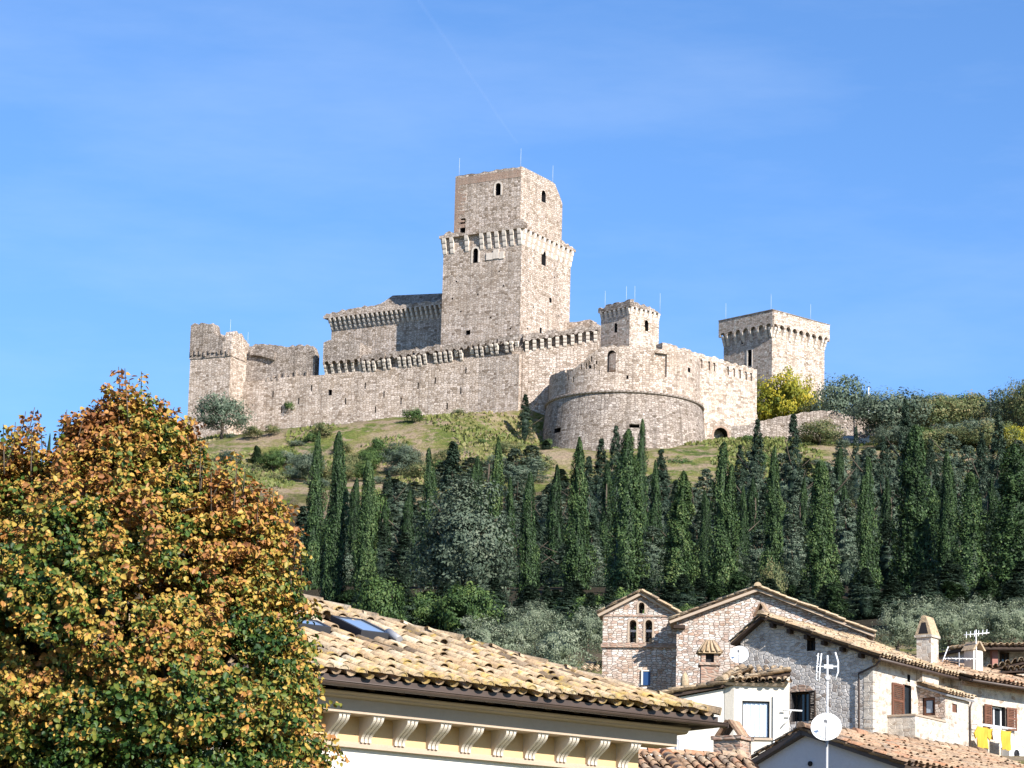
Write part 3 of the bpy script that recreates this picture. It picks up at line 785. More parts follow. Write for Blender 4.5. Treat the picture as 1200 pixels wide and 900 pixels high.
# ------------------------------------------------------------------ round bastion
BA = at(731, 500, 443.5)
def bastion():
    F = Frame(BA, 0)
    t = fthing('round_bastion', 'big round bastion with a stone string course, in front of the small turret', 'bastion', F)
    r1 = (at(823.5, 500, 443.5) - at(637.5, 500, 443.5)).length / 2
    zs = F.zat(0, -r1, 458.5)
    zb = F.zat(0, -r1, 575)
    r0 = r1 - .55
    lw = MB()
    lw.lathe([(r1 + 1.7, zb), (r1 + .35, zs - 4.5), (r1 - .2, zs - .2)], 120, uvr=11.0, smooth=False)
    o = lw.build('drum', M['castle_grey'], t)
    for px, py in ((656, 504),):
        pass
    sc = MB(); sc.lathe([(r1 - .6, zs - .22), (r1 - .1, zs - .2), (r1 + .12, zs - .08), (r1 + .12, zs + .1), (r1 - .05, zs + .2), (r0 - .3, zs + .24)], 72)
    sc.build('string_course', M['castle_grey'], t)
    # upper drum, top broken, with an inner face
    zt1 = F.zat(0, -r0, 405.5)
    n = 96; a0, a1 = R(-215), R(35)
    rng = random.Random(2)
    def top(a):
        x = math.cos(a)
        h = 0.0
        if x < -.35: h = -.1 - 2.6 * min(1, (-.35 - x) / .3)
        if x > .55: h = .3
        return zt1 + h + .35 * mnoise.noise((a * 4, 0, 0)) + rng.uniform(-.2, .12)
    up = MB(); A = [a0 + (a1 - a0) * k / n for k in range(n + 1)]
    T = [top(a) for a in A]; th = 1.4
    ob_ = up.idx([(r0 * math.cos(a), r0 * math.sin(a), zs - .1) for a in A]); ot = up.idx([(r0 * math.cos(a), r0 * math.sin(a), z) for a, z in zip(A, T)])
    ib = up.idx([((r0 - th) * math.cos(a), (r0 - th) * math.sin(a), zs - .1) for a in A]); it = up.idx([((r0 - th) * math.cos(a), (r0 - th) * math.sin(a), z - .2) for a, z in zip(A, T)])
    for k in range(n):
        ua, ub = A[k] * r0, A[k + 1] * r0
        up.fi((ob_[k], ob_[k + 1], ot[k + 1], ot[k]), uv=[(ua, zs), (ub, zs), (ub, T[k + 1]), (ua, T[k])], smooth=False)
        up.fi((ib[k + 1], ib[k], it[k], it[k + 1])); up.fi((ot[k], ot[k + 1], it[k + 1], it[k])); up.fi((ob_[k + 1], ob_[k], ib[k], ib[k + 1]))
    up.fi((ob_[0], ot[0], it[0], ib[0])); up.fi((ob_[n], ib[n], it[n], ot[n]))
    uo = up.build('upper_drum', CM, t)
    c = MB()
    def cyl(px, py, r):
        d = ray(px, py); ox, oy = CAM.x - BA.x, CAM.y - BA.y
        A_ = d.x * d.x + d.y * d.y; B_ = 2 * (ox * d.x + oy * d.y); C_ = ox * ox + oy * oy - r * r
        s_ = (-B_ - math.sqrt(B_ * B_ - 4 * A_ * C_)) / (2 * A_); p = CAM + d * s_ - BA
        return math.atan2(p.y, p.x), p.z
    def hole(px0, px1, py0, py1, dep, m=1, curve=False, r=r0):
        aa, z0 = cyl((px0 + px1) / 2, py1, r); z1 = cyl((px0 + px1) / 2, py0, r)[1]
        w = abs(cyl(px1, py1, r)[0] - cyl(px0, py1, r)[0]) * r
        fr = Matrix.Rotation(aa + math.pi / 2, 4, 'Z')
        q = MB()
        if curve: arched(q, 0, z0, z1, w, -r - 1, -r + dep, m)
        else: q.box(-w / 2, w / 2, -r - 1, -r + dep, z0, z1, m)
        off = len(c.v); c.v += [tuple(fr @ Vector(v)) for v in q.v]
        for f in q.f: c.f.append(tuple(i + off for i in f))
        c.m += q.m; c.uv += q.uv; c.t += q.t; c.sm += q.sm
    hole(711.5, 721.5, 410.5, 436, 2.5, 1, True)
    hole(767, 781.5, 414, 441, .45, 0)
    hole(806, 809, 431, 436, .8, 1); hole(690, 693, 428, 432, .7, 1); hole(734, 736.5, 440, 444, .6, 1)
    cut(uo, c)
    c = MB()
    rg3 = random.Random(12)
    for k in range(16):                      # hollows of the ruined corbels at the left
        px = 657 + 3.0 * k; py = rg3.uniform(420, 446); w_ = rg3.uniform(.6, 1.15)
        hole(px - w_, px + w_, py - rg3.uniform(2, 5), py + rg3.uniform(2, 4), rg3.uniform(.25, .6), 0, k % 2 == 0)
    cut(uo, c)
    # small dark loops and a framed opening on the lower drum
    c = MB(); hole(652, 659.5, 502, 507.5, 1.2, 1, False, r1); hole(737, 749, 497.5, 502, 1.0, 1, False, r1)
    o.data.materials.append(M['dark'])
    sol = MB()
    # close the drum so that the openings cut cleanly
    bm = bmesh.new(); bm.from_mesh(o.data); es = [e for e in bm.edges if e.is_boundary]; bmesh.ops.holes_fill(bm, edges=es, sides=0); bm.to_mesh(o.data); bm.free()
    cut(o, c)
    aa, zl = cyl(743, 496.5, r1); li = MB(); li.box(-.95, .95, -r1 - .25, -r1 + .4, zl - .15, zl + .25)
    lo = li.build('lintel', M['corbel'], t); lo.rotation_euler = (0, 0, aa + math.pi / 2)
    fl = MB(); fl.lathe([(r0 - 1, zt1 - 3.6), (.1, zt1 - 3.5)], 48); fl.build('platform', M['castle'], t)
    return r0, zs, zt1
BR0, BZS, BZT = bastion()

# ------------------------------------------------------------------ turret on the bastion
def turret():
    F = Frame(at(737.5, 404, 446), -47)
    t = fthing('corner_turret', 'small square turret with worn corbels and a little window, standing above the round bastion', 'turret', F)
    W = -F.xat(704, 0, 390); D = F.pxp(777.5, 385, 0).y
    zb = F.zat(0, 0, 430); zt_ = F.zat(0, 0, 352.5); zc = F.zat(0, 0, 366); zk = F.zat(0, 0, 359.5)
    b = 1.0
    fp = [(-W, 0), (0, 0), (0, D - b), (-b, D), (-W, D)]
    mb = MB(); mb.hexa([(x, y, zb) for x, y in fp], [(x, y, zk) for x, y in fp])
    o = mb.build('wall', CP, t); c = MB()
    p = F.py(721.5, 392, 0); q = F.py(721.5, 371, 0); arched(c, p.x, p.z + .3, q.z - 1.0, .6, -1, 1.6, 1)
    y0 = F.pxp(757.5, 390, 0); y1 = F.pxp(757.5, 374, 0); arched_x(c, y0.y, y0.z + .25, y1.z - .15, .8, 1, -1.2, 1)
    cut(o, c)
    fr = MB(); fr.box(-.75, -.70, y0.y - .5, y0.y + .5, y0.z, y0.z + 1.0); fr.build('window_infill', M['plaster_yellow'], t)
    cm = corbel_mesh('corbel', .42, 1.1, .34)
    rng = random.Random(3)
    for k in range(7): put('corbel', cm, t, (-W + .25 + (W - .5) * k / 6, 0, zk), 0)
    for k in range(7): put('corbel', cm, t, (0, .25 + (D - .5 - b) * k / 6, zk), R(90))
    pa = MB()
    ruin_wall(pa, (-W - .3, -.35), (.35, -.35), .8, zk, [(0, zt_ - .3), (.3, zt_ + .1), (.6, zt_ + .2), (1, zt_)], .35, .4, 2)
    ruin_wall(pa, (.35, -.345), (.35, D - b + .2), .8, zk + .003, [(0, zt_), (.5, zt_ - .1), (.8, zt_ - .5), (1, zt_ - .9)], .3, .4, 3)
    pa.build('parapet', M['castle_grey'], t)
    for x, y in ((-W + .3, .5), (-1.4, .6), (-.3, 1.3), (-.4, D - .4)): rod(t, x, y, zt_ - .4, 3.0)
turret()

# ------------------------------------------------------------------ curtain wall on the right
def right_wall():
    F = Frame(at(800, 450, 446), 33)
    t = fthing('curtain_wall', 'bright sunlit curtain wall running from the round bastion to the square tower at right', 'castle wall', F)
    x0 = F.xat(776, 0, 420); x1 = F.xat(887, 0, 440)
    za = F.zat(x0, 0, 401); zm = F.zat(F.xat(830, 0, 420), 0, 416); zc = F.zat(x1, 0, 433)
    zb = F.zat(x0, 0, 580)
    um = (F.xat(830, 0, 420) - x0) / (x1 - x0)
    mb = MB(); ruin_wall(mb, (x0, 0), (x1, 0), 1.6, zb, [(0, za), (um, zm), (1, zc)], .3, .5, 5)
    o = mb.build('wall', CP, t); c = MB()
    rng = random.Random(7)
    for px in (816, 822, 831, 837, 853, 860, 867, 874, 880):
        p = F.py(px, 406 + (px - 776) * .27 + 7, 0)
        c.box(p.x - .2, p.x + .2, -1, .3, p.z - .75, p.z + .55, 0)
    cut(o, c)
    foot = MB(); xa = F.xat(826, -.6, 480)
    zf = F.zat(F.xat(860, 0, 485), 0, 478)
    foot.hexa([(xa, -1.6, zb), (x1, -1.6, zb), (x1, .2, zb), (xa, .2, zb)], [(xa, -.15, zf), (x1, -.15, zf - .5), (x1, .2, zf - .5), (xa, .2, zf)])
    foot.build('battered_foot', M['castle_pale'], t)
right_wall()

# ------------------------------------------------------------------ square tower at the right
def right_tower():
    F = Frame(at(904.5, 440, 470), -47)
    t = fthing('square_tower', 'lower square tower with arched machicolations right of the sunlit curtain wall', 'tower', F)
    W = -F.xat(848, 0, 420); D = F.pxp(966, 430, 0).y
    zb = F.zat(0, 0, 520); zs = F.zat(0, 0, 384); zt_ = F.zat(0, -.8, 363.5); zc = F.zat(0, 0, 394)
    mb = MB(); mb.box(-W, 0, 0, D, zb, zt_ - .8); o = mb.build('wall', CP, t); c = MB()
    p = F.py(878.5, 429, 0); q = F.py(878.5, 410, 0); c.box(p.x - .42, p.x + .42, -1, 1.5, p.z, q.z, 1)
    p2 = F.py(870, 401, 0); c.box(p2.x - .2, p2.x + .2, -1, .8, p2.z - .3, p2.z + .3, 1)
    cut(o, c)
    sr = MB(); sr.box(p.x - .72, p.x - .42, -.05, .2, p.z - .2, q.z + .15); sr.box(p.x + .42, p.x + .6, -.05, .2, p.z - .2, q.z + .15); sr.box(p.x - .419, p.x + .419, -.05, .2, q.z, q.z + .15)
    sr.build('window_surround', M['corbel'], t)
    pr = .6; th = .4
    cm = corbel_mesh('corbel', .40, zs - zc + .2, pr)
    nl, nr = 7, 9
    pa = MB()
    arch_band(pa, -W - pr, pr, -pr, -pr + th, zs, zt_, nl, .4, .65)
    q = MB(); arch_band(q, -D - pr, pr - .004, -pr, -pr + th, zs, zt_ - .003, nr, .4, .6)
    rt = Matrix.Rotation(R(90), 4, 'Z')
    def addrot(src, mtx):
        off = len(pa.v); pa.v += [tuple(mtx @ Vector(v)) for v in src.v]
        for f in src.f: pa.f.append(tuple(i + off for i in f))
        pa.m += src.m; pa.uv += src.uv; pa.t += src.t; pa.sm += src.sm
    q = MB(); arch_band(q, -pr + .004, D + pr, -pr, -pr + th, zs, zt_ - .003, nr, .4, .6); addrot(q, rt)
    q = MB(); arch_band(q, -D - pr, pr - .004, -pr, -pr + th, zs, zt_ - .004, nr, .4, .6); addrot(q, Matrix.Translation((-W, 0, 0)) @ Matrix.Rotation(R(-90), 4, 'Z'))
    q = MB(); q.box(-W - pr + .01, pr - .01, D + .05, D + pr, zs, zt_ - .01); addrot(q, Matrix.Identity(4))
    pa.build('parapet', M['castle_pale'], t)
    for k in range(nl + 1):
        x = -W - pr + (W + 2 * pr) * k / nl; put('corbel', cm, t, (min(-.2, max(-W + .2, x)), 0, zs + .05), 0)
    for k in range(nr + 1):
        y = -pr + (D + 2 * pr) * k / nr; put('corbel', cm, t, (0, min(D - .2, max(.2, y)), zs + .05), R(90))
    cp = MB(); cp.box(-W - pr - .06, pr + .06, -pr - .06, D + pr + .06, zt_ + .003, zt_ + .12); cp.build('coping', M['castle_grey'], t)
    for x, y in ((-W + .2, .2), (-.8, .6), (-.3, D - 3)): rod(t, x, y, zt_, 3.0)
right_tower()

# ------------------------------------------------------------------ arched gate and terrace wall below the right tower
def gate():
    F = Frame(at(842, 516, 447), 8)
    t = fthing('gate_arch', 'low stone gateway with a dark arched door at the foot of the round bastion', 'gateway', F)
    x0, x1 = F.xat(824, 0, 505), F.xat(857, 0, 505)
    zb = F.zat(0, 0, 540); zt_ = F.zat(0, 0, 493)
    mb = MB(); ruin_wall(mb, (x0, 0), (x1, 0), 5, zb, [(0, zt_ - .6), (.35, zt_ + .1), (.7, zt_), (1, zt_ - .7)], .15, .4, 3)
    o = mb.build('wall', CM, t); c = MB(); p = F.py(844.5, 517, 0); q = F.py(844.5, 501, 0)
    arched(c, p.x, p.z - 1, q.z, 2.1, -1, 3.5, 1); cut(o, c)
    sr = MB(); surround(sr, p.x, p.z - 1, q.z, 2.1, 0, .3, .05); sr.build('arch_stones', M['brick'], t)
    F2 = Frame(at(857, 516, 447.3), 4)
    t2 = fthing('terrace_wall', 'long low rubble terrace wall under the yellow tree, right of the arched gateway', 'retaining wall', F2)
    xe = F2.xat(1062, 0, 510); zb = F2.zat(0, 0, 545); P = [(857, 500), (880, 496), (905, 490), (940, 483), (975, 480), (1010, 489), (1062, 500)]
    mb = MB(); ruin_wall(mb, (0, 0), (xe, 0), 1.2, zb, [(F2.xat(px, 0, 500) / xe, F2.zat(F2.xat(px, 0, 500), 0, py)) for px, py in P], .2, .6, 6)
    mb.build('wall', M['castle_grey'], t2)
gate()
# ------------------------------------------------------------------ roof of barrel tiles
def tile_roof(mb, P0, U, V, width, length, pitch=.24, course=.36, seed=0, inside=None, m=0, seg=5, lift=.0, trough=True, caps=False):
    """P0 eave corner, U along the eave, V up the slope (unit vectors)"""
    P0, U, V = Vector(P0), Vector(U).normalized(), Vector(V).normalized(); N = U.cross(V).normalized()
    if N.z < 0: N = -N
    rng = random.Random(seed); nc = int(width / pitch); nr = int(math.ceil(length / course))
    pitch = width / nc
    colt = [rng.gauss(0, .08) for _ in range(nc + 1)]
    for i in range(nc):
        for j in range(nr):
            s0 = (i + .5) * pitch + rng.gauss(0, .013); t0 = j * course + (rng.gauss(0, .05) if j else rng.gauss(0, .012)); t1 = min(t0 + course * 1.22, length + .04)
            if inside and not inside(s0, t0 + course * .3): continue
            tn = min(1, max(0, rng.gauss(.5, .23) + colt[i]))
            dz = rng.gauss(0, .009) + lift + .022 * (1 + mnoise.noise((s0 * .55 + seed, t0 * .55, seed * 1.3))); sk = rng.gauss(0, .012); slip = -.07 * (rng.random() < .05) if j else 0
            for kind in ((0, 1) if trough else (0,)):
                if kind == 0: r0, r1, h0, off, sg = pitch * .35, pitch * .305, .075 + dz, 0.0, 1
                else: r0, r1, h0, off, sg = pitch * .33, pitch * .36, .062 + dz * .5, pitch * .5, -1
                a = []; b = []
                for q in range(seg + 1):
                    th = math.pi * q / seg; cx, cz = -math.cos(th), math.sin(th)
                    a.append(P0 + U * (s0 + off + cx * r0) + V * (t0 + slip) + N * (h0 + .012 + sg * cz * r0 * .82))
                    b.append(P0 + U * (s0 + off + sk + cx * r1) + V * t1 + N * (h0 - .010 + sg * cz * r1 * .82))
                tt = tn if kind == 0 else min(1, max(0, tn * .5 - .1))  # troughs tinted darker: groove shade put into the colour, along with grime
                I = mb.idx(a); J = mb.idx(b)
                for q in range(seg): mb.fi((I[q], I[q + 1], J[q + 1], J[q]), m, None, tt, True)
                if kind == 0 and j == 0 and caps: mb.fi(mb.idx([p + V * .012 for p in a]), m, None, min(1, tn + .1))
                if kind == 0:       # thickness at the lower lip
                    a2 = [P0 + U * (s0 + off - math.cos(math.pi * q / seg) * r0 * .84) + V * (t0 + .003) + N * (h0 + .012 + math.sin(math.pi * q / seg) * r0 * .82 * .80) for q in range(seg + 1)]
                    K = mb.idx(a2)
                    for q in range(seg): mb.fi((I[q], K[q], K[q + 1], I[q + 1]), m, None, tt)
def ridge_tiles(mb, A, B, r=.12, step=.38, seed=0, m=0):
    A, B = Vector(A), Vector(B); d = (B - A); L = d.length; d.normalize(); side = d.cross(Vector((0, 0, 1))).normalized(); up = side.cross(d)
    rng = random.Random(seed); n = max(1, int(L / step))
    for k in range(n):
        t0 = L * k / n; t1 = min(L, t0 + L / n * 1.18); tn = min(1, max(0, rng.gauss(.55, .22))); o = rng.gauss(0, .01)
        a = [A + d * t0 + side * (-math.cos(math.pi * q / 6) * r * 1.08) + up * (math.sin(math.pi * q / 6) * r * 1.05 + .02 + o) for q in range(7)]
        b = [A + d * t1 + side * (-math.cos(math.pi * q / 6) * r * .9) + up * (math.sin(math.pi * q / 6) * r * .9 + o) for q in range(7)]
        I, J = mb.idx(a), mb.idx(b)
        for q in range(6): mb.fi((I[q], I[q + 1], J[q + 1], J[q]), m, None, tn, True)
        mb.fi(I, m, None, tn)
def gable_block(mb, x0, x1, xa, y0, y1, zb, ze0, ze1, za, m=0):
    """walls under a pitched roof: ridge along y at xa"""
    f = lambda y: [(x0, y, zb), (x1, y, zb), (x1, y, ze1), (xa, y, za), (x0, y, ze0)]
    mb.hexa(f(y0), f(y1), m)
def slab(mb, P0, U, V, w, l, th, m=0):
    P0, U, V = Vector(P0), Vector(U).normalized(), Vector(V).normalized(); N = U.cross(V).normalized()
    if N.z < 0: N = -N
    b = [P0 - N * th, P0 + U * w - N * th, P0 + U * w + V * l - N * th, P0 + V * l - N * th]
    mb.hexa(b, [p + N * th for p in b], m)

# ------------------------------------------------------------------ the near building with the bracketed cornice
VF = Frame(at(740, 880, 45), 36)
def villa():
    F = VF
    t = fthing('corniced_house', 'cream house nearest the viewer with lichen-covered tiled roof, brown gutter and bracketed cornice', 'house', F)
    xw = F.xat(747, 0, 885); xL = F.xat(395, 0, 860) - 3.2
    Z = lambda py, y: F.py(560, py, y).z
    zg = -4.0 - F.o.z + 0.0
    zb0, zb1, zf0, zf1, zc1 = Z(890, -.08), Z(883.5, -.06), Z(851, -.4), Z(835, -.42), Z(827.5, -.56)
    # roof plane
    ye = -.80; zte = Z(808.5, ye); tan = .37; c_ = 1 / math.hypot(1, tan)
    xg = F.xat(849, ye, 850); xt = xg - .13
    yr = ye + 4.55
    Lr = (yr - ye) / c_
    mb = MB()
    run = yr - ye; zr = zte + tan * run; yb_ = 2 * yr - ye
    mb.box(xL, xw, 0, 2 * yr, zg, zte - .02)
    mb.build('wall', M['plaster_white'], t)
    pn = MB(); pn.box(xL, xw + .003, -.02, .1, zb1, zf0); pn.build('frieze', M['plaster_yellow'], t)
    bm_ = MB(); bm_.box(xL, xw + .06, -.09, .05, zb0, zb0 + (zb1 - zb0) * .6); bm_.box(xL, xw + .03, -.055, .05, zb0 + (zb1 - zb0) * .6, zb1); bm_.build('base_moulding', M['cornice'], t)
    fa = MB(); fa.box(xL, xw + .40, -.42, .05, zf0, zf1)
    # crown: a little stack of rounded steps
    pr = [(-.42, zf1), (-.46, zf1 + .005), (-.50, zf1 + .03), (-.50, zf1 + .045), (-.53, zf1 + .05), (-.56, zf1 + .085), (-.56, zc1), (.05, zc1), (.05, zf1)]
    fa.prism([(xL, y, z) for y, z in pr], (xw + .55 - xL, 0, 0))
    fa.build('cornice', M['cornice'], t)
    # S-shaped brackets
    h = zf0 - zb1
    prof = []
    for q in range(15):
        u = q / 14
        prof.append((-.055 - .29 * (0.5 + 0.5 * math.cos(u * math.pi)) - .022 * math.sin(u * 2 * math.pi), -h * u))
    br = MB()
    for (a, b, e) in ((-.085, -.042, 0), (-.023, .023, .0), (.042, .085, 0)):
        pts = [(.0, 0)] + [(y - .012, z) for y, z in prof] + [(.0, -h)]
        br.prism([(a, y, z) for y, z in pts], (b - a, 0, 0))
    pts = [(.0, -.002)] + [(y + .012, min(z, -.002)) for y, z in prof] + [(.0, -h + .002)]
    br.prism([(-.0845, y, z) for y, z in pts], (.169, 0, 0))
    br.box(-.095, .095, -.37, 0, -.02, -.001)
    bmesh_ = br.mesh('bracket', M['stucco_white'])
    # the spacing follows the photograph: a bracket every 37.5 px near px 560
    sp = (F.xat(589, -.2, 870) - F.xat(551, -.2, 870)); xb0 = F.xat(736, -.2, 890) 
    k = 0
    while xb0 - sp * k > xL + .3:
        put('bracket', bmesh_, t, (xb0 - sp * k, -.02, zf0), 0); k += 1
    # roof deck, soffit, rafters
    dk = MB()
    U, V = Vector((1, 0, 0)), Vector((0, c_, tan * c_))
    for poly in ([(xL, ye + .06, zte - .03), (xt - .05, ye + .06, zte - .03), (xt - run, yr, zr - .03), (xL, yr, zr - .03)], [(xL, yb_ - .06, zte - .03), (xt - .05, yb_ - .06, zte - .03), (xt - run, yr, zr - .031), (xL, yr, zr - .031)],
                 [(xt - .05, ye + .06, zte - .031), (xt - .05, yb_ - .06, zte - .031), (xt - run, yr, zr - .032)]):
        dk.prism(poly, (0, 0, -.05))
    dk.build('roof_deck', M['wood_dark'], t)
    ra = M['wood_brown']
    rm = MB(); slab(rm, (-.045, -.70, zte - .02), U, V, .09, 1.0, .09); rme = rm.mesh('rafter_end', M['wood_dark'])
    n = int((xt - xL) / .5)
    for k in range(n): put('rafter_end', rme, t, (xL + .3 + .5 * k, 0, -.055), 0)
    g = MB()
    gy = ye - .02; gz = Z(816.5, gy)
    r = .062; ring0 = [(gy - r * math.cos(math.pi * q / 8), gz - r * math.sin(math.pi * q / 8)) for q in range(9)]
    pts = ring0 + [(y * 1 + (gy - y) * .12, z + .006) for y, z in ring0[::-1]]
    g.prism([(xL, y, z) for y, z in pts], (xg - xL, 0, 0))
    g.tube([(xL, gy - r, gz + .002), (xg, gy - r, gz + .002)], .011, 6)
    g.box(xg - .004, xg + .01, gy - r, gy + r, gz - r, gz + .01)
    go = g.build('gutter', M['gutter'], t)
    fb = MB(); fb.box(xL, xg - .1, ye + .03, ye + .075, gz - .02, zte + .0); fb.build('fascia_board', M['gutter'], t)
    sb = MB(); sb.box(xL, xt + .1, ye + .076, -.0, zc1 + .08, zc1 + .1); sb.build('soffit', M['wood_dark'], t)
    g = MB(); gx = xt + .02; ring0 = [(gx + r * math.cos(math.pi * q / 8), gz - r * math.sin(math.pi * q / 8)) for q in range(9)]
    pts = ring0 + [(x + (gx - x) * .12, z + .006) for x, z in ring0[::-1]]
    g.prism([(x, ye - .02, z) for x, z in pts], (0, yb_ - ye, 0)); g.build('side_gutter', M['gutter'], t)
    ov = MB(); ov.box(xw + .02, xt - .06, .003, yb_ - .3, zc1 + .081, zc1 + .101); ov.box(xt - .07, xt - .03, ye + .08, yb_, gz - .02, zte - .01); ov.build('side_soffit', M['wood_dark'], t)
    # skylights
    def rp(px, py):
        d = ray(px, py); nw = (F.Y * (-tan) + Vector((0, 0, 1))); p0 = F.w(0, ye, zte)
        s = (p0 - CAM).dot(nw) / d.dot(nw); return F.loc(CAM + d * s)
    a = rp(395, 733.5); b = rp(445, 752.5)
    sx0, sx1 = rp(403, 736).x - .1, rp(430, 744).x + .12; sv0, sv1 = (b.y - ye) / c_, (a.y - ye) / c_
    skyl = []
    def skylight(x0, x1, v0, v1):
        m_ = MB(); Nn = Vector((0, -tan * c_, c_))
        P = lambda x, v, h: Vector((x, ye + v * c_, zte + v * c_ * tan)) + Nn * h
        def bar(xa, xb, va, vb, h0, h1): m_.hexa([P(xa, va, h0), P(xb, va, h0), P(xb, vb, h0), P(xa, vb, h0)], [P(xa, va, h1), P(xb, va, h1), P(xb, vb, h1), P(xa, vb, h1)])
        w = .055
        bar(x0, x0 + w, v0, v1, .02, .15); bar(x1 - w, x1, v0, v1, .02, .15); bar(x0 + w, x1 - w, v0, v0 + w, .02, .149); bar(x0 + w, x1 - w, v1 - w, v1, .02, .149)
        s = m_.build('skylight', M['dark_metal'], t)
        gl = MB(); gl.hexa([P(x0 + w, v0 + w, .10), P(x1 - w, v0 + w, .10), P(x1 - w, v1 - w, .10), P(x0 + w, v1 - w, .10)], [P(x0 + w, v0 + w, .135), P(x1 - w, v0 + w, .135), P(x1 - w, v1 - w, .135), P(x0 + w, v1 - w, .135)])
        gl.build('pane', M['skylight_glass'], s)
        skyl.append((x0, x1, v0, v1))
    vA = (rp(446, 752).y - ye) / c_; vB = (rp(396, 734).y - ye) / c_
    xA = rp(417, 751).x; xB = rp(447, 752).x
    TL, TR, BR, BL = rp(393, 733), rp(429, 738), rp(449, 752.5), rp(416, 751)
    skylight((TL.x + BL.x) / 2, (TR.x + BR.x) / 2, ((BL.y + BR.y) / 2 - ye) / c_, ((TL.y + TR.y) / 2 - ye) / c_)
    q0 = rp(372, 742); skylight(q0.x - .45, q0.x + .08, (q0.y - ye) / c_ - .2, (q0.y - ye) / c_ + .2)
    p = rp(452, 752); q = rp(462, 757)
    fl = MB(); Nn = Vector((0, -tan * c_, c_)); fl.tube([p + Nn * .14, p + (q - p) * 1.4 + Nn * .12], [.065, .055], 10); fl.build('flue_tile', M['grey_metal'], t)
    def inside(s, v):
        x = xL + s
        if x > xt - v * c_ - .02: return False
        return not any(x0 - .12 < x < x1 + .12 and v0 - .3 < v < v1 + .05 for x0, x1, v0, v1 in skyl)
    tl = MB(); tile_roof(tl, (xL, ye - .03, zte - .03), U, V, xt - xL, Lr, .235, .37, 11, inside, seg=6, caps=True)
    tl.build('roof_tiles', M['tile_front'], t, fix=False)
    tb = MB(); tile_roof(tb, (xL, yb_, zte - .03), U, Vector((0, -c_, tan * c_)), xt - xL, Lr, .24, .74, 12, lambda q, v: xL + q < xt - v * c_ - .02, seg=4, trough=False)
    tile_roof(tb, (xt + .03, yb_, zte - .03), Vector((0, -1, 0)), Vector((-c_, 0, tan * c_)), yb_ - ye, Lr, .235, .37, 13, lambda q, v: v * c_ + .02 < q < yb_ - ye - v * c_ - .02, seg=5); tb.build('rear_roof_tiles', M['tile_front'], t, fix=False)
    rg = MB(); ridge_tiles(rg, (xL, yr, zr + .04), (xt - run, yr, zr + .04), .13, .4, 3)
    rg.build('ridge_tiles', M['tile_front'], t, fix=False)
    vt = MB(); ridge_tiles(vt, (xt + .02, ye - .02, zte + .02), (xt - run, yr, zr + .05), .105, .42, 5); ridge_tiles(vt, (xt + .02, yb_, zte + .02), (xt - run, yr, zr + .05), .105, .42, 6); vt.build('hip_tiles', M['tile_front'], t, fix=False)
villa()

# ------------------------------------------------------------------ helpers for openings
def window(F, parent, x0, x1, z0, z1, y=0.0, frame='wood_brown', glass='glass', sill=True, curtain=None, depth=.16, mull=1, bar=.05, label=None):
    """a framed window set into the wall plane y (front faces -y)"""
    fr = MB(); b = bar; yy = y + depth * .3
    fr.box(x0, x0 + b, yy, yy + .06, z0, z1); fr.box(x1 - b, x1, yy, yy + .06, z0, z1); fr.box(x0 + b, x1 - b, yy, yy + .06, z0, z0 + b); fr.box(x0 + b, x1 - b, yy, yy + .06, z1 - b, z1)
    for k in range(mull):
        xm = x0 + (x1 - x0) * (k + 1) / (mull + 1); fr.box(xm - b * .45, xm + b * .45, yy - .004, yy + .05, z0 + b, z1 - b)
    o = fr.build('window', M[frame], parent, label=label)
    g = MB(); g.box(x0 + b, x1 - b, yy + .03, yy + .04, z0 + b, z1 - b); g.build('pane', M[glass], o)
    if sill:
        s = MB(); s.box(x0 - .08, x1 + .08, y - .07, y + .1, z0 - .07, z0 - .004); s.build('sill', M['cornice'], o)
    return o
def shutter(parent, xh, z0, z1, w, y, ang, side, mat='wood_brown'):
    """a louvred shutter leaf hinged at xh; side=-1 opens to the left"""
    mb = MB()
    d = side
    L = lambda a, b: (min(a * d, b * d), max(a * d, b * d))
    h = z1 - z0; b = .06
    for (a, c) in ((0, b), (w - b, w)):
        l, r = L(a, c); mb.box(l, r, -.025, .015, 0, h)
    l, r = L(b, w - b)
    for zz in (0, h * .48, h - b): mb.box(l, r, -.022, .012, zz, zz + b)
    n = int(h / .055)
    for k in range(n):
        z = .03 + k * (h - .06) / n
        mb.hexa([(l, -.018, z), (r, -.018, z), (r, .010, z + .028), (l, .010, z + .028)], [(l, -.018, z + .012), (r, -.018, z + .012), (r, .010, z + .040), (l, .010, z + .040)])
    o = mb.build('shutter', M[mat], parent); o.location = (xh, y, z0); o.rotation_euler = (0, 0, ang)
    return o
def niche(mb, x0, x1, z0, z1, y=0.0, d=.4): mb.box(x0, x1, y - 1, y + d, z0, z1, 1)
DK = M['dark']
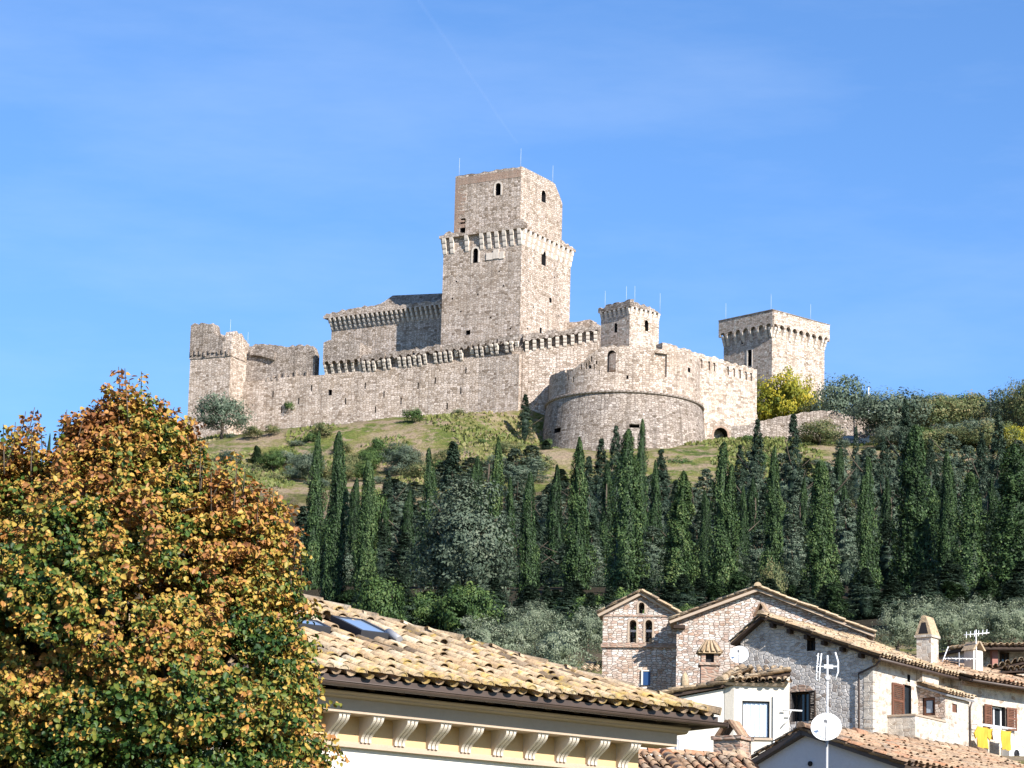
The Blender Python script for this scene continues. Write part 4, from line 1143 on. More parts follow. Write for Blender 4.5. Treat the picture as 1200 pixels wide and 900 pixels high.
def chimney(parent, x, y, z0, w, d, h, cap='tent', mat='brick', name='chimney', tilem='tile', caph=.55, rz=0.0):
    st = MB(); st.box(-w / 2, w / 2, -d / 2, d / 2, 0, h); st.box(-w / 2 - .05, w / 2 + .05, -d / 2 - .05, d / 2 + .05, h, h + .08)
    o = st.build(name, M[mat], parent); o.location = (x, y, z0); o.rotation_euler = (0, 0, rz)
    if cap == 'tent':          # two leaning slabs of tile, open at the ends
        c = MB(); a, b = w / 2 + .04, .05
        for s_ in (-1, 1):
            c.hexa([(s_ * a, -d / 2 - .04, h + .08), (s_ * (a - .05), -d / 2 - .04, h + .08), (s_ * (a - .05), d / 2 + .04, h + .08), (s_ * a, d / 2 + .04, h + .08)],
                   [(s_ * .06, -d / 2 - .04, h + .08 + caph), (0, -d / 2 - .04, h + .05 + caph), (0, d / 2 + .04, h + .05 + caph), (s_ * .06, d / 2 + .04, h + .08 + caph)], 0, .35 + .3 * (s_ > 0))
        c.build('cap', M[tilem], o)
        vd = MB(); vd.box(-w / 2 + .1, w / 2 - .1, -d / 2 + .06, d / 2 - .06, h + .081, h + .12); vd.build('flue', DK, o)
    elif cap == 'pyramid':
        c = MB(); lw = MB()
        for sx in (-1, 1):
            for sy in (-1, 1): lw.box(sx * (w / 2 - .07) - .06, sx * (w / 2 - .07) + .06, sy * (d / 2 - .07) - .06, sy * (d / 2 - .07) + .06, h + .08, h + .34)
        lw.build('cap_pier', M[mat], o)
        z = h + .34
        R0 = [(-w / 2 - .08, -d / 2 - .08), (w / 2 + .08, -d / 2 - .08), (w / 2 + .08, d / 2 + .08), (-w / 2 - .08, d / 2 + .08)]
        c.hexa([(a, b, z) for a, b in R0], [(a * .3, b * .3, z + caph) for a, b in R0], 0, .5)
        for s_ in range(4):
            (a, b), (a2, b2) = R0[s_], R0[(s_ + 1) % 4]
            for k in range(4):
                u = (k + .5) / 4; px, py = a + (a2 - a) * u, b + (b2 - b) * u
                c.tube([(px, py, z + .03), (px * .32, py * .32, z + caph + .03)], [.055, .035], 6, 0, .2 + .18 * k)
        c.build('cap', M[tilem], o)
        vd = MB(); vd.box(-w / 2 + .12, w / 2 - .12, -d / 2 + .12, d / 2 - .12, h + .081, h + .33); vd.build('flue', DK, o)
    elif cap == 'hood':        # tall sloping brick hood
        c = MB(); z = h + .08
        R0 = [(-w / 2 - .04, -d / 2 - .04), (w / 2 + .04, -d / 2 - .04), (w / 2 + .04, d / 2 + .04), (-w / 2 - .04, d / 2 + .04)]
        c.hexa([(a, b, z) for a, b in R0], [(a * .35, b * .9, z + caph) for a, b in R0], 0, .6)
        c.tube([(0, -d / 2 - .02, z + caph), (0, d / 2 + .02, z + caph)], w * .2, 8, 0, .6)
        c.build('cap', M[tilem], o)
        vd = MB(); vd.hexa([(-w * .33, -d / 2 - .045, z + .04), (w * .33, -d / 2 - .045, z + .04), (w * .33, d / 2 - .1, z + .04), (-w * .33, d / 2 - .1, z + .04)],
                           [(-w * .14, -d / 2 - .02, z + caph * .75), (w * .14, -d / 2 - .02, z + caph * .75), (w * .14, d / 2 - .1, z + caph * .75), (-w * .14, d / 2 - .1, z + caph * .75)])
        vd.build('flue', DK, o)
    return o

# ------------------------------------------------------------------ bell gable
def bell_gable():
    F = Frame(at(750, 757, 108.6), -8)
    t = fthing('bell_gable', 'pinkish stone gabled bell tower with three small arched openings, left of the bigger stone gable', 'bell tower', F)
    x0, x1 = F.xat(706, 0, 757), F.xat(797, 0, 757); xa = F.xat(751.5, 0, 700)
    ze0, ze1, za = F.zat(x0, 0, 721), F.zat(x1, 0, 725), F.zat(xa, 0, 698)
    zb = F.zat(xa, 0, 950)
    D = 1.5
    mb = MB(); gable_block(mb, x0, x1, xa, 0, D, zb, ze0, ze1, za)
    o = mb.build('wall', [M['church'], M['dark']], t); c = MB()
    P = lambda px, py: F.py(px, py, 0)
    sr = MB()
    for px, pt, pb, w in ((751.8, 706, 719, .21), (741.5, 726.5, 753, .25), (760, 726.5, 753, .25)):
        p, q = P(px, pb), P(px, pt); arched(c, p.x, p.z, q.z, w, -1, D + 1, 0)
        surround(sr, p.x, p.z, q.z, w, 0, .07, .02)
    cut(o, c)
    sr.build('arch_surround', M['cornice'], t)
    for px, pb in ((741.5, 753), (760, 753)):
        p = P(px, 738); b = MB(); b.box(p.x - .13, p.x + .13, .3, .4, p.z - .04, p.z + .04); b.build('bell_beam', M['white_metal'], t)
        bl = MB(); bl.lathe([(.02, p.z - .04), (.05, p.z - .07), (.065, p.z - .16), (.10, p.z - .24), (.085, p.z - .24)], 14, (p.x, .35)); bl.build('bell', M['dark_metal'], t)
    z = P(750, 757).z
    sc = MB(); sc.box(x0 - .05, x1 + .02, -.09, .1, z - .06, z + .05); sc.box(x0 - .02, x1, -.05, .1, z + .05, z + .10)
    ze = F.zat(xa, 0, 721.5); sc.box(x0 - .02, x1, -.035, .1, ze - .04, ze + .02)
    sc.build('string_course', M['brick'], t)
    dp = MB()
    for (xs, zs_, s_) in ((x0, ze0, -1), (x1, ze1, 1)):
        d = Vector((xa - xs, 0, za - zs_)); L = d.length; d.normalize(); n = Vector((-d.z, 0, d.x)); n = n if n.z > 0 else -n
        e = Vector((xs, 0, zs_)) - d * .16
        dp.hexa([e + Vector((0, -.16, 0)), e + d * (L + .16) + Vector((0, -.16, 0)), e + d * (L + .16) + Vector((0, D + .16, 0)), e + Vector((0, D + .16, 0))],
                [e + n * .09 + Vector((0, -.17, 0)), e + d * (L + .2) + n * .09 + Vector((0, -.17, 0)), e + d * (L + .2) + n * .09 + Vector((0, D + .17, 0)), e + n * .09 + Vector((0, D + .17, 0))])
    dp.build('raking_cornice', M['cornice'], t)
    rt = MB()
    for (xs, zs_, s_) in ((x0, ze0, -1), (x1, ze1, 1)):
        d = Vector((xa - xs, 0, za - zs_)); L = d.length; d.normalize()
        tile_roof(rt, Vector((xs, -.2, zs_ + .09)) - d * .2 if s_ < 0 else Vector((xs, D + .2, zs_ + .09)) - d * .2, Vector((0, 1 if s_ < 0 else -1, 0)), d, D + .4, L + .2, .22, .3, 5 + s_, seg=4)
    rt.build('roof_tiles', M['tile'], t, fix=False)
    p, q = P(753.5, 803), P(762, 787); s = MB(); s.box(p.x, q.x, -.05, .02, p.z, q.z)
    so = s.build('door', plain('blue_paint', (0.015, 0.055, 0.16), .5, .3), t)
    j = MB(); j.box(p.x - .06, p.x, -.08, .02, p.z, q.z + .06); j.box(p.x, q.x, -.075, .02, q.z, q.z + .05); j.build('jamb', M['plaster_white'], so)
    # low lean-to at the foot, left
    F2 = t
    a = P(684, 788); b = P(705, 788)
    ln = MB(); ln.box(a.x, x0 - .01, -.6, 1.4, zb, a.z - .12); ln.build('lean_to', M['church'], t)
    l2 = MB(); tile_roof(l2, (a.x - .1, -.75, a.z - .1), (1, 0, 0), (0, .95, .25), x0 - a.x + .05, 2.1, .22, .34, 6, seg=4); l2.build('lean_to_tiles', M['tile'], t, fix=False)
bell_gable()

# ------------------------------------------------------------------ stone church nave behind
def church():
    F = Frame(at(888, 740, 107), -5)
    t = fthing('stone_church', 'broad pinkish stone gable with a tiled verge, rising behind the grey rubble house', 'church', F)
    x0 = F.xat(793, 0, 735); xa = F.xat(888, 0, 690); x1 = xa + (xa - x0) * 1.35
    za = F.zat(xa, 0, 694); ze0 = F.zat(x0, 0, 729); ze1 = za - (za - ze0) * 1.35; zb = F.zat(xa, 0, 980)
    D = 7.0
    mb = MB(); gable_block(mb, x0, x1, xa, 0, D, zb, ze0, ze1, za); mb.build('wall', [M['church'], M['dark']], t)
    cn = MB(); bd = MB()
    dl = Vector((xa - x0, 0, za - ze0)); Ll = dl.length; dl.normalize(); dr = Vector((xa - x1, 0, za - ze1)); Lr = dr.length; dr.normalize()
    ov = .28
    slab(bd, Vector((x0, -.25, ze0 + .10)) - dl * ov, Vector((0, 1, 0)), dl, D + .3, Ll + ov, .09)
    slab(bd, Vector((x1, D + .05, ze1 + .105)) - dr * ov, Vector((0, -1, 0)), dr, D + .3, Lr + ov, .09)
    bd.build('roof_deck', M['cornice'], t)
    rt = MB()
    tile_roof(rt, Vector((x0, -.28, ze0 + .10)) - dl * ov, Vector((0, 1, 0)), dl, D + .3, Ll + ov, .22, .36, 3, seg=4)
    tile_roof(rt, Vector((x1, D + .02, ze1 + .10)) - dr * ov, Vector((0, -1, 0)), dr, D + .3, Lr + ov, .22, .36, 4, seg=4)
    ridge_tiles(rt, (xa, -.28, za + .16), (xa, D, za + .16), .13, .38, 4)
    rt.build('roof_tiles', M['tile'], t, fix=False)
    p = F.py(791, 731, -.3); q = MB(); q.box(p.x - .05, p.x + .35, -.22, .1, p.z - .14, p.z - .02); q.build('eave_stone', M['wood_dark'], t)
church()

# ------------------------------------------------------------------ grey rubble house
def rubble_house():
    F = Frame(at(1022, 800, 97), -35)
    t = fthing('rubble_house', 'two-storey rubble house, its grey gable in shade and its whitewashed right side in sun', 'house', F)
    x0 = F.xat(868, 0, 760); xa = F.xat(896, 0, 740)
    za = F.zat(xa, 0, 727); ze1 = F.zat(0, 0, 770); ze0 = F.zat(x0, 0, 752); zb = F.zat(0, 0, 1010)
    D = F.pxp(1138, 800, 0).y
    mb = MB(); gable_block(mb, x0, 0, xa, 0, D, zb, ze0, ze1, za)
    o = mb.build('wall', [M['rubble'], M['dark']], t); c = MB()
    P = lambda px, py, y=0: F.py(px, py, y); Q = lambda px, py, x=0: F.pxp(px, py, x)
    a, b = P(945.5, 763), P(955.5, 747); niche(c, a.x, b.x, a.z, b.z, 0, .35)
    e, f = P(927, 846), P(949, 810); niche(c, e.x, f.x, e.z, f.z, 0, .5)
    g, h = Q(1057.5, 839), Q(1067, 804); c.box(-.45, 1, g.y, h.y, g.z, h.z, 1)
    k = Q(1064, 795); c.box(-.2, 1, k.y - .12, k.y + .12, k.z - .12, k.z + .12, 1)
    cut(o, c)
    window(F, t, a.x, b.x, a.z, b.z, .15, 'wood_dark', mull=1, sill=False)
    w1 = window(F, t, e.x, f.x, e.z, f.z, .25, 'wood_dark', mull=1, sill=True)
    shutter(t, f.x, e.z, f.z, (f.x - e.x) * .48, -.03, R(-25), 1, 'wood_dark'); shutter(t, e.x, e.z, f.z, (f.x - e.x) * .42, -.03, R(28), -1, 'wood_dark')
    ln = MB(); ln.prism([(e.x - .15, -.03, f.z), (f.x + .15, -.03, f.z), (f.x, -.03, f.z + .16), ((e.x + f.x) / 2, -.03, f.z + .24), (e.x, -.03, f.z + .16)], (0, .1, 0)); ln.build('lintel', M['brick'], t)
    # sunlit side: whitewashed skin, proud of the rubble
    sk = MB()
    bm0 = F.zat(0, D, 990)
    sk.box(-.2, .03, .14, D + .004, zb, ze1 - .03); so = sk.build('side_wall', [M['white_stone'], M['dark']], t)
    c = MB(); c.box(-.45, 1, g.y, h.y, g.z, h.z, 1); k = Q(1064, 795); c.box(-.2, 1, k.y - .1, k.y + .1, k.z - .12, k.z + .12, 1); cut(so, c)
    qn = MB()
    rng = random.Random(6)
    z = zb
    while z < ze1 - .3:
        hh = rng.uniform(.22, .34); l = rng.uniform(.25, .55); qn.box(-.3, .035, -.012, l, z, z + hh - .015); z += hh
    qn.build('corner_stones', M['white_stone'], t)
    wf = MB(); wf.box(-.12, -.07, g.y, h.y, g.z, h.z); wo = wf.build('window', M['glass'], t, label='dark side window')
    sh = MB(); s0, s1 = Q(1043.5, 840), Q(1057, 803); b_ = .07
    n = 18; hz = s1.z - s0.z
    sh.box(.05, .09, s0.y, s0.y + b_, s0.z, s1.z); sh.box(.05, .09, s1.y - b_, s1.y, s0.z, s1.z)
    for k in (0, .48, .94): sh.box(.052, .088, s0.y + b_, s1.y - b_, s0.z + hz * k, s0.z + hz * k + b_)
    for k in range(n):
        z = s0.z + hz * (k + .5) / n; sh.hexa([(.055, s0.y + b_, z), (.055, s1.y - b_, z), (.08, s1.y - b_, z - .02), (.08, s0.y + b_, z - .02)], [(.055, s0.y + b_, z + .014), (.055, s1.y - b_, z + .014), (.08, s1.y - b_, z - .006), (.08, s0.y + b_, z - .006)])
    sh.build('shutter', M['wood_brown'], t)
    # roof
    dr = Vector((xa - 0, 0, za - ze1)); Lr = dr.length; dr.normalize(); dl = Vector((xa - x0, 0, za - ze0)); Ll = dl.length; dl.normalize()
    ov = .42; ovy = .28
    bd = MB()
    slab(bd, Vector((0, D + .1, ze1 + .10)) - dr * ov, Vector((0, -1, 0)), dr, D + .1 + ovy, Lr + ov, .08)
    slab(bd, Vector((x0, -ovy, ze0 + .104)) - dl * .3, Vector((0, 1, 0)), dl, D + .1 + ovy, Ll + .3, .08)
    bd.build('roof_deck', M['wood_dark'], t)
    rt = MB()
    tile_roof(rt, Vector((0, D + .12, ze1 + .09)) - dr * (ov + .05), Vector((0, -1, 0)), dr, D + .12 + ovy + .04, Lr + ov + .05, .22, .36, 7, seg=4)
    tile_roof(rt, Vector((x0, -ovy, ze0 + .09)) - dl * .33, Vector((0, 1, 0)), dl, D + .1 + ovy, Ll + .33, .22, .36, 8, seg=4)
    ridge_tiles(rt, (xa, -ovy, za + .15), (xa, D + .1, za + .15), .13, .38, 9)
    rt.build('roof_tiles', M['tile'], t, fix=False)
    # purlin ends under the verge
    pm = MB(); pm.box(-.06, .06, -.26, .1, -.16, -.02); pme = pm.mesh('purlin_end', M['wood_dark'])
    for u in (.08, .25, .42, .58, .74, .9):
        pp = Vector((0, 0, ze1)) + (Vector((xa, 0, za)) - Vector((0, 0, ze1))) * u; put('purlin_end', pme, t, (pp.x, 0, pp.z + .02))
    g2 = MB(); g2.tube([(.42, -ovy, ze1 - .12), (.42, D, ze1 - .12)], .05, 8); g2.build('gutter', M['gutter'], t)
    dn = MB(); dz = F.zat(0, -.1, 853); dn.tube([(.40, -.2, ze1 - .14), (.25, -.16, ze1 - .28), (-.42, -.12, ze1 - .52), (-.42, -.10, ze1 - .75), (-.42, -.10, zb)], .035, 8); dn.build('downpipe', M['gutter'], t)
    # chimney through the roof near the eave, its stack showing on the wall below
    cy = Q(1087, 790, .15).y; cz = F.zat(.0, cy, 772)
    cw = abs(Q(1097, 790, .2).y - Q(1078, 790, .2).y)
    sk = MB(); zc0 = F.zat(.1, cy, 801); sk.box(.02, .26, cy - cw / 2, cy + cw / 2, zc0, ze1 + .1); sk.build('chimney_breast', M['white_stone'], t)
    xc = F.loc(at(1086, 768, 99)).x
    pc = Q(1087, 768, -.9)
    zroof = ze1 + (za - ze1) / (0 - xa) * .9
    zt_ = F.zat(-.9, pc.y, 748)
    chimney(t, -.9, pc.y, zroof - .2, .54, .54, zt_ - zroof + .2, 'hood', 'white_stone', caph=.56, rz=0)
    # annexe with a lean-to roof
    ya = Q(1075, 840, 0).y; ax = F.py(1108, 840, ya).x; yb = Q(1136, 840, ax).y
    zt0 = F.zat(0, ya, 802); zt1 = F.zat(ax, ya, 812)
    am = MB()
    f = lambda y: [(.031, y, zb), (ax, y, zb), (ax, y, zt1 - .1), (.031, y, zt0 - .05)]
    am.hexa(f(ya), f(yb)); ao = am.build('annexe', [M['white_stone'], M['dark']], t)
    c = MB(); w0, w1 = F.py(1081.5, 839, ya), F.py(1096, 817, ya); c.box(w0.x, w1.x, ya - 1, ya + .2, w0.z, w1.z, 1)
    u0, u1 = Q(1116, 834, ax), Q(1121.5, 825.5, ax); c.box(ax - .2, ax + 1, u0.y, u1.y, u0.z, u1.z, 1)
    cut(ao, c)
    rs = MB(); rs.box(w0.x - .5, ax - .01, ya - .01, ya + .06, w0.z - .45, w1.z + .3); 
    c = MB(); c.box(w0.x, w1.x, ya - 1, ya + .2, w0.z, w1.z, 1)
    ro = rs.build('bare_stone_patch', [M['church'], M['dark']], t); cut(ro, c)
    window(F, t, w0.x, w1.x, w0.z, w1.z, ya, 'wood_brown', mull=0, bar=.08)
    cu = MB(); cu.box(w0.x + .1, w0.x + (w1.x - w0.x) * .7, ya + .06, ya + .075, w0.z + .1, w1.z - .1); cu.build('curtain', plain('blue_grey_curtain', (.35, .42, .5)), t)
    sv = MB(); sv.box(ax - .08, ax - .04, u0.y, u1.y, u0.z, u1.z); sv.build('vent', M['wood_brown'], t)
    ad = MB(); d = Vector((-ax, 0, zt0 - zt1)).normalized()
    slab(ad, (ax + .14, yb + .12, zt1 - .06), (0, -1, 0), d, yb - ya + .26, ax + .12, .06); ad.build('annexe_roof', M['grey_metal'], t)
    at_ = MB(); tile_roof(at_, (ax + .17, yb + .14, zt1 - .06), (0, -1, 0), d, yb - ya + .3, ax + .1, .22, .34, 12, seg=4); at_.build('annexe_tiles', M['tile'], t, fix=False)
    p2 = MB(); p2.tube([(ax + .12, yb - .05, zt1 - .12), (ax + .05, yb - .05, zt1 - .3), (ax + .05, yb - .05, zb)], .03, 8); p2.build('downpipe', M['gutter'], t)
    # terrace parapet
    yp = Q(1040, 850, .03).y; bx = F.py(1072.5, 850, yp).x; zp = F.zat(bx, yp, 838.5)
    tp = MB(); tp.box(.031, bx, yp, ya - .003, zb, zp); tp.build('terrace', M['white_stone'], t)
    cp = MB(); cp.box(.031, bx + .03, yp - .03, ya - .004, zp, zp + .06); cp.build('terrace_coping', M['cornice'], t)
    return F, D, ze1
RH = rubble_house()

# ------------------------------------------------------------------ cream house at the right edge with shutters
def cream_house():
    F = Frame(at(1142, 830, 101.5), 42)
    t = fthing('cream_house', 'cream stone house at the right edge with rust-brown shutters and yellow washing below its window', 'house', F)
    x1 = F.xat(1290, 0, 840); x0 = F.xat(1128, 0, 840)
    zt_ = F.zat(0, 0, 797); zb = F.zat(0, 0, 1000)
    D = 5
    mb = MB(); mb.box(x0, x1, 0, D, zb, zt_); o = mb.build('wall', [M['white_stone'], M['dark']], t)
    P = lambda px, py, y=0: F.py(px, py, y)
    a, b = P(1160.5, 853), P(1178, 829); c = MB(); niche(c, a.x, b.x, a.z, b.z, 0, .5); cut(o, c)
    window(F, t, a.x, b.x, a.z, b.z, .12, 'white_metal', mull=1)
    shutter(t, a.x, a.z, b.z, a.x - P(1151.5, 840).x, -.06, R(4), -1); shutter(t, b.x, a.z, b.z, P(1188.5, 840).x - b.x, -.06, R(-6), 1)
    ov = .5; d = Vector((0, 1, .30)).normalized()
    bd = MB(); slab(bd, (x0 - .2, -ov, zt_ - .08), (1, 0, 0), d, x1 - x0 + .2, D + .5, .08); bd.build('roof_deck', M['wood_dark'], t)
    rt = MB(); tile_roof(rt, (x0 - .2, -ov - .05, zt_ - .08), (1, 0, 0), d, x1 - x0 + .2, 3.4, .22, .36, 21, seg=4); rt.build('roof_tiles', M['tile_red'], t, fix=False)
    g = MB(); g.tube([(x0 - .2, -ov - .08, zt_ - .13), (x1, -ov - .08, zt_ - .13)], .05, 8); g.build('gutter', M['gutter'], t)
    eb = MB(); eb.box(x0, x1, -.12, .02, zt_ - .22, zt_ - .1); eb.build('eave_course', M['brick'], t)
    # clothes line
    yl = -.55
    r0, r1 = P(1153, 848.5, yl), P(1190, 853, yl)
    rk = thing('clothes_airer', 'white clothes airer hung under the shuttered window', 'clothes airer', F.o, F.a)
    l = MB()
    for dy in (0, .16, .32): l.tube([(r0.x, yl + dy, r0.z), (r1.x, yl + dy, r0.z)], .012, 6)
    for x in (r0.x, (r0.x + r1.x) / 2, r1.x): l.tube([(x, yl - .02, r0.z), (x, 0, r0.z + .02)], .012, 6)
    l.build('rail', M['white_metal'], rk)
    ym = plain('yellow_cloth', (.56, .345, .05), .9, .1, var=.15); wm = plain('white_cloth', (.8, .78, .72), .9, .1)
    line_y = -.75
    def cloth(name, px0, px1, py0, py1, mat, lab, cat, yy, sleeves=False, seed=0):
        a, b = P(px0, py1, yy), P(px1, py0, yy); mb = MB(); n = 14; rows = 8
        rng = random.Random(seed)
        def s(u, v, off): return (a.x + (b.x - a.x) * u, yy + off + .035 * math.sin(u * 17 + seed) * v + .02 * math.sin(v * 5 + u * 6), b.z + (a.z - b.z) * v - .02 * math.sin(u * math.pi) * (1 - v) + .02 * math.sin(u * 9 + seed) * v)
        for off in (0, .012):
            G = [[mb.idx([s(i / n, j / rows, off)])[0] for i in range(n + 1)] for j in range(rows + 1)]
            for j in range(rows):
                for i in range(n): mb.fi((G[j][i], G[j][i + 1], G[j + 1][i + 1], G[j + 1][i]), smooth=True)
        if sleeves:
            for sgn, x in ((-1, a.x), (1, b.x)):
                mb.hexa([(x, yy, b.z - .02), (x, yy, b.z - .3), (x, yy + .03, b.z - .3), (x, yy + .03, b.z - .02)],
                        [(x + sgn * .2, yy - .02, b.z - .25), (x + sgn * .12, yy - .02, b.z - .42), (x + sgn * .12, yy + .02, b.z - .42), (x + sgn * .2, yy + .02, b.z - .25)])
        o = mb.build(name, mat); o.location = F.o; o.rotation_euler = (0, 0, F.a); tag(o, lab, cat, 'washing under the shuttered window'); return o
    cloth('shirt', 1146, 1157, 852.5, 876, ym, 'yellow shirt with sleeves, leftmost piece of the washing', 'shirt', -.60, True, 1)
    cloth('towel', 1158, 1163.5, 854, 866, ym, 'small yellow towel hanging between shirt and white cloth', 'towel', -.52, False, 2)
    cloth('cloth', 1164, 1173, 856, 868, wm, 'white cloth hanging in the middle of the washing', 'cloth', -.60, False, 3)
    cloth('towel', 1173.5, 1185, 857, 878, ym, 'large yellow towel, rightmost piece of the washing', 'towel', -.55, False, 4)
    # wall unit
    u0, u1 = P(1183, 889, -.35), P(1206, 879, -.35)
    ac = thing('air_conditioner', 'white air conditioner box on the wall at the right edge, below the yellow washing', 'air conditioner', F.o, F.a)
    b = MB(); b.box(u0.x, u1.x, -.35, -.02, u0.z, u1.z); b.box(u0.x - .01, u1.x + .01, -.36, -.01, u1.z, u1.z + .02); b.build('casing', M['white_metal'], ac)
    xm = u0.x + (u1.x - u0.x) * .36; zm = (u0.z + u1.z) / 2; rr = (u1.z - u0.z) * .38
    gr = MB()
    for k in range(4):
        q = rr * (k + 1) / 4; ring = [(xm + q * math.cos(2 * math.pi * i / 20), -.365, zm + q * math.sin(2 * math.pi * i / 20)) for i in range(21)]; gr.tube(ring, .008, 5)
    gr.build('fan_grille', M['dark_metal'], ac)
    fd = MB(); fd.prism([(xm + rr * .95 * math.cos(2 * math.pi * i / 20), -.353, zm + rr * .95 * math.sin(2 * math.pi * i / 20)) for i in range(20)], (0, .002, 0)); fd.build('fan_opening', DK, ac)
    return F
CF = cream_house()

# ------------------------------------------------------------------ roofs behind the cream house
def back_houses():
    F = Frame(at(1150, 775, 112), 12)
    t = fthing('loggia_house', 'house with a dark blue shaded loggia and a red post under its tiled eave', 'house', F)
    x0, x1 = F.xat(1147, 0, 770), F.xat(1290, 0, 770)
    zb = F.zat(0, 0, 990); zt_ = F.zat(0, 0, 760)
    mb = MB(); mb.box(x0, x1, 1.2, 5, zb, zt_ + .3); mb.build('wall', M['rubble'], t)
    P = lambda px, py, y=0: F.py(px, py, y)
    p = P(1165, 770, .2); ps = MB(); ps.box(p.x - .11, p.x + .11, .1, .32, zb, zt_ + .05); ps.build('post', plain('red_post', (.30, .13, .10), .7), t)
    lf = MB(); lf.box(x0 + .05, p.x - .3, 1.05, 1.19, zb, zt_ - .1); lf.build('blue_wall', plain('dark_blue_paint', (.05, .07, .16), .6), t)
    dr = MB(); dr.box(x0 + .25, p.x - .4, 1.0, 1.045, zb, zt_ - .32); dr.build('door', plain('blue_door', (.03, .045, .12), .5), t)
    a, b = P(1172, 777, 1.2), P(1182, 765, 1.2)
    window(F, t, a.x, b.x, a.z, b.z, 1.1, 'wood_dark', sill=False)
    d = Vector((0, 1, .3)).normalized(); rise = math.tan(0)
    sl = Vector((1, 0, .05)).normalized()
    bd = MB(); slab(bd, (x0 - .25, -.35, zt_ - .0), sl, Vector((0, 1, .07)).normalized(), x1 - x0, 5.5, .09); bd.build('roof_deck', M['wood_dark'], t)
    d = Vector((0, 1, .07)).normalized(); rt = MB(); tile_roof(rt, (x0 - .3, -.4, zt_ + .0), sl, d, x1 - x0, 3.0, .22, .36, 31, seg=4); rt.build('roof_tiles', M['tile'], t, fix=False)
    # two lower roofs in front of it
    F2 = Frame(at(1150, 788, 106), -8)
    t2 = fthing('tiled_outbuilding', 'low stone outbuilding with two small tiled roofs, in front of the blue loggia', 'outbuilding', F2)
    xa, xb = F2.xat(1153, 0, 785), F2.xat(1290, 0, 785)
    z1 = F2.zat(xa, 0, 787); zb = F2.zat(0, 0, 990)
    sl = Vector((1, 0, .24)).normalized()
    w = MB(); f = lambda y: [(xa, y, zb), (xb, y, zb), (xb, y, z1 + (xb - xa) * .24 - .1), (xa, y, z1 - .1)]
    w.hexa(f(.35), f(2.4)); w.build('wall', M['white_stone'], t2)
    bd = MB(); slab(bd, (xa - .1, 0, z1), sl, d, xb - xa, 2.6, .07); bd.build('roof_deck', M['wood_dark'], t2)
    rt = MB(); tile_roof(rt, (xa - .1, -.05, z1), sl, d, xb - xa, 2.6, .21, .34, 33, seg=4); rt.build('roof_tiles', M['tile'], t2, fix=False)
    xa2 = F2.xat(1174, -1.2, 787); z2 = F2.zat(xa2, -1.2, 787)
    bd = MB(); slab(bd, (xa2, -1.3, z2), Vector((1, 0, .05)).normalized(), d, xb - xa2, 1.1, .06); bd.build('roof_deck', M['wood_dark'], t2)
    rt = MB(); tile_roof(rt, (xa2, -1.35, z2), Vector((1, 0, .05)).normalized(), d, xb - xa2, 1.1, .21, .34, 35, seg=4); rt.build('lower_roof_tiles', M['tile'], t2, fix=False)
    w = MB(); w.box(xa2 + .3, xb, -.95, -.2, zb, z2 - .12); w.build('lower_wall', M['wood_dark'], t2)
    # pale plastered chimney, standing between the houses
    p = at(1141, 786, 103.5); c = thing('tall_chimney', 'pale plastered chimney with a tent-shaped tile cap, right of the bare brick one', 'chimney', (p.x, p.y, p.z - 1.5), R(35))
    st = MB(); zt_ = at(1141, 763, 103.5).z - p.z + 1.5; st.box(-.22, .22, -.22, .22, -9, zt_); st.build('shaft', M['plaster'], c)
    cp = MB(); z = zt_; ht = at(1141, 752, 103.5).z - at(1141, 763, 103.5).z
    for s_ in (-1, 1):
        cp.hexa([(s_ * .3, -.3, z), (s_ * .23, -.3, z), (s_ * .23, .3, z), (s_ * .3, .3, z)], [(s_ * .06, -.3, z + ht), (0, -.3, z + ht - .03), (0, .3, z + ht - .03), (s_ * .06, .3, z + ht)], 0, .7)
    cp.build('cap', M['tile'], c)
    p2 = at(1144, 757, 103.2); an = thing('roof_antenna', 'white roof antenna sticking up behind the pale plastered chimney', 'antenna', p2)
    m_ = MB(); m_.tube([(0, 0, -1.5), (0, 0, .55)], .02, 6); m_.build('mast', M['white_metal'], an)
    e = MB()
    for k in range(6): e.tube([(-.35 + .14 * k, -.12 + .03 * k, .25 + .03 * k), (-.3 + .14 * k, .2, .5 + .02 * k)], .014, 5)
    e.tube([(-.42, 0, .36), (.45, 0, .46)], .016, 5); e.build('elements', M['white_metal'], an)
    p3 = at(1124, 775, 103.0); an2 = thing('roof_antenna', 'tangle of pale antenna rods low on the tiles left of the pale chimney', 'antenna', p3)
    m_ = MB(); m_.tube([(0, 0, -1.2), (0, 0, .3)], .02, 6); m_.build('mast', M['grey_metal'], an2)
    e = MB()
    for k in range(9): e.tube([(-.5 + .12 * k, -.25, .02 + .02 * (k % 3)), (-.45 + .12 * k, .3, .16)], .015, 5)
    e.tube([(-.55, 0, .08), (.55, 0, .1)], .018, 5); e.tube([(-.6, -.1, -.1), (-.35, .1, .5)], .02, 5); e.build('elements', M['white_metal'], an2)
back_houses()

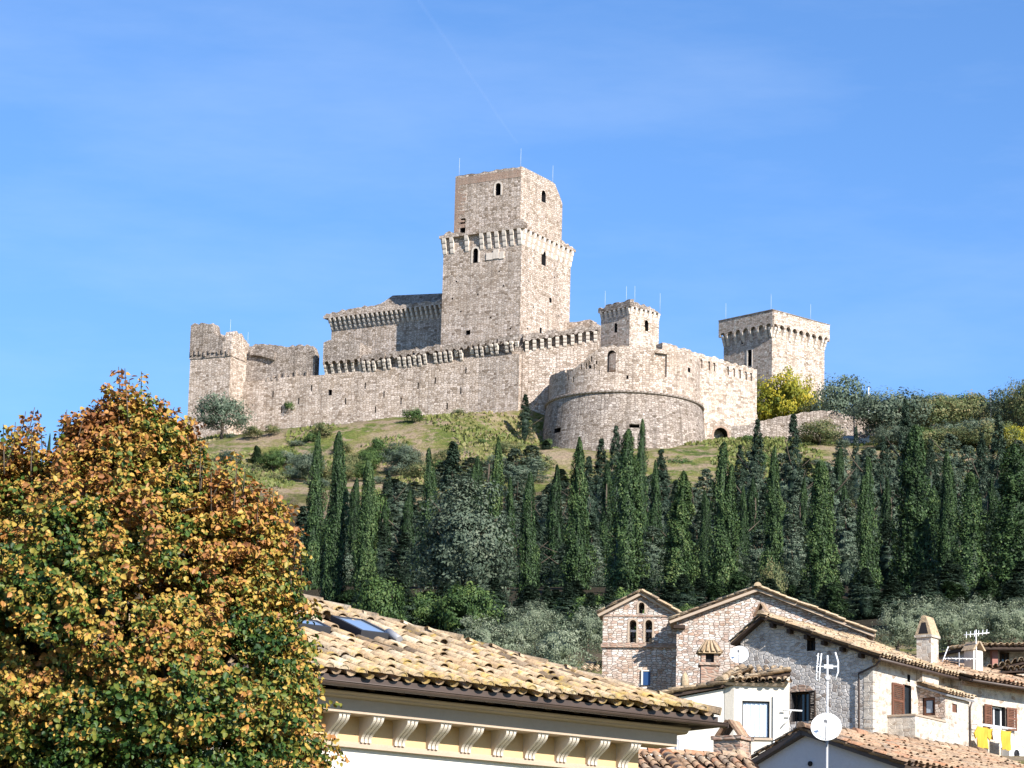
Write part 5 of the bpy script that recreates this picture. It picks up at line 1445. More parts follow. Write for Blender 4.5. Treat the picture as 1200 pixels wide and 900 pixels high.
# ------------------------------------------------------------------ white house with the bay window
def bay_house():
    F = Frame(at(880, 850, 86), 0)
    t = fthing('bay_house', 'white plastered house with a projecting bay and a large pale-curtained window', 'house', F)
    P = lambda px, py, y=0: F.py(px, py, y)
    zb = F.zat(0, 0, 1000)
    # long white wall to the left, its top rising to the right
    yw = .15
    x0, x1 = F.xat(725, yw, 850), F.xat(925, yw, 850)
    zl = F.zat(x0, yw, 825); zr = F.zat(x1, yw, 788); 
    w = MB(); f = lambda y: [(x0, y, zb), (x1, y, zb), (x1, y, zr - .12), (x0, y, zl - .12)]
    w.hexa(f(yw), f(yw + 5)); w.build('wall', M['plaster_white'], t)
    sl = Vector((x1 - x0, 0, zr - zl)).normalized(); d = Vector((0, 1, .12)).normalized()
    bd = MB(); slab(bd, (x0, yw - .15, zl), sl, Vector((0, 1, .03)).normalized(), (Vector((x1, 0, zr)) - Vector((x0, 0, zl))).length, 5.3, .09); bd.build('roof_deck', M['wood_dark'], t)
    rt = MB(); L = (Vector((x1, 0, zr)) - Vector((x0, 0, zl))).length
    tile_roof(rt, (x0, yw + 5.2, zl + .16), (0, -1, -.03), sl, 5.4, L, .22, .36, 41, seg=4); rt.build('roof_tiles', M['tile'], t, fix=False)
    # bay
    xa, xb, xc = F.xat(849, .13, 830), F.xat(860, 0, 830), F.xat(918.5, 0, 830)
    zt_ = F.zat((xb + xc) / 2, 0, 804)
    fp = [(xb, 0), (xc, 0), (xc, yw + 2), (xa, yw + 2), (xa, .13)]
    m_ = MB(); m_.hexa([(x, y, zb) for x, y in fp], [(x, y, zt_) for x, y in fp]); o = m_.build('bay', [M['plaster'], M['dark']], t)
    a, b = P(869.5, 864), P(902, 822); c = MB(); niche(c, a.x, b.x, a.z, b.z, 0, .3); cut(o, c)
    wn_ = window(F, t, a.x, b.x, a.z, b.z, .02, 'dark_metal', mull=0, sill=True, bar=.035)
    bpy.data.objects.remove([q for q in wn_.children if q.name.startswith('pane')][0])
    cu = MB(); n = 60; pts = []
    for i in range(n + 1):
        u = i / n; pts.append((a.x + .03 + (b.x - a.x - .06) * u, .11 + .008 * math.sin(u * 34) + .005 * math.sin(u * 71 + 1), 0))
    for i in range(n):
        p, q = pts[i], pts[i + 1]; cu.face([(p[0], p[1], a.z + .03), (q[0], q[1], a.z + .03), (q[0], q[1], b.z - .03), (p[0], p[1], b.z - .03)], smooth=True)
    cu.build('curtain', plain('pale_blue_curtain', (.62, .72, .86), .8, .2, var=.1), wn_)
    ev = MB(); ev.hexa([(x + (.06 if x > 0 else -.06), y - .08, zt_) for x, y in fp], [(x + (.1 if x > 0 else -.1), y - .14, zt_ + .07) for x, y in fp]); ev.build('eave', M['cornice'], t)
    rh = F.zat((xb + xc) / 2, 1.4, 788) - zt_
    rb = MB(); v = Vector((0, 1.5, rh - .05)); Lr = v.length; v.normalize()
    x00 = xa - .15; wd = xc - x00 + .15
    tile_roof(rb, (x00 + .25, -.22, zt_ + .05), (1, 0, 0), v, wd - .25, Lr + .3, .2, .33, 43, lambda s, q: s > q * .45, seg=5)
    v2 = Vector((1.1, .0, rh - .05)).normalized()
    tile_roof(rb, (x00 - .05, 2.4, zt_ + .05), (0.0, -1, 0), v2, 2.1, 1.1, .2, .33, 44, lambda s, q: True, seg=4)
    ridge_tiles(rb, (x00, -.05, zt_ + .13), (x00 + .75, 1.4, zt_ + rh + .14), .11, .36, 6)
    rb.build('bay_tiles', M['tile'], t, fix=False)
    bw = MB(); bw.hexa([(x00 + .1, .0, zt_ + .02), (xc, .0, zt_ + .02), (xc, 2.6, zt_ + .02), (x00 + .1, 2.6, zt_ + .02)], [(x00 + .9, 1.45, zt_ + rh - .1), (xc, 1.45, zt_ + rh - .1), (xc, 2.6, zt_ + rh - .1), (x00 + .9, 2.6, zt_ + rh - .1)]); bw.build('bay_roof_deck', M['wood_dark'], t)
    pp = MB(); q = P(907, 830, -.05); pp.tube([(q.x, -.06, zb), (q.x, -.06, F.zat(q.x, -.06, 815))], .02, 6); pp.build('wall_pipe', M['white_metal'], t)
    ar = MB(); q0, q1 = P(917, 832, -.1), P(940, 833, -.1); ar.tube([q0, q1], .022, 6); q2, q3, q4 = P(927, 833, -.1), P(924, 843, -.1), P(918, 850, -.1); ar.tube([q2, q3, q4], .02, 6); ar.build('bracket_arm', M['white_metal'], t)
    # chimney with a little tiled pyramid
    yc = yw + .9; p = P(831, 792, yc); zt2 = F.zat(p.x, yc, 776)
    chimney(t, p.x, yc, p.z - .3, .50, .5, zt2 - p.z + .18, 'pyramid', 'brick', caph=.36)
    vt = MB(); q = P(802.5, 800, yw + .5); vt.tube([(q.x, yw + .5, q.z - .3), (q.x, yw + .5, q.z + .12), (q.x, yw + .5, q.z + .3)], [.13, .12, .02], 8); vt.build('vent_tile', M['tile'], t)
    # satellite dish behind the bay
    return F
BF = bay_house()

# ------------------------------------------------------------------ satellite dishes and antenna
def dish(loc, r, rz, label, mast=1.6, tilt=25):
    t = thing('satellite_dish', label, 'satellite dish', loc, rz)
    n = 28; mb = MB()
    prof = [(r * k / 8, .22 * r * (k / 8) ** 2) for k in range(9)]
    Rm = Matrix.Rotation(R(90 - tilt), 4, 'X')
    base = MB(); base.lathe([(max(a, .001), z) for a, z in prof] + [(r * 1.02, prof[-1][1] + .004), (r * 1.015, prof[-1][1] - .02)] + [(max(a, .001), z - .02) for a, z in prof[::-1]], n)
    base.v = [tuple(Rm @ Vector(v)) for v in base.v]
    base.build('reflector', M['white_metal'], t, fix=False)
    ft = Rm @ Vector((0, 0, r * 1.05)); lo = Rm @ Vector((0, -r * .95, .2 * r))
    ar = MB(); ar.tube([lo, ft], .014, 6); ar.build('feed_arm', M['grey_metal'], t)
    fe = MB(); fe.tube([ft, ft - (Rm @ Vector((0, 0, .1)))], [.035, .03], 8); fe.build('feed_horn', M['dark_metal'], t)
    po = MB(); po.tube([(0, .10, .0), (0, .10, -mast)], .024, 8); po.tube([(0, .0, .0), (0, .12, 0)], .03, 6); po.build('mast', M['grey_metal'], t)
    return t
dish(at(866.5, 768, 93), .285, R(-12), 'white satellite dish on the ridge between the tiled chimney and the grey rubble gable', 1.2, 20)
AP = at(968.5, 853.5, 68)
dish(AP, .335, R(-10), 'larger white satellite dish in front of the lavender gable at the bottom of the picture', 3.0, 22)
def yagi():
    p = at(969.5, 852, 68.2)
    t = thing('tv_antenna', 'white television antenna on a tall pole rising above the larger satellite dish', 'antenna', p, R(5))
    h = at(969, 788, 68.2).z - p.z
    m_ = MB(); m_.tube([(0, 0, -3.5), (0, 0, h + .38)], .019, 8); m_.build('pole', M['white_metal'], t)
    e = MB(); z = h + .12
    e.tube([(-.26, 0, z), (.22, 0, z + .02)], .016, 6); e.box(-.08, .12, -.03, .03, z - .03, z + .05)
    for x in (-.24, -.17): e.tube([(x + .03, -.02, z + .3), (x, 0, z), (x - .02, -.02, z - .34)], .016, 6)
    e.tube([(.18, .02, z + .34), (.24, 0, z + .12), (.24, 0, z - .1), (.17, .02, z - .3)], .02, 6)
    for q in range(4): e.tube([(-.25, -.06, z - .3 + .18 * q), (-.18, .06, z - .3 + .18 * q)], .012, 5)
    e.build('elements', M['white_metal'], t)
    b = MB(); b.tube([(0, -.05, h - .12), (0, .08, h - .12)], .06, 8); b.build('clamp', M['grey_metal'], t)
yagi()

# ------------------------------------------------------------------ lavender gabled house at the bottom right
def lavender_house():
    F = Frame(at(945, 870, 72), -46)
    t = fthing('gabled_house', 'house with a plain lavender-grey gable and reddish tiled roof at the bottom right', 'house', F)
    xa = 0.0; za = F.zat(0, 0, 861)
    x1 = F.xat(1052, 0, 900); sl = .36; x0 = -x1 * .9
    s0 = .40
    ze1 = za - sl * x1; ze0 = za + s0 * x0; zb = ze1 - 6
    # right slope measured from the verge in the photograph
    p = F.py(1044, 896, -.2); sl = (za - p.z) / (p.x - xa); ze1 = za - sl * x1
    q = F.py(882, 899, 0); s0 = (za - q.z) / (xa - q.x); ze0 = za + s0 * x0
    D = F.pxp(1092, 862, 0).y + 2.0
    mb = MB(); gable_block(mb, x0, x1, xa, 0, D, zb, ze0, ze1, za); mb.build('wall', M['plaster_grey'], t)
    dr = Vector((xa - x1, 0, za - ze1)); Lr = dr.length; dr.normalize(); dl = Vector((xa - x0, 0, za - ze0)); Ll = dl.length; dl.normalize()
    bd = MB(); slab(bd, Vector((x1, D + .1, ze1 + .09)) - dr * .4, (0, -1, 0), dr, D + .3, Lr + .4, .1); slab(bd, Vector((x0, -.2, ze0 + .094)) - dl * .4, (0, 1, 0), dl, D + .3, Ll + .4, .1); bd.build('roof_deck', M['gutter'], t)
    rt = MB(); tile_roof(rt, Vector((x1, D + .12, ze1 + .08)) - dr * .42, (0, -1, 0), dr, D + .34, Lr + .42, .22, .36, 51, seg=5)
    tile_roof(rt, Vector((x0, -.22, ze0 + .08)) - dl * .42, (0, 1, 0), dl, D + .34, Ll + .42, .22, .36, 52, seg=4)
    ridge_tiles(rt, (xa, -.22, za + .15), (xa, D + .1, za + .15), .13, .38, 53)
    rt.build('roof_tiles', M['tile_red'], t, fix=False)
    v = MB(); a = F.py(950, 895, 0); v.tube([(a.x, -.04, a.z), (a.x, .05, a.z)], .06, 10); v.build('wall_vent', DK, t)
lavender_house()

# ------------------------------------------------------------------ low tiled roof and cowled chimneys at the bottom
def low_roof():
    F = Frame(at(790, 899, 66), 10)
    t = fthing('low_house', 'low house under a tan tiled roof at the bottom edge, right of the bracketed cornice', 'house', F)
    x0, x1 = F.xat(715, 0, 893), F.xat(868, 0, 893); z = F.zat(0, 0, 889)
    w = MB(); w.box(x0, x1, -1.4, 1.5, z - 8, z - .75); w.build('wall', M['plaster'], t)
    d = Vector((0, 1, .34)).normalized()
    bd = MB(); slab(bd, (x0 - .1, -1.8, z - .62), (1, 0, 0), d, x1 - x0 + .2, 1.95, .07); bd.build('roof_deck', M['wood_dark'], t)
    bk = MB(); bk.box(x0, x1, .11, .5, z - 1, z - .02); bk.build('parapet', M['brick'], t)
    rt = MB(); tile_roof(rt, (x0 - .1, -1.85, z - .62), (1, 0, 0), d, x1 - x0 + .2, 2.0, .22, .36, 61, seg=5)
    xr = F.xat(791, -1, 890); ridge_tiles(rt, (xr, -1.6, z - .45), (xr, .05, z + .10), .13, .3, 62); ridge_tiles(rt, (x0, .05, z + .08), (x1, .05, z + .08), .11, .38, 63)
    rt.build('roof_tiles', M['tile_red'], t, fix=False)
    pp = MB(); p = F.py(793, 880, .3); pp.tube([(p.x, .3, p.z - .3), (p.x, .3, p.z + .25)], .05, 8); pp.build('vent_pipe', M['grey_metal'], t)
    c = at(858, 885, 70)
    ch = thing('brick_chimney', 'brick chimney with two leaning terracotta slabs as a cap, left of the bay window', 'chimney', (c.x, c.y, c.z - .5), R(-32))
    st = MB(); w_ = .34; zt_ = at(858, 868, 70).z - c.z + .5; st.box(-w_, w_, -w_ * .8, w_ * .8, -6, zt_); st.box(-w_ - .05, w_ + .05, -w_ * .8 - .05, w_ * .8 + .05, zt_, zt_ + .09); st.build('shaft', M['brick'], ch)
    cp = MB(); zt_ += .09; hh = at(858, 849, 70).z - at(858, 868, 70).z
    for s_ in (-1, 1):
        for k in range(3):
            ya, yb = -.26 + .175 * k, -.26 + .175 * k + .165
            cp.hexa([(s_ * .33, ya, zt_), (s_ * .27, ya, zt_), (s_ * .27, yb, zt_), (s_ * .33, yb, zt_)], [(s_ * .05, ya, zt_ + hh), (-s_ * .01, ya, zt_ + hh - .02), (-s_ * .01, yb, zt_ + hh - .02), (s_ * .05, yb, zt_ + hh)], 0, .15 + .3 * k)
    cp.build('cap', M['tile_red'], ch)
    c = at(866, 899, 66.5)
    c2 = thing('tent_cowl', 'dark tent-shaped chimney cowl at the bottom edge, below the terracotta-capped chimney', 'chimney cowl', (c.x, c.y, c.z - .1), R(-18))
    m_ = MB(); hh = at(866, 879, 66.5).z - c.z + .1
    for s_ in (-1, 1):
        m_.hexa([(s_ * .32, -.3, 0), (s_ * .25, -.3, 0), (s_ * .25, .3, 0), (s_ * .32, .3, 0)], [(s_ * .06, -.3, hh), (0, -.3, hh - .03), (0, .3, hh - .03), (s_ * .06, .3, hh)], 0, .8)
    m_.build('slab', M['tile'], c2)
    b = MB(); b.box(-.26, .26, -.24, .24, -5, .03); b.build('shaft', M['dark'], c2)
low_roof()
# tilted terracotta chimney in front of the church gable
def small_chimney():
    p = at(893, 727, 103)
    t = thing('small_chimney', 'small chimney with a tilted terracotta slab, above the peak of the grey rubble gable', 'chimney', p, R(-20))
    b = MB(); b.box(-.22, .22, -.2, .2, -2.5, .12); b.build('shaft', M['brick'], t)
    c = MB(); c.hexa([(-.28, -.22, .12), (-.22, -.22, .12), (-.22, .22, .12), (-.28, .22, .12)], [(-.06, -.22, .55), (0, -.22, .55), (0, .22, .55), (-.06, .22, .55)], 0, .1)
    c.hexa([(.34, -.22, .10), (.26, -.22, .10), (.26, .22, .10), (.34, .22, .10)], [(.06, -.22, .56), (0, -.22, .56), (0, .22, .56), (.06, .22, .56)], 0, .6)
    c.build('cap', M['tile_red'], t)
small_chimney()
# ------------------------------------------------------------------ foliage as many small leaf faces
rngn = np.random.default_rng(7)
def unit(a): return a / np.maximum(1e-9, np.linalg.norm(a, axis=1, keepdims=True))
def leaf_mesh(name, P, Nn, Up, size, aspect, tint, mat, fold=.25, core=None, shape='quad'):
    """one leaf per point: centre P, facing Nn, tip along Up"""
    n = len(P); Nn = unit(Nn); Up = Up - Nn * (Up * Nn).sum(1, keepdims=True); Up = unit(Up); S = np.cross(Up, Nn)
    size = size.reshape(-1, 1); w = size * aspect * .5; h = size * .5
    if shape == 'quad':
        V = np.stack([P - Up * h, P - S * w + Nn * w * fold, P + Up * h, P + S * w + Nn * w * fold], 1).reshape(-1, 3); k = 4; F = np.arange(n * 4).reshape(-1, 4)
        ft = tint
    else:
        b = P - Up * h; tp = P + Up * h - Nn * h * .35
        L1 = P - Up * h * .45 - S * w * .85 + Nn * w * fold; L2 = P + Up * h * .35 - S * w * .8 + Nn * w * fold * .7
        R1 = P - Up * h * .45 + S * w * .85 + Nn * w * fold; R2 = P + Up * h * .35 + S * w * .8 + Nn * w * fold * .7
        V = np.stack([b, L1, L2, tp, R2, R1], 1).reshape(-1, 3); base = np.arange(n)[:, None] * 6
        F = np.concatenate([base + np.array([[0, 3, 2, 1]]), base + np.array([[0, 5, 4, 3]])], 1).reshape(-1, 4); ft = np.repeat(tint, 2)
    me = bpy.data.meshes.new(name)
    nv, nf = len(V), len(F)
    cv = cf = None
    if core is not None:
        cv, cf, ct = core
        V = np.concatenate([V, cv]); 
    me.vertices.add(len(V)); me.vertices.foreach_set('co', V.astype(np.float32).ravel())
    loops = F.ravel(); starts = np.arange(nf) * 4; tot = np.full(nf, 4)
    if cf is not None:
        loops = np.concatenate([loops, (cf + nv).ravel()]); starts = np.concatenate([starts, nf * 4 + np.arange(len(cf)) * 4]); tot = np.concatenate([tot, np.full(len(cf), 4)])
        ft = np.concatenate([ft, np.full(len(cf), ct)])
    me.loops.add(len(loops)); me.loops.foreach_set('vertex_index', loops.astype(np.int32))
    me.polygons.add(len(starts)); me.polygons.foreach_set('loop_start', starts.astype(np.int32))
    try: me.polygons.foreach_set('loop_total', tot.astype(np.int32))
    except Exception: pass
    at_ = me.attributes.new('tint', 'FLOAT', 'FACE'); at_.data.foreach_set('value', np.clip(ft, 0, 1).astype(np.float32))
    me.materials.append(mat); me.update(calc_edges=True); me.validate()
    return me
def vnoise(P, s, o=0.0):
    return np.array([mnoise.noise((p[0] * s + o, p[1] * s, p[2] * s)) for p in P])

LM = {}
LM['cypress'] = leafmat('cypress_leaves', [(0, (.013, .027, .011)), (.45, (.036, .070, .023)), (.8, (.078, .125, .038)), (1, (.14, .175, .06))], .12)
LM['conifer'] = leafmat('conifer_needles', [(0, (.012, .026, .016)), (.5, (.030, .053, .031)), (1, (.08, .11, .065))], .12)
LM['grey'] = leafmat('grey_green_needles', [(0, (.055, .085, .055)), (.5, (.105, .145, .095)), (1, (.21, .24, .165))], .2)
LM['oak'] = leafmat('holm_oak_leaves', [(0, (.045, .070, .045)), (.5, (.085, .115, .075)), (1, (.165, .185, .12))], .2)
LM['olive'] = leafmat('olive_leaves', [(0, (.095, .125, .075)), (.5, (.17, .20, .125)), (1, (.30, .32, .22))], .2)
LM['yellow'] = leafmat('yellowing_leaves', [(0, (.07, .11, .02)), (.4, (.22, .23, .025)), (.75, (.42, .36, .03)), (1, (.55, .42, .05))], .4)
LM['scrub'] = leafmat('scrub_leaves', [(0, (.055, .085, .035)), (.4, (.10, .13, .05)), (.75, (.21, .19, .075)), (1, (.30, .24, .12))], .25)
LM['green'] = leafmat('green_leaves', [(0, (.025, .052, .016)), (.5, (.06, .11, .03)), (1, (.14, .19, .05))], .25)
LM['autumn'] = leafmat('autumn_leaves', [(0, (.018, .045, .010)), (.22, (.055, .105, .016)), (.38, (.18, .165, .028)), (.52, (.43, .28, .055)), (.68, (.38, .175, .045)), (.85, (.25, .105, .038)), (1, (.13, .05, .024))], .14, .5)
LM['grass'] = leafmat('grass_blades', [(0, (.07, .10, .025)), (.5, (.17, .185, .05)), (1, (.33, .26, .13))], .2)

def trunk_mesh(name, h, r, limbs=0, seed=0, lean=.02):
    rg = random.Random(seed); mb = MB()
    pts = [(rg.uniform(-lean, lean) * h * k / 6, rg.uniform(-lean, lean) * h * k / 6, h * k / 6 - (.8 if k == 0 else 0)) for k in range(7)]
    mb.tube(pts, [r * (1.25 if k == 0 else 1) * (1 - .8 * k / 6) for k in range(7)], 8)
    for q in range(limbs):
        z = h * rg.uniform(.3, .85); a = rg.uniform(0, 6.28); l = h * rg.uniform(.2, .38)
        mb.tube([(0, 0, z), (math.cos(a) * l * .5, math.sin(a) * l * .5, z + l * .35), (math.cos(a) * l, math.sin(a) * l, z + l * .8)], [r * .45, r * .3, r * .08], 6)
    return mb.mesh(name, M['bark'])

def cypress_mesh(seed, H=18.0, Rr=1.25, n=14000, slim=.48, mat='cypress', base=.02, toff=0.0, rough=.42, tips=1):
    g = np.random.default_rng(seed)
    u = g.random(n) ** .92; th = g.random(n) * 2 * np.pi
    def prof(u): return Rr * np.minimum(1, .80 + u * 1.4) * np.clip(1 - u, 0, 1) ** slim * 1.12
    z = (base + (1 - base) * u) * H
    lump = np.array([mnoise.noise((math.cos(t) * 1.3 + seed, math.sin(t) * 1.3, zz * .42)) + .6 * mnoise.noise((math.cos(t) * 3.2, math.sin(t) * 3.2 + seed, zz * 1.1)) for t, zz in zip(th, z)])
    r = prof(u) * (.90 + rough * lump) * (1 - .30 * g.random(n) ** 2)
    lean = g.normal(0, .022)
    cx = lean * z + .10 * Rr * np.sin(z * .55 + seed)
    if tips > 1:                    # a second leader beside the first
        k2 = g.random(n) < .42; z = np.where(k2, z * .86, z); r = np.where(k2, r * .72, r); cx = cx + np.where(k2, .55 * Rr * np.clip(z / H * 1.6, 0, 1), 0)
    P = np.stack([r * np.cos(th) + cx, r * np.sin(th), z], 1)
    out = np.stack([np.cos(th), np.sin(th), np.full(n, .25)], 1)
    Nn = out + g.normal(0, .55, (n, 3)); Up = np.stack([.25 * np.cos(th), .25 * np.sin(th), np.ones(n)], 1) + g.normal(0, .22, (n, 3))
    size = g.uniform(.17, .40, n) * (1 - .3 * u); tint = .45 + toff + .42 * lump + g.normal(0, .17, n)
    nz, na = 14, 10; cz = np.linspace(base, .97, nz); cv = []; cf = []
    for zz in cz:
        uu = (zz - base) / (1 - base)
        for k in range(na): a = 2 * np.pi * k / na; rr = float(prof(np.array([uu]))[0]) * .55; cv.append((rr * math.cos(a) + lean * zz * H + .10 * Rr * math.sin(zz * H * .55 + seed), rr * math.sin(a), zz * H))
    for j in range(nz - 1):
        for k in range(na): cf.append((j * na + k, j * na + (k + 1) % na, (j + 1) * na + (k + 1) % na, (j + 1) * na + k))
    return leaf_mesh('crown', P, Nn, Up, size, .42, tint, LM[mat], .2, (np.array(cv), np.array(cf), .25))

def clump_mesh(seed, centres, radii, per, leaf, mat, flat=1.0, aspect=.55, up=(0, 0, 1), upw=.6, jit=.5, core=None, tgain=.32, shape='quad', leaf_jit=.35):
    g = np.random.default_rng(seed); C = np.asarray(centres); K = len(C)
    idx = np.repeat(np.arange(K), per); n = len(idx)
    d = unit(g.normal(0, 1, (n, 3))); rr = np.asarray(radii)[idx] * (g.random(n) ** .45)
    off = d * rr[:, None]; off[:, 2] *= flat
    P = C[idx] + off
    cc = C.mean(0); od = unit(C[idx] - cc)
    Nn = d * .55 + od * .75 + np.array(up) * .25 + g.normal(0, jit * .6, (n, 3))
    Up = np.tile(np.array(up, float) * upw, (n, 1)) + od * .5 + g.normal(0, jit, (n, 3))
    ct = g.normal(.5, .17, K)[idx]
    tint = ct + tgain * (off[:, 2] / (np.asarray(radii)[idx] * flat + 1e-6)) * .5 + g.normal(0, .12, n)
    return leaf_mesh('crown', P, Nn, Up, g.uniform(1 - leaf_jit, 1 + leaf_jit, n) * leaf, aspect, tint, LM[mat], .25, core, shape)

def blob_core(rx, ry, z0, z1, k=.62, seed=0, tint=.2):
    cv = []; cf = []; nz, na = 7, 10
    for j in range(nz):
        u = (j + .5) / nz; zz = z0 + (z1 - z0) * (.5 - .5 * math.cos(u * math.pi)); rr = math.sin(u * math.pi)
        for q in range(na):
            a = 2 * np.pi * q / na; m_ = 1 + .25 * mnoise.noise((math.cos(a) + seed, math.sin(a), u * 3))
            cv.append((rx * k * rr * m_ * math.cos(a), ry * k * rr * m_ * math.sin(a), zz))
    for j in range(nz - 1):
        for q in range(na): cf.append((j * na + q, j * na + (q + 1) % na, (j + 1) * na + (q + 1) % na, (j + 1) * na + q))
    return np.array(cv), np.array(cf), tint

def conifer_mesh(seed, H=15.0, Rr=3.0, mat='conifer', boughs=280, per=42, leaf=.30, droop=.12, power=.85, z0=.10):
    g = np.random.default_rng(seed); C = []; rad = []
    for k in range(boughs):
        u = g.random() ** .85; z = H * (z0 + (1 - z0) * u); a = g.random() * 2 * np.pi
        env = Rr * (1 - u) ** power * (.82 + .45 * mnoise.noise((math.cos(a) * 1.4 + seed, math.sin(a) * 1.4, u * 5))) + .12
        r = env * (.55 + .5 * g.random() ** .6)
        C.append((r * math.cos(a), r * math.sin(a), z - droop * r)); rad.append((.30 + .55 * (1 - u)) * g.uniform(.7, 1.25))
    return clump_mesh(seed + 1, C, rad, per, leaf, mat, .62, .38, (0, 0, 1), .35, .55, blob_core(Rr, Rr, H * z0, H * .68, .30, seed))

def round_mesh(seed, H=5.0, Rr=2.4, mat='olive', clumps=110, per=55, leaf=.2, z0=.18, rad=.62, aspect=.4, core=True, open_=0.0, shape='quad', lump=.5):
    g = np.random.default_rng(seed); C = []; rr = []
    zc = H * (z0 + 1) / 2; hz = H * (1 - z0) / 2
    for k in range(clumps):
        d = g.normal(0, 1, 3); d /= np.linalg.norm(d); 
        if d[2] < -.8: d[2] *= -.5
        m_ = .72 + lump * .62 * mnoise.noise((d[0] * 1.6 + seed * 3.1, d[1] * 1.6, d[2] * 1.6)) + .28 * g.random()
        s = m_ * (1 - .35 * g.random() ** 2)
        C.append((d[0] * Rr * s, d[1] * Rr * s, zc + d[2] * hz * s * (1 if d[2] > 0 else .8))); rr.append(rad * g.uniform(.6, 1.25))
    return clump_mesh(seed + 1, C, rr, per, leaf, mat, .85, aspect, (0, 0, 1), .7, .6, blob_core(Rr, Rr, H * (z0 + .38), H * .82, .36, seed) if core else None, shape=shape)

def plant(name, crown, trunk, label, cat, px, Y, top, wpx, refH, refR, group=None, sink=0.0, rz=None, base=None, x=None):
    p = at(px, 600, Y); X = p.x if x is None else x
    zb = zt(X, Y) - sink if base is None else base
    # iterate because the camera is slightly tilted: find X so that the top stands at px
    for _ in range(3):
        ptop = at(px, top, Y); X = ptop.x; zb = zt(X, Y) - sink if base is None else base
    w = wpx * Y / FPX / 2; h = max(.5, ptop.z - zb, w * 1.25); zb = ptop.z - h
    t = thing(name, label, cat, (X, Y, zb), (px * 0.37 + Y) % 6.28 if rz is None else rz, group)
    c = bpy.data.objects.new('crown', crown); COL.objects.link(c); c.parent = t; c.scale = (w / refR, w / refR, h / refH)
    if trunk is not None:
        k = bpy.data.objects.new('trunk', trunk); COL.objects.link(k); k.parent = t; k.scale = (w / refR, w / refR, h / refH)
    return t

CY = [cypress_mesh(11, toff=-.12), cypress_mesh(12, slim=.62, rough=.6), cypress_mesh(13, slim=.40, toff=.08), cypress_mesh(14, rough=.65, tips=2, toff=-.05), cypress_mesh(15, slim=.75, toff=.14, rough=.5)]
CYW = [cypress_mesh(21, slim=.60, rough=.62, toff=.16), cypress_mesh(22, slim=.5, rough=.7, tips=2), cypress_mesh(23, slim=.42, rough=.55, toff=-.1)]
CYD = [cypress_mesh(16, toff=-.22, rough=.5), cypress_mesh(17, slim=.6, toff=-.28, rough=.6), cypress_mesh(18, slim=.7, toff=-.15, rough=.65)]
CYT = trunk_mesh('trunk', 15.0, .28, 0, 3)
CO = [conifer_mesh(s, 15, 3.0) for s in (31, 32, 33)]
CG_ = [conifer_mesh(s, 13, 3.2, 'grey', 260, 40, .32, .05, .55, .06) for s in (41, 42, 43)]
COT = trunk_mesh('trunk', 12.0, .30, 5, 5)
OAK = [round_mesh(51, 12, 3.6, 'oak', 300, 56, .30, .02, .95, .5, lump=.8)]
OAKT = trunk_mesh('trunk', 8.0, .34, 6, 8)
OL = [round_mesh(s, 4.4, 2.1, 'olive', 130, 56, .17, .08, .46, .33, lump=.9) for s in (61, 62, 63)]
OLT = trunk_mesh('trunk', 3.0, .20, 5, 9)
YE = round_mesh(71, 6, 4.6, 'yellow', 170, 50, .30, .05, .95, .6)
SC = [round_mesh(s, 6, 3.4, 'scrub', 120, 42, .26, .12, .85, .5, core=False) for s in (81, 82)]
GR = [round_mesh(s, 6, 3.2, 'green', 130, 46, .28, .10, .85, .55) for s in (91,)]
GRE = [round_mesh(s, 6, 3.4, 'grey', 120, 46, .28, .12, .85, .45, core=False) for s in (95,)]
DKR = [round_mesh(s, 6, 3.4, 'oak', 130, 46, .28, .10, .85, .5) for s in (97,)]
BU = [round_mesh(s, 1.6, 1.3, mm, 40, 40, .16, .02, .42, .5) for s, mm in ((101, 'scrub'), (102, 'green'), (103, 'oak'))]
SPT = trunk_mesh('trunk', 4.5, .2, 6, 12, .05)

# front cypresses, each with what it stands behind or beside
front = [
 (396, 506, 246, 30, 'broad dark cypress, tallest of the pair just right of the orange tree'),
 (371, 505, 262, 23, 'slim cypress touching the right edge of the orange tree crown'),
 (432, 540, 243, 22, 'slender cypress standing alone above the skylight, right of the dark pair'),
 (503, 525, 272, 20, 'thin cypress left of the big bushy holm oak'),
 (577, 512, 292, 27, 'cypress rising behind the right side of the big bushy holm oak'),
 (622, 553, 240, 25, 'slim cypress above the olive bushes, right of the big holm oak'),
 (680, 512, 262, 29, 'tall cypress left of the bright green one behind the bell gable'),
 (735, 503, 250, 33, 'bright green broad cypress rising straight behind the bell gable'),
 (753, 491, 276, 19, 'thin dark cypress whose tip overlaps the round bastion'),
 (795, 553, 242, 36, 'green cypress between the bell gable and the stone church gable'),
 (847, 518, 245, 34, 'stout cypress above the left slope of the church gable, pointing at the gate arch'),
 (905, 522, 252, 24, 'slim cypress behind the yellow bush near the church gable peak'),
 (962, 540, 242, 30, 'cypress above the right slope of the church roof'),
 (1017, 535, 243, 25, 'slim cypress right of the church roof, above its lower end'),
 (1072, 498, 245, 38, 'tall broad cypress behind the bare brick chimney'),
 (1109, 530, 264, 26, 'slim cypress half hidden behind the bright pointed one'),
 (1137, 553, 240, 40, 'bright green pointed cypress above the pale plastered chimney'),
 (1190, 520, 240, 44, 'broad dark cypress at the right edge of the picture'),
]
for k, (px, top, Y, w, lab) in enumerate(front):
    plant('cypress_tree', (CYW if w > 32 else CY)[k % (3 if w > 32 else 5)], CYT, lab, 'cypress', px, Y, top, w * (1.12 + .28 * ((k * 7) % 5) / 4), 18, 1.25, 'cypresses in the front row of the wood', .3)
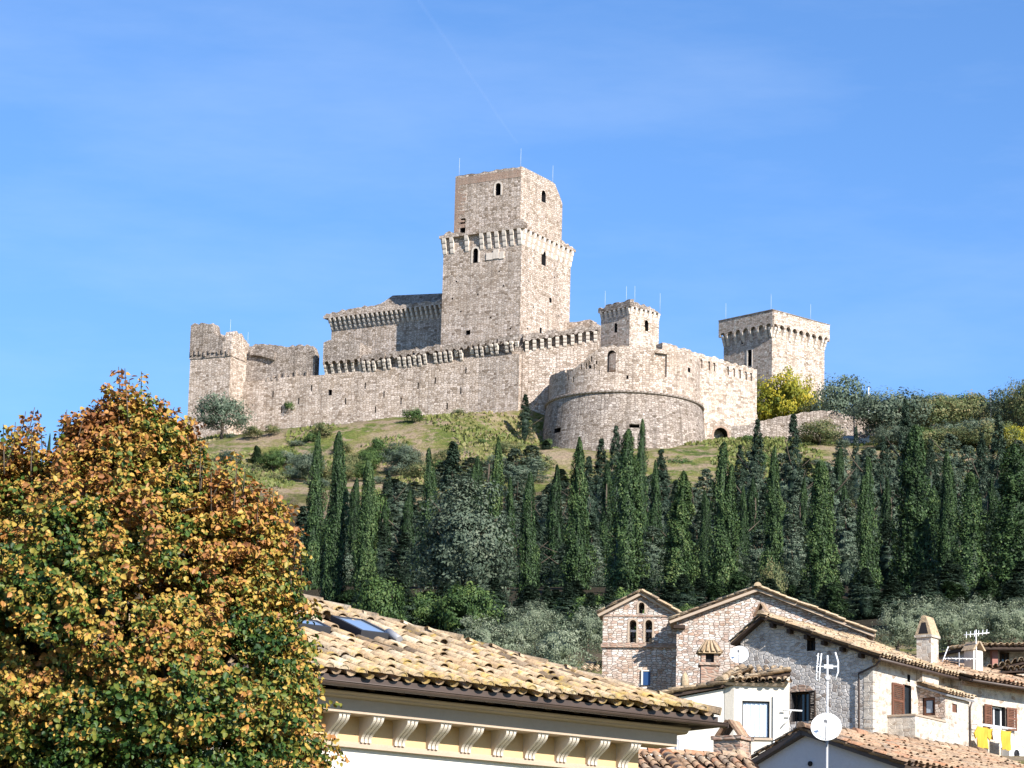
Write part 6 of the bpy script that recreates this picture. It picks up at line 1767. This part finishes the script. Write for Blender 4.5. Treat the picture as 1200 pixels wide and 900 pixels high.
more = [(302, 522, 425, 13), (655, 545, 292, 26), (770, 540, 300, 24), (828, 575, 262, 18), (884, 560, 300, 26), (940, 560, 290, 22), (990, 570, 285, 22), (1042, 560, 280, 24), (555, 545, 305, 24), (478, 575, 300, 20), (712, 540, 300, 26), (600, 560, 300, 22),
        (1095, 570, 290, 24), (1160, 560, 290, 26), (872, 570, 275, 20), (416, 560, 280, 20), (450, 590, 290, 20), (1205, 560, 285, 26), (58, 508, 300, 9), (660, 522, 350, 22), (705, 515, 350, 24), (822, 532, 340, 24), (868, 522, 350, 22), (945, 512, 350, 24), (983, 525, 345, 20), (1050, 520, 350, 24), (1090, 515, 350, 20), (1128, 522, 345, 24), (1150, 508, 350, 22), (1182, 500, 350, 24), (560, 535, 350, 20), (520, 548, 340, 18), (455, 552, 345, 20), (640, 560, 330, 22)]
for k, (px, top, Y, w) in enumerate(more):
    if k > 18 and k % 2: continue
    if k > 18 and k % 3: plant('conifer_tree', CO[k % 3], COT, 'dark conifer filling the shade between the cypresses', 'conifer', px, Y, top, w * 2.0, 15, 3.0, 'dark filling conifers in the wood', .3); continue
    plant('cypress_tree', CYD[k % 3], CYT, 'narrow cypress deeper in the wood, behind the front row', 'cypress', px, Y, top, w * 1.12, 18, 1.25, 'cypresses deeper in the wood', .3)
# the big holm oak and the dark conifers
plant('holm_oak', OAK[0], OAKT, 'big bushy grey-green holm oak above the ridge of the near tiled roof', 'tree', 548, 236, 560, 118, 12, 3.6, None, .3)
plant('conifer_tree', CO[0], COT, 'dark pointed conifer rising behind the big holm oak', 'conifer', 531, 262, 518, 74, 15, 3.0, 'dark conifers in the wood', .3)
for k, (px, top, Y, w, lab) in enumerate([(616, 462, 436, 30, 'dark conifer in the shadow at the left foot of the round bastion'), (640, 516, 425, 26, 'small conifer on the grass at the left foot of the round bastion'), (722, 500, 340, 44, 'dark conifer in front of the round bastion, left of a thin cypress'),
        (690, 535, 330, 44, 'dark conifer left of the one in front of the round bastion'), (775, 528, 310, 56, 'dark conifer below the right part of the round bastion'), (888, 492, 345, 46, 'dark conifer in front of the terrace wall, left of a twin'), (930, 485, 350, 48, 'dark conifer in front of the terrace wall, right of a twin'),
        (1061, 468, 350, 44, 'tallest dark conifer standing right of the parked cars'), (1170, 488, 300, 66, 'broad dark conifer left of the cypress at the right edge'), (1003, 500, 390, 22, 'small dark conifer in front of the parked cars'), (1035, 512, 340, 40, 'layered conifer just below the parked cars')]):
    plant('conifer_tree', CO[k % 3], COT, lab, 'conifer', px, Y, top, w, 15, 3.0, 'dark conifers in the wood', .3)
rg = random.Random(77)
# grey-green conifers filling the wood
for row, (Y, t0, n, dx) in enumerate([(375, 556, 23, 37), (338, 572, 25, 34), (303, 588, 25, 34), (272, 612, 23, 37), (398, 540, 25, 35)]):
    for k in range(n):
        px = 352 + dx * k + rg.uniform(-10, 10) + (row % 2) * 15
        if px > 1215: continue
        if row == 0 and px < 430: continue
        if row == 4 and (px < 440 or 775 < px < 880): continue
        if row == 4 and px < 636: top += 14
        top = t0 + rg.uniform(-22, 22) - (px - 700) * .035 + (18 if row == 0 and px < 640 else 0)
        v = rg.random()
        if row in (2, 3) and v < .68 or row == 4 and v < .4: plant('conifer_tree', CO[k % 3], COT, 'dark conifer filling the shade between the cypresses', 'conifer', px, Y + rg.uniform(-8, 8), top, rg.uniform(50, 66), 15, 3.0, 'dark filling conifers in the wood', .3)
        elif v < .06 and row < 2: plant('oak_tree', GR[0], SPT, 'green broadleaf among the grey-green trees of the wood', 'tree', px, Y, top + 8, rg.uniform(44, 58), 6, 3.2, 'broadleaf trees in the wood', .3)
        else: plant('conifer_tree', CG_[(k + row) % 3], COT, 'grey-green conifer filling the wood behind the cypresses', 'conifer', px, Y + rg.uniform(-8, 8), top, rg.uniform(46, 64), 13, 3.2, 'grey-green conifers in the wood', .3)
# olives in front of the wood
for k, (px, Y, top, w, lab) in enumerate([(566, 150, 722, 74, 'leftmost pale olive, low behind the near tiled roof'), (604, 165, 716, 70, 'pale olive between two others behind the near tiled roof'), (652, 132, 722, 84, 'large pale olive just left of the bell gable'), (690, 165, 710, 58, 'olive peeping out behind the left edge of the bell gable'), (628, 185, 704, 56, 'smaller olive at the foot of the slim cypress above the roof'),
        (1052, 150, 708, 56, 'olive left of the bare brick chimney'), (1082, 165, 698, 64, 'olive straight behind the bare brick chimney'), (1112, 150, 706, 62, 'olive between the two tall chimneys'), (1142, 170, 696, 66, 'olive behind the pale plastered chimney'), (1172, 150, 704, 64, 'olive above the blue loggia roof'), (1200, 165, 698, 66, 'olive cut by the right edge above the loggia')]):
    p = at(px, top, Y); X = p.x
    hgt = (80 if k < 5 else 66) * Y / FPX
    plant('olive_tree', OL[k % 3], OLT, lab, 'olive tree', px, Y, top, w * 1.1, 4.4, 2.1, 'olive trees below the wood', .2)
plant('yellow_bush', SC[0], SPT, 'yellow-green bush showing above the peak of the church gable', 'bush', 905, 222, 656, 40, 6, 3.4, None, .2)
plant('green_bush', GR[0], SPT, 'low green bush behind the dip between bell gable and church', 'bush', 806, 200, 708, 46, 6, 3.2, None, .2)
# around the castle
plant('yellow_tree', YE, SPT, 'broad yellow-green tree at the foot of the square right tower', 'tree', 920, 462, 440, 96, 6, 4.6, None, .3)
for px, Y, top, w, me, lab in [(262, 452, 462, 78, GRE[0], 'thin grey-green tree in front of the ruined corner tower'), (300, 440, 520, 50, GR[0], 'green bush below the foot of the ruined corner tower'), (240, 440, 520, 60, DKR[0], 'dark bush at the left foot of the ruined corner tower'), (330, 430, 545, 60, SC[0], 'brownish bush on the slope left of the first cypresses'), (378, 448, 506, 30, SC[1], 'bare brownish bush at the foot of the long wall'),
        (278, 425, 545, 66, GRE[0], 'grey bush on the slope behind the orange tree'), (470, 425, 520, 44, DKR[0], 'dark green bush on the slope below the long wall'), (440, 425, 525, 40, GR[0], 'bright green bush on the slope below the long wall'), (563, 447, 486, 26, GR[0], 'green bush at the wall foot, left of the shaded recess'), (596, 425, 516, 46, SC[1], 'yellowish bush left of the dark conifer by the bastion'), (790, 420, 535, 60, GR[0], 'green bush on the grass below the right side of the bastion'), (745, 415, 540, 40, SC[0], 'yellowish bush on the grass below the bastion'),
        (985, 452, 440, 84, GRE[0], 'wispy grey-green tree right of the square tower'), (1044, 441, 456, 100, DKR[0], 'dense dark tree spreading over the parked cars'), (1095, 450, 462, 100, SC[0], 'olive-yellow tree in the middle of the right skyline'), (1138, 455, 460, 76, SC[1], 'brownish thin tree right of the olive-yellow one'), (1188, 448, 458, 84, DKR[0], 'dark tree on the skyline near the right edge'), (1205, 440, 438, 60, SC[0], 'tall tree cut by the right edge of the picture'),
        (955, 456, 470, 50, SC[1], 'brownish bush on the terrace wall, right of the yellow tree'), (1120, 430, 500, 56, SC[0], 'yellow bush on the slope below the right skyline'), (1150, 430, 490, 60, GRE[0], 'grey bush on the slope below the right skyline'), (1085, 432, 500, 70, SC[1], 'brownish bush right of the tall dark conifer'), (1180, 430, 500, 60, YE, 'small yellow bush on the slope near the right edge'), (1020, 470, 462, 60, GRE[0], 'grey tree behind the lamp post on the skyline'), (1065, 470, 466, 60, DKR[0], 'dark tree behind the tall conifer on the skyline'), (1165, 475, 468, 60, SC[0], 'thin tree beside the tall post on the skyline')]:
    ref = (6, 4.6) if me is YE else ((6, 3.2) if me is GR[0] else (6, 3.4))
    plant('hillside_tree', me, SPT, lab, 'tree', px, Y, top, w, ref[0], ref[1], None, .2)
p_ = at(338, 497, 464.0)
for k in range(30):
    px = 968 + (k % 15) * 17 + rg.uniform(-8, 8); Y = (462 if k < 15 else 434) + rg.uniform(-6, 6); top = (474 if k < 15 else 502) + rg.uniform(-14, 14)
    if k >= 15 and 975 < px < 1035: continue
    me, rr_ = ((SC[0], 3.4), (GRE[0], 3.4), (GR[0], 3.2), (SC[1], 3.4), (DKR[0], 3.4))[(k * 3 + k // 5) % 5]
    plant('hillside_tree', me, SPT, 'one of the mixed bushy trees crowding the slope right of the castle', 'tree', px, Y, top, rg.uniform(46, 84), 6, rr_, 'mixed trees on the slope right of the castle', .2)
for k in range(30):
    px = 300 + (k % 15) * 22 + rg.uniform(-8, 8); Y = rg.uniform(404, 428); me, rr_ = ((SC[1], 3.4), (GR[0], 3.2), (GRE[0], 3.4), (DKR[0], 3.4), (SC[0], 3.4))[k % 5]
    plant('hillside_tree', me, SPT, 'one of the ragged bushy trees on the slope just above the wood', 'tree', px, Y, (538 if k < 15 else 552) + rg.uniform(-14, 14), rg.uniform(26, 56), 6, rr_, 'ragged trees on the slope above the wood', .2)
# ferns rooted in the castle walls
for px, py, Y, s, lab in [(341, 482, 462.5, 1.0, 'tuft of green growing out of the long wall'), (648, 445, 448, 1.3, 'dark tuft growing where the bastion meets the shaded wall')]:
    p = at(px, py, Y); t = thing('wall_plant', lab, 'plant', p); c = bpy.data.objects.new('leaves', BU[1]); COL.objects.link(c); c.parent = t; c.scale = (s, s, s)
# low bushes scattered over the open slope
for k in range(70):
    px = rg.uniform(225, 1200); Y = rg.uniform(400, 446)
    if 640 < px < 870 and Y > 415: continue
    p = at(px, 540, Y); z = zt(p.x, Y); t = thing('low_bush', 'low round bush dotted over the grass slope under the castle', 'bush', (p.x, Y, z - .15), rg.uniform(0, 6), 'low bushes on the castle slope')
    c = bpy.data.objects.new('crown', BU[k % 3]); COL.objects.link(c); c.parent = t; s = rg.uniform(.5, 1.35); c.scale = (s * rg.uniform(.9, 1.6), s, s * rg.uniform(.7, 1.2))
# bushes closing the foot of the wood
for k in range(69):
    px = 400 + (k % 23) * 36 + rg.uniform(-12, 12); Y = (228, 205, 216)[k // 23] + rg.uniform(-8, 8)
    p = at(px, 600, Y); z = zt(p.x, Y); me, rh, rr_ = ((CO[0], 15, 3.0), (CO[2], 15, 3.0), (CO[1], 15, 3.0), (CYD[0], 18, 1.9))[k % 4]
    t = thing('undergrowth_bush', 'shaded bush in the undergrowth along the foot of the wood', 'bush', (p.x, Y, z - .3), rg.uniform(0, 6), 'undergrowth bushes along the foot of the wood')
    c = bpy.data.objects.new('crown', me); COL.objects.link(c); c.parent = t; w = rg.uniform(1.5, 2.4); c.scale = (w / rr_, w / rr_, rg.uniform(2.6, 4.4) / rh)
for k in range(14):
    px = (640 + k * 13 if k < 8 else 430 + (k - 8) * 24) + rg.uniform(-4, 4); Y = 192 + rg.uniform(-8, 6); p = at(px, 600, Y); z = zt(p.x, Y)
    t = thing('undergrowth_bush', 'shaded bush in the undergrowth along the foot of the wood', 'bush', (p.x, Y, z - .3), rg.uniform(0, 6), 'undergrowth bushes along the foot of the wood')
    c = bpy.data.objects.new('crown', GR[0] if k % 2 else CO[0]); COL.objects.link(c); c.parent = t; w = rg.uniform(1.5, 2.2); c.scale = (w / 3.2, w / 3.2, rg.uniform(3.4, 4.6) / (6 if k % 2 else 15))
# grass tufts
def grass():
    g = np.random.default_rng(5); n = 26000
    px = g.uniform(215, 1210, n); Y = g.uniform(398, 462, n); X = (px - 600) / FPX * Y * 1.02
    keep = np.array([mnoise.noise((x * .07, y * .07, 2)) > .02 for x, y in zip(X, Y)]); X, Y = X[keep], Y[keep]; n = len(X)
    Z = np.array([zt(x, y) for x, y in zip(X, Y)])
    P = np.stack([X, Y, Z + .18], 1); Nn = g.normal(0, 1, (n, 3)); Nn[:, 2] *= .3; Up = np.stack([g.normal(0, .25, n), g.normal(0, .25, n), np.ones(n)], 1)
    tint = .45 + .5 * vnoise(P, .06) + g.normal(0, .15, n)
    me = leaf_mesh('grass', P, Nn, Up, g.uniform(.35, .85, n), .8, tint, LM['grass'], .3)
    o = bpy.data.objects.new('grass', me); COL.objects.link(o); tag(o, 'rough grass tufts on the slope below the castle', 'grass', kind='stuff')
grass()

# ------------------------------------------------------------------ the orange tree in front
def autumn_tree():
    Y0 = 27.0; s = Y0 / FPX; g = np.random.default_rng(3)
    lobes = [(150, 625, 107.88000000000001, 0), (35, 660, 98.58, 0.3), (241, 690, 84, 0.1), (95, 790, 132.99, -0.6), (276, 800, 64, -0.2), (205, 860, 132.99, -0.5), (-10, 820, 119.04, 0), (-110, 720, 128.34, 0.3), (298, 722, 40, 0.2), (150, 535, 36, 0), (82, 555, 34, 0.1), (212, 572, 46, 0.1), (329, 862, 38, 0), (279, 640, 48, 0.2), (60, 880, 128.34, -0.4), (20, 575, 34, 0.2), (120, 700, 119.04, -0.4), (321, 780, 22, 0.1), (-40, 600, 68, 0.4), (250, 950, 119.04, 0), (90, 1000, 156.24, 0), (-80, 950, 137.64000000000001, 0), (150, 505, 26, 0), (120, 530, 30, 0), (180, 535, 30, 0)]
    base = at(120, 1150, Y0 + .6); gz = zt(base.x, base.y)
    t = thing('autumn_tree', 'large tree with orange, yellow and green autumn leaves filling the left foreground', 'tree', (base.x, base.y, gz))
    o = np.array([base.x, base.y, gz])
    tw_p = []; tw_d = []
    Cs = []; Rs = []
    for (px, py, r, dy) in lobes:
        c = np.array(at(px, py, Y0 + dy)); Cs.append(c); Rs.append(r * s)
    cen = np.array(at(120, 760, Y0))
    for c, r in zip(Cs, Rs):
        n = int(270 * (r + .12) ** 2 * 3.4)
        d = unit(g.normal(0, 1, (n, 3))); rad = r * (.62 + .42 * g.random(n) ** .6)
        P = c + d * rad[:, None] * np.array([1, .95, 1])
        od = unit(P - cen)
        D = unit(d * .5 + od * .6 + np.array([0, 0, .55]) + g.normal(0, .35, (n, 3)))
        tw_p.append(P); tw_d.append(D)
    # sprigs on the skyline
    for (px, py, hpx) in [(14, 525, 40), (33, 525, 34), (72, 535, 40), (100, 530, 46), (110, 520, 44), (148, 500, 52), (140, 515, 50), (158, 502, 50), (165, 515, 42), (186, 520, 42), (196, 525, 40), (128, 530, 40), (222, 545, 40), (240, 560, 34), (262, 580, 34), (300, 605, 30), (318, 615, 26), (332, 640, 30), (45, 545, 30), (85, 520, 30), (205, 535, 40), (60, 560, 24), (152, 480, 32), (3, 540, 40), (22, 515, 40), (38, 510, 40), (78, 512, 36), (118, 505, 40), (135, 492, 44), (150, 470, 30), (160, 475, 34), (176, 505, 40), (215, 530, 36), (250, 568, 34), (282, 590, 30), (345, 655, 26)]:
        for q in range(3):
            p = np.array(at(px + g.normal(0, 5), py + q * 16, Y0 + g.normal(0, .15))); tw_p.append(p[None]); tw_d.append(unit(np.array([[g.normal(0, .15), g.normal(0, .1), 1.0]])))
    nsp = 37 * 3
    TP = np.concatenate(tw_p); TD = np.concatenate(tw_d)
    gap = np.array([mnoise.noise((p[0] * 1.7, p[1] * 1.7, p[2] * 1.7 + 4)) for p in TP]); gap[-nsp:] = 1
    TP, TD = TP[gap > -.20], TD[gap > -.20]; K = len(TP)
    per = 27
    L = g.uniform(.18, .40, K); L[-nsp:] = g.uniform(.28, .46, nsp)
    u = np.tile((np.arange(per) + 1.0) / per, K); ti = np.repeat(np.arange(K), per); n = len(ti)
    D = TD[ti]
    bend = np.zeros((n, 3)); bend[:, 2] = -.10 * u * u
    P = TP[ti] + D * (L[ti] * u)[:, None] + bend
    side = unit(np.cross(D, np.array([0, 0, 1.0]) + g.normal(0, .3, (n, 3)))); sg = np.where(np.arange(n) % 2 == 0, 1.0, -1.0)[:, None]
    roll = g.normal(0, .5, (n, 1)); nrm0 = np.cross(side, D)
    out = side * sg * np.cos(roll) + nrm0 * np.sin(roll)
    P = P + out * g.uniform(.025, .06, (n, 1))
    Up = out * .8 + D * .35 + np.array([0, 0, -.55]) + g.normal(0, .3, (n, 3))
    od = unit(P - cen)
    Nn = od * .5 + np.array([.15, -.30, .45]) + g.normal(0, .62, (n, 3))
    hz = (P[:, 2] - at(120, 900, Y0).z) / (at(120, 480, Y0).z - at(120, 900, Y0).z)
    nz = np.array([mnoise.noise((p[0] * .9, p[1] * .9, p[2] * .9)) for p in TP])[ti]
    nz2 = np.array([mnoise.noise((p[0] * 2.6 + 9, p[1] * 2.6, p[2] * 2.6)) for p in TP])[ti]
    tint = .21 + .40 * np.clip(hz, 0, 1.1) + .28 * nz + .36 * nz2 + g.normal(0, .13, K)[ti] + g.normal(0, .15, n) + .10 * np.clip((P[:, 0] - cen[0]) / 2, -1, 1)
    tint = np.where(tint > .80, .80 + (tint - .80) * .35, tint)
    size = g.uniform(.032, .062, n) * g.choice([.8, 1.0, 1.15], n)
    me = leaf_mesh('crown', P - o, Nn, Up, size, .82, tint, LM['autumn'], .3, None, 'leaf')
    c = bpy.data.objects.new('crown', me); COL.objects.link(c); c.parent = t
    # dense inner leaves so that the crown closes
    mb = MB(); H = at(150, 520, Y0).z - gz
    mb.tube([(0, 0, -.5), (.05, 0, 1.2), (.02, .05, 2.4)], [.24, .19, .16], 10)
    rg2 = random.Random(4)
    for cc, r in zip(Cs, Rs):
        e = Vector(cc - o); m_ = e * .55 + Vector((0, 0, .9)) * .5; st = Vector((.02, .05, 2.2))
        mb.tube([st, st.lerp(e, .5) + Vector((0, 0, -.15)), e, e + (e - st).normalized() * r * .7], [.085, .055, .03, .008], 6)
        for q in range(7):
            d = Vector((rg2.gauss(0, 1), rg2.gauss(0, 1), rg2.gauss(.4, .8))).normalized(); mb.tube([e, e + d * r * .55 + Vector((0, 0, .03)), e + d * r * .95], [.022, .012, .004], 5)
    for i in range(K - nsp, K):
        a = Vector(TP[i] - o); d = Vector(TD[i]); mb.tube([a - d * .12, a, a + d * float(L[i]) * .82], [.008, .006, .003], 4)
    mb.build('trunk', M['bark'], t)
autumn_tree()

# ------------------------------------------------------------------ on the hill road at the right
def car(px, py, Y, col, label, rz):
    p = at(px, py, Y); z = zt(p.x, Y); t = thing('parked_car', label, 'car', (p.x, Y, z), rz, 'cars parked on the hill road')
    prof = [(-2.05, .35), (-2.1, .62), (-2.0, .82), (-1.75, .92), (-1.2, .98), (-.75, 1.36), (-.2, 1.46), (.75, 1.44), (1.45, 1.02), (1.95, .95), (2.08, .7), (2.05, .35)]
    b = MB(); w = .84
    b.hexa([(x, -w, zz) for x, zz in prof], [(x, w, zz) for x, zz in prof]); 
    pm = plain('car_paint', col, .3, .5, var=.05)
    o = b.build('body', pm, t)
    gl = MB(); side = [(-1.1, 1.0), (-.7, 1.32), (-.2, 1.40), (.7, 1.38), (1.25, 1.03)]
    for s_ in (-1, 1): gl.hexa([(x, s_ * (w - .02), zz) for x, zz in side], [(x, s_ * (w + .006), zz) for x, zz in side])
    gl.hexa([(-1.22, -.7, 1.0), (-1.22, .7, 1.0), (-.79, .62, 1.355), (-.79, -.62, 1.355)], [(-1.25, -.7, 1.01), (-1.25, .7, 1.01), (-.81, .62, 1.37), (-.81, -.62, 1.37)])
    gl.build('window', M['glass'], t)
    for x in (-1.3, 1.3):
        for s_ in (-1, 1):
            k = MB(); k.tube([(x, s_ * .70, .32), (x, s_ * .87, .32)], .32, 16); wo = k.build('wheel', M['dark_metal'], t)
            q = MB(); q.tube([(x, s_ * .86, .32), (x, s_ * .885, .32)], .2, 12); q.build('rim', M['grey_metal'], wo)
    for s_ in (-1, 1):
        k = MB(); k.box(-2.11, -2.02, s_ * .62 - .16, s_ * .62 + .16, .66, .80); k.build('headlight', M['white_metal'], t)
car(993, 520, 444, (.03, .035, .04), 'dark car parked under the trees on the hill road, left of the silver one', R(8))
car(1021, 512, 446, (.55, .56, .58), 'silver car parked under the trees on the hill road', R(12))
def post(px, top, bot, Y, label, head):
    p = at(px, bot, Y); z = min(p.z, zt(p.x, Y)); h = at(px, top, Y).z - z
    t = thing('lamp_post', label, 'lamp post', (p.x, Y, z)); b = MB(); b.tube([(0, 0, 0), (0, 0, h)], [.10, .07], 8); b.build('pole', M['white_metal'] if head else M['grey_metal'], t)
    k = MB(); k.tube([(-.35, 0, h), (0, 0, h + .12), (.35, 0, h)], .08, 6); k.build('lamp_head', M['dark_metal'], t)
post(1018, 454, 480, 446, 'short white lamp post on the skyline above the parked cars', True)
post(1161, 458, 485, 452, 'thin grey lamp post standing out against the sky near the right edge', False)
def ruin_stub():
    for px, py, Y, w, lab in [(1112, 474, 468, 5.5, 'low bit of ruined pale wall on the right skyline'), ]:
        F = Frame(at(px, py + 14, Y), 5); t = fthing('ruined_wall', lab, 'ruined wall', F); m_ = MB(); h = F.zat(0, 0, py - 2)
        ruin_wall(m_, (-w, 0), (w, 0), 1.0, -2, [(0, h - .8), (.3, h), (.6, h - .4), (1, h - 1)], .3, .5, 3); m_.build('wall', M['castle'], t)
ruin_stub()

# ------------------------------------------------------------------ vapour trail
def trail():
    Y = 7000.0; a, b = at(470, -30, Y), at(606, 168, Y); mt = bpy.data.materials.new('vapour'); mt.use_nodes = True; n = mt.node_tree.nodes; l = mt.node_tree.links; n.clear()
    o_ = n.new('ShaderNodeOutputMaterial'); tr = n.new('ShaderNodeBsdfTransparent'); df = n.new('ShaderNodeBsdfDiffuse'); df.inputs[0].default_value = (.9, .9, .9, 1); mx = n.new('ShaderNodeMixShader'); mx.inputs[0].default_value = .003
    l.new(tr.outputs[0], mx.inputs[1]); l.new(df.outputs[0], mx.inputs[2]); l.new(mx.outputs[0], o_.inputs[0])
    m_ = MB()
    for k, r in enumerate((3.2, 5.5)): m_.tube([a.lerp(b, i / 12) + Vector((.8 * math.sin(i * 1.7), 0, .6 * math.cos(i * 2.1))) for i in range(13)], [r * (.6 + .05 * i) for i in range(13)][::-1], 10)
    o = m_.build('vapour_trail', mt); tag(o, 'faint white vapour trail slanting down the blue sky above the keep', 'vapour trail', kind='stuff')
trail()
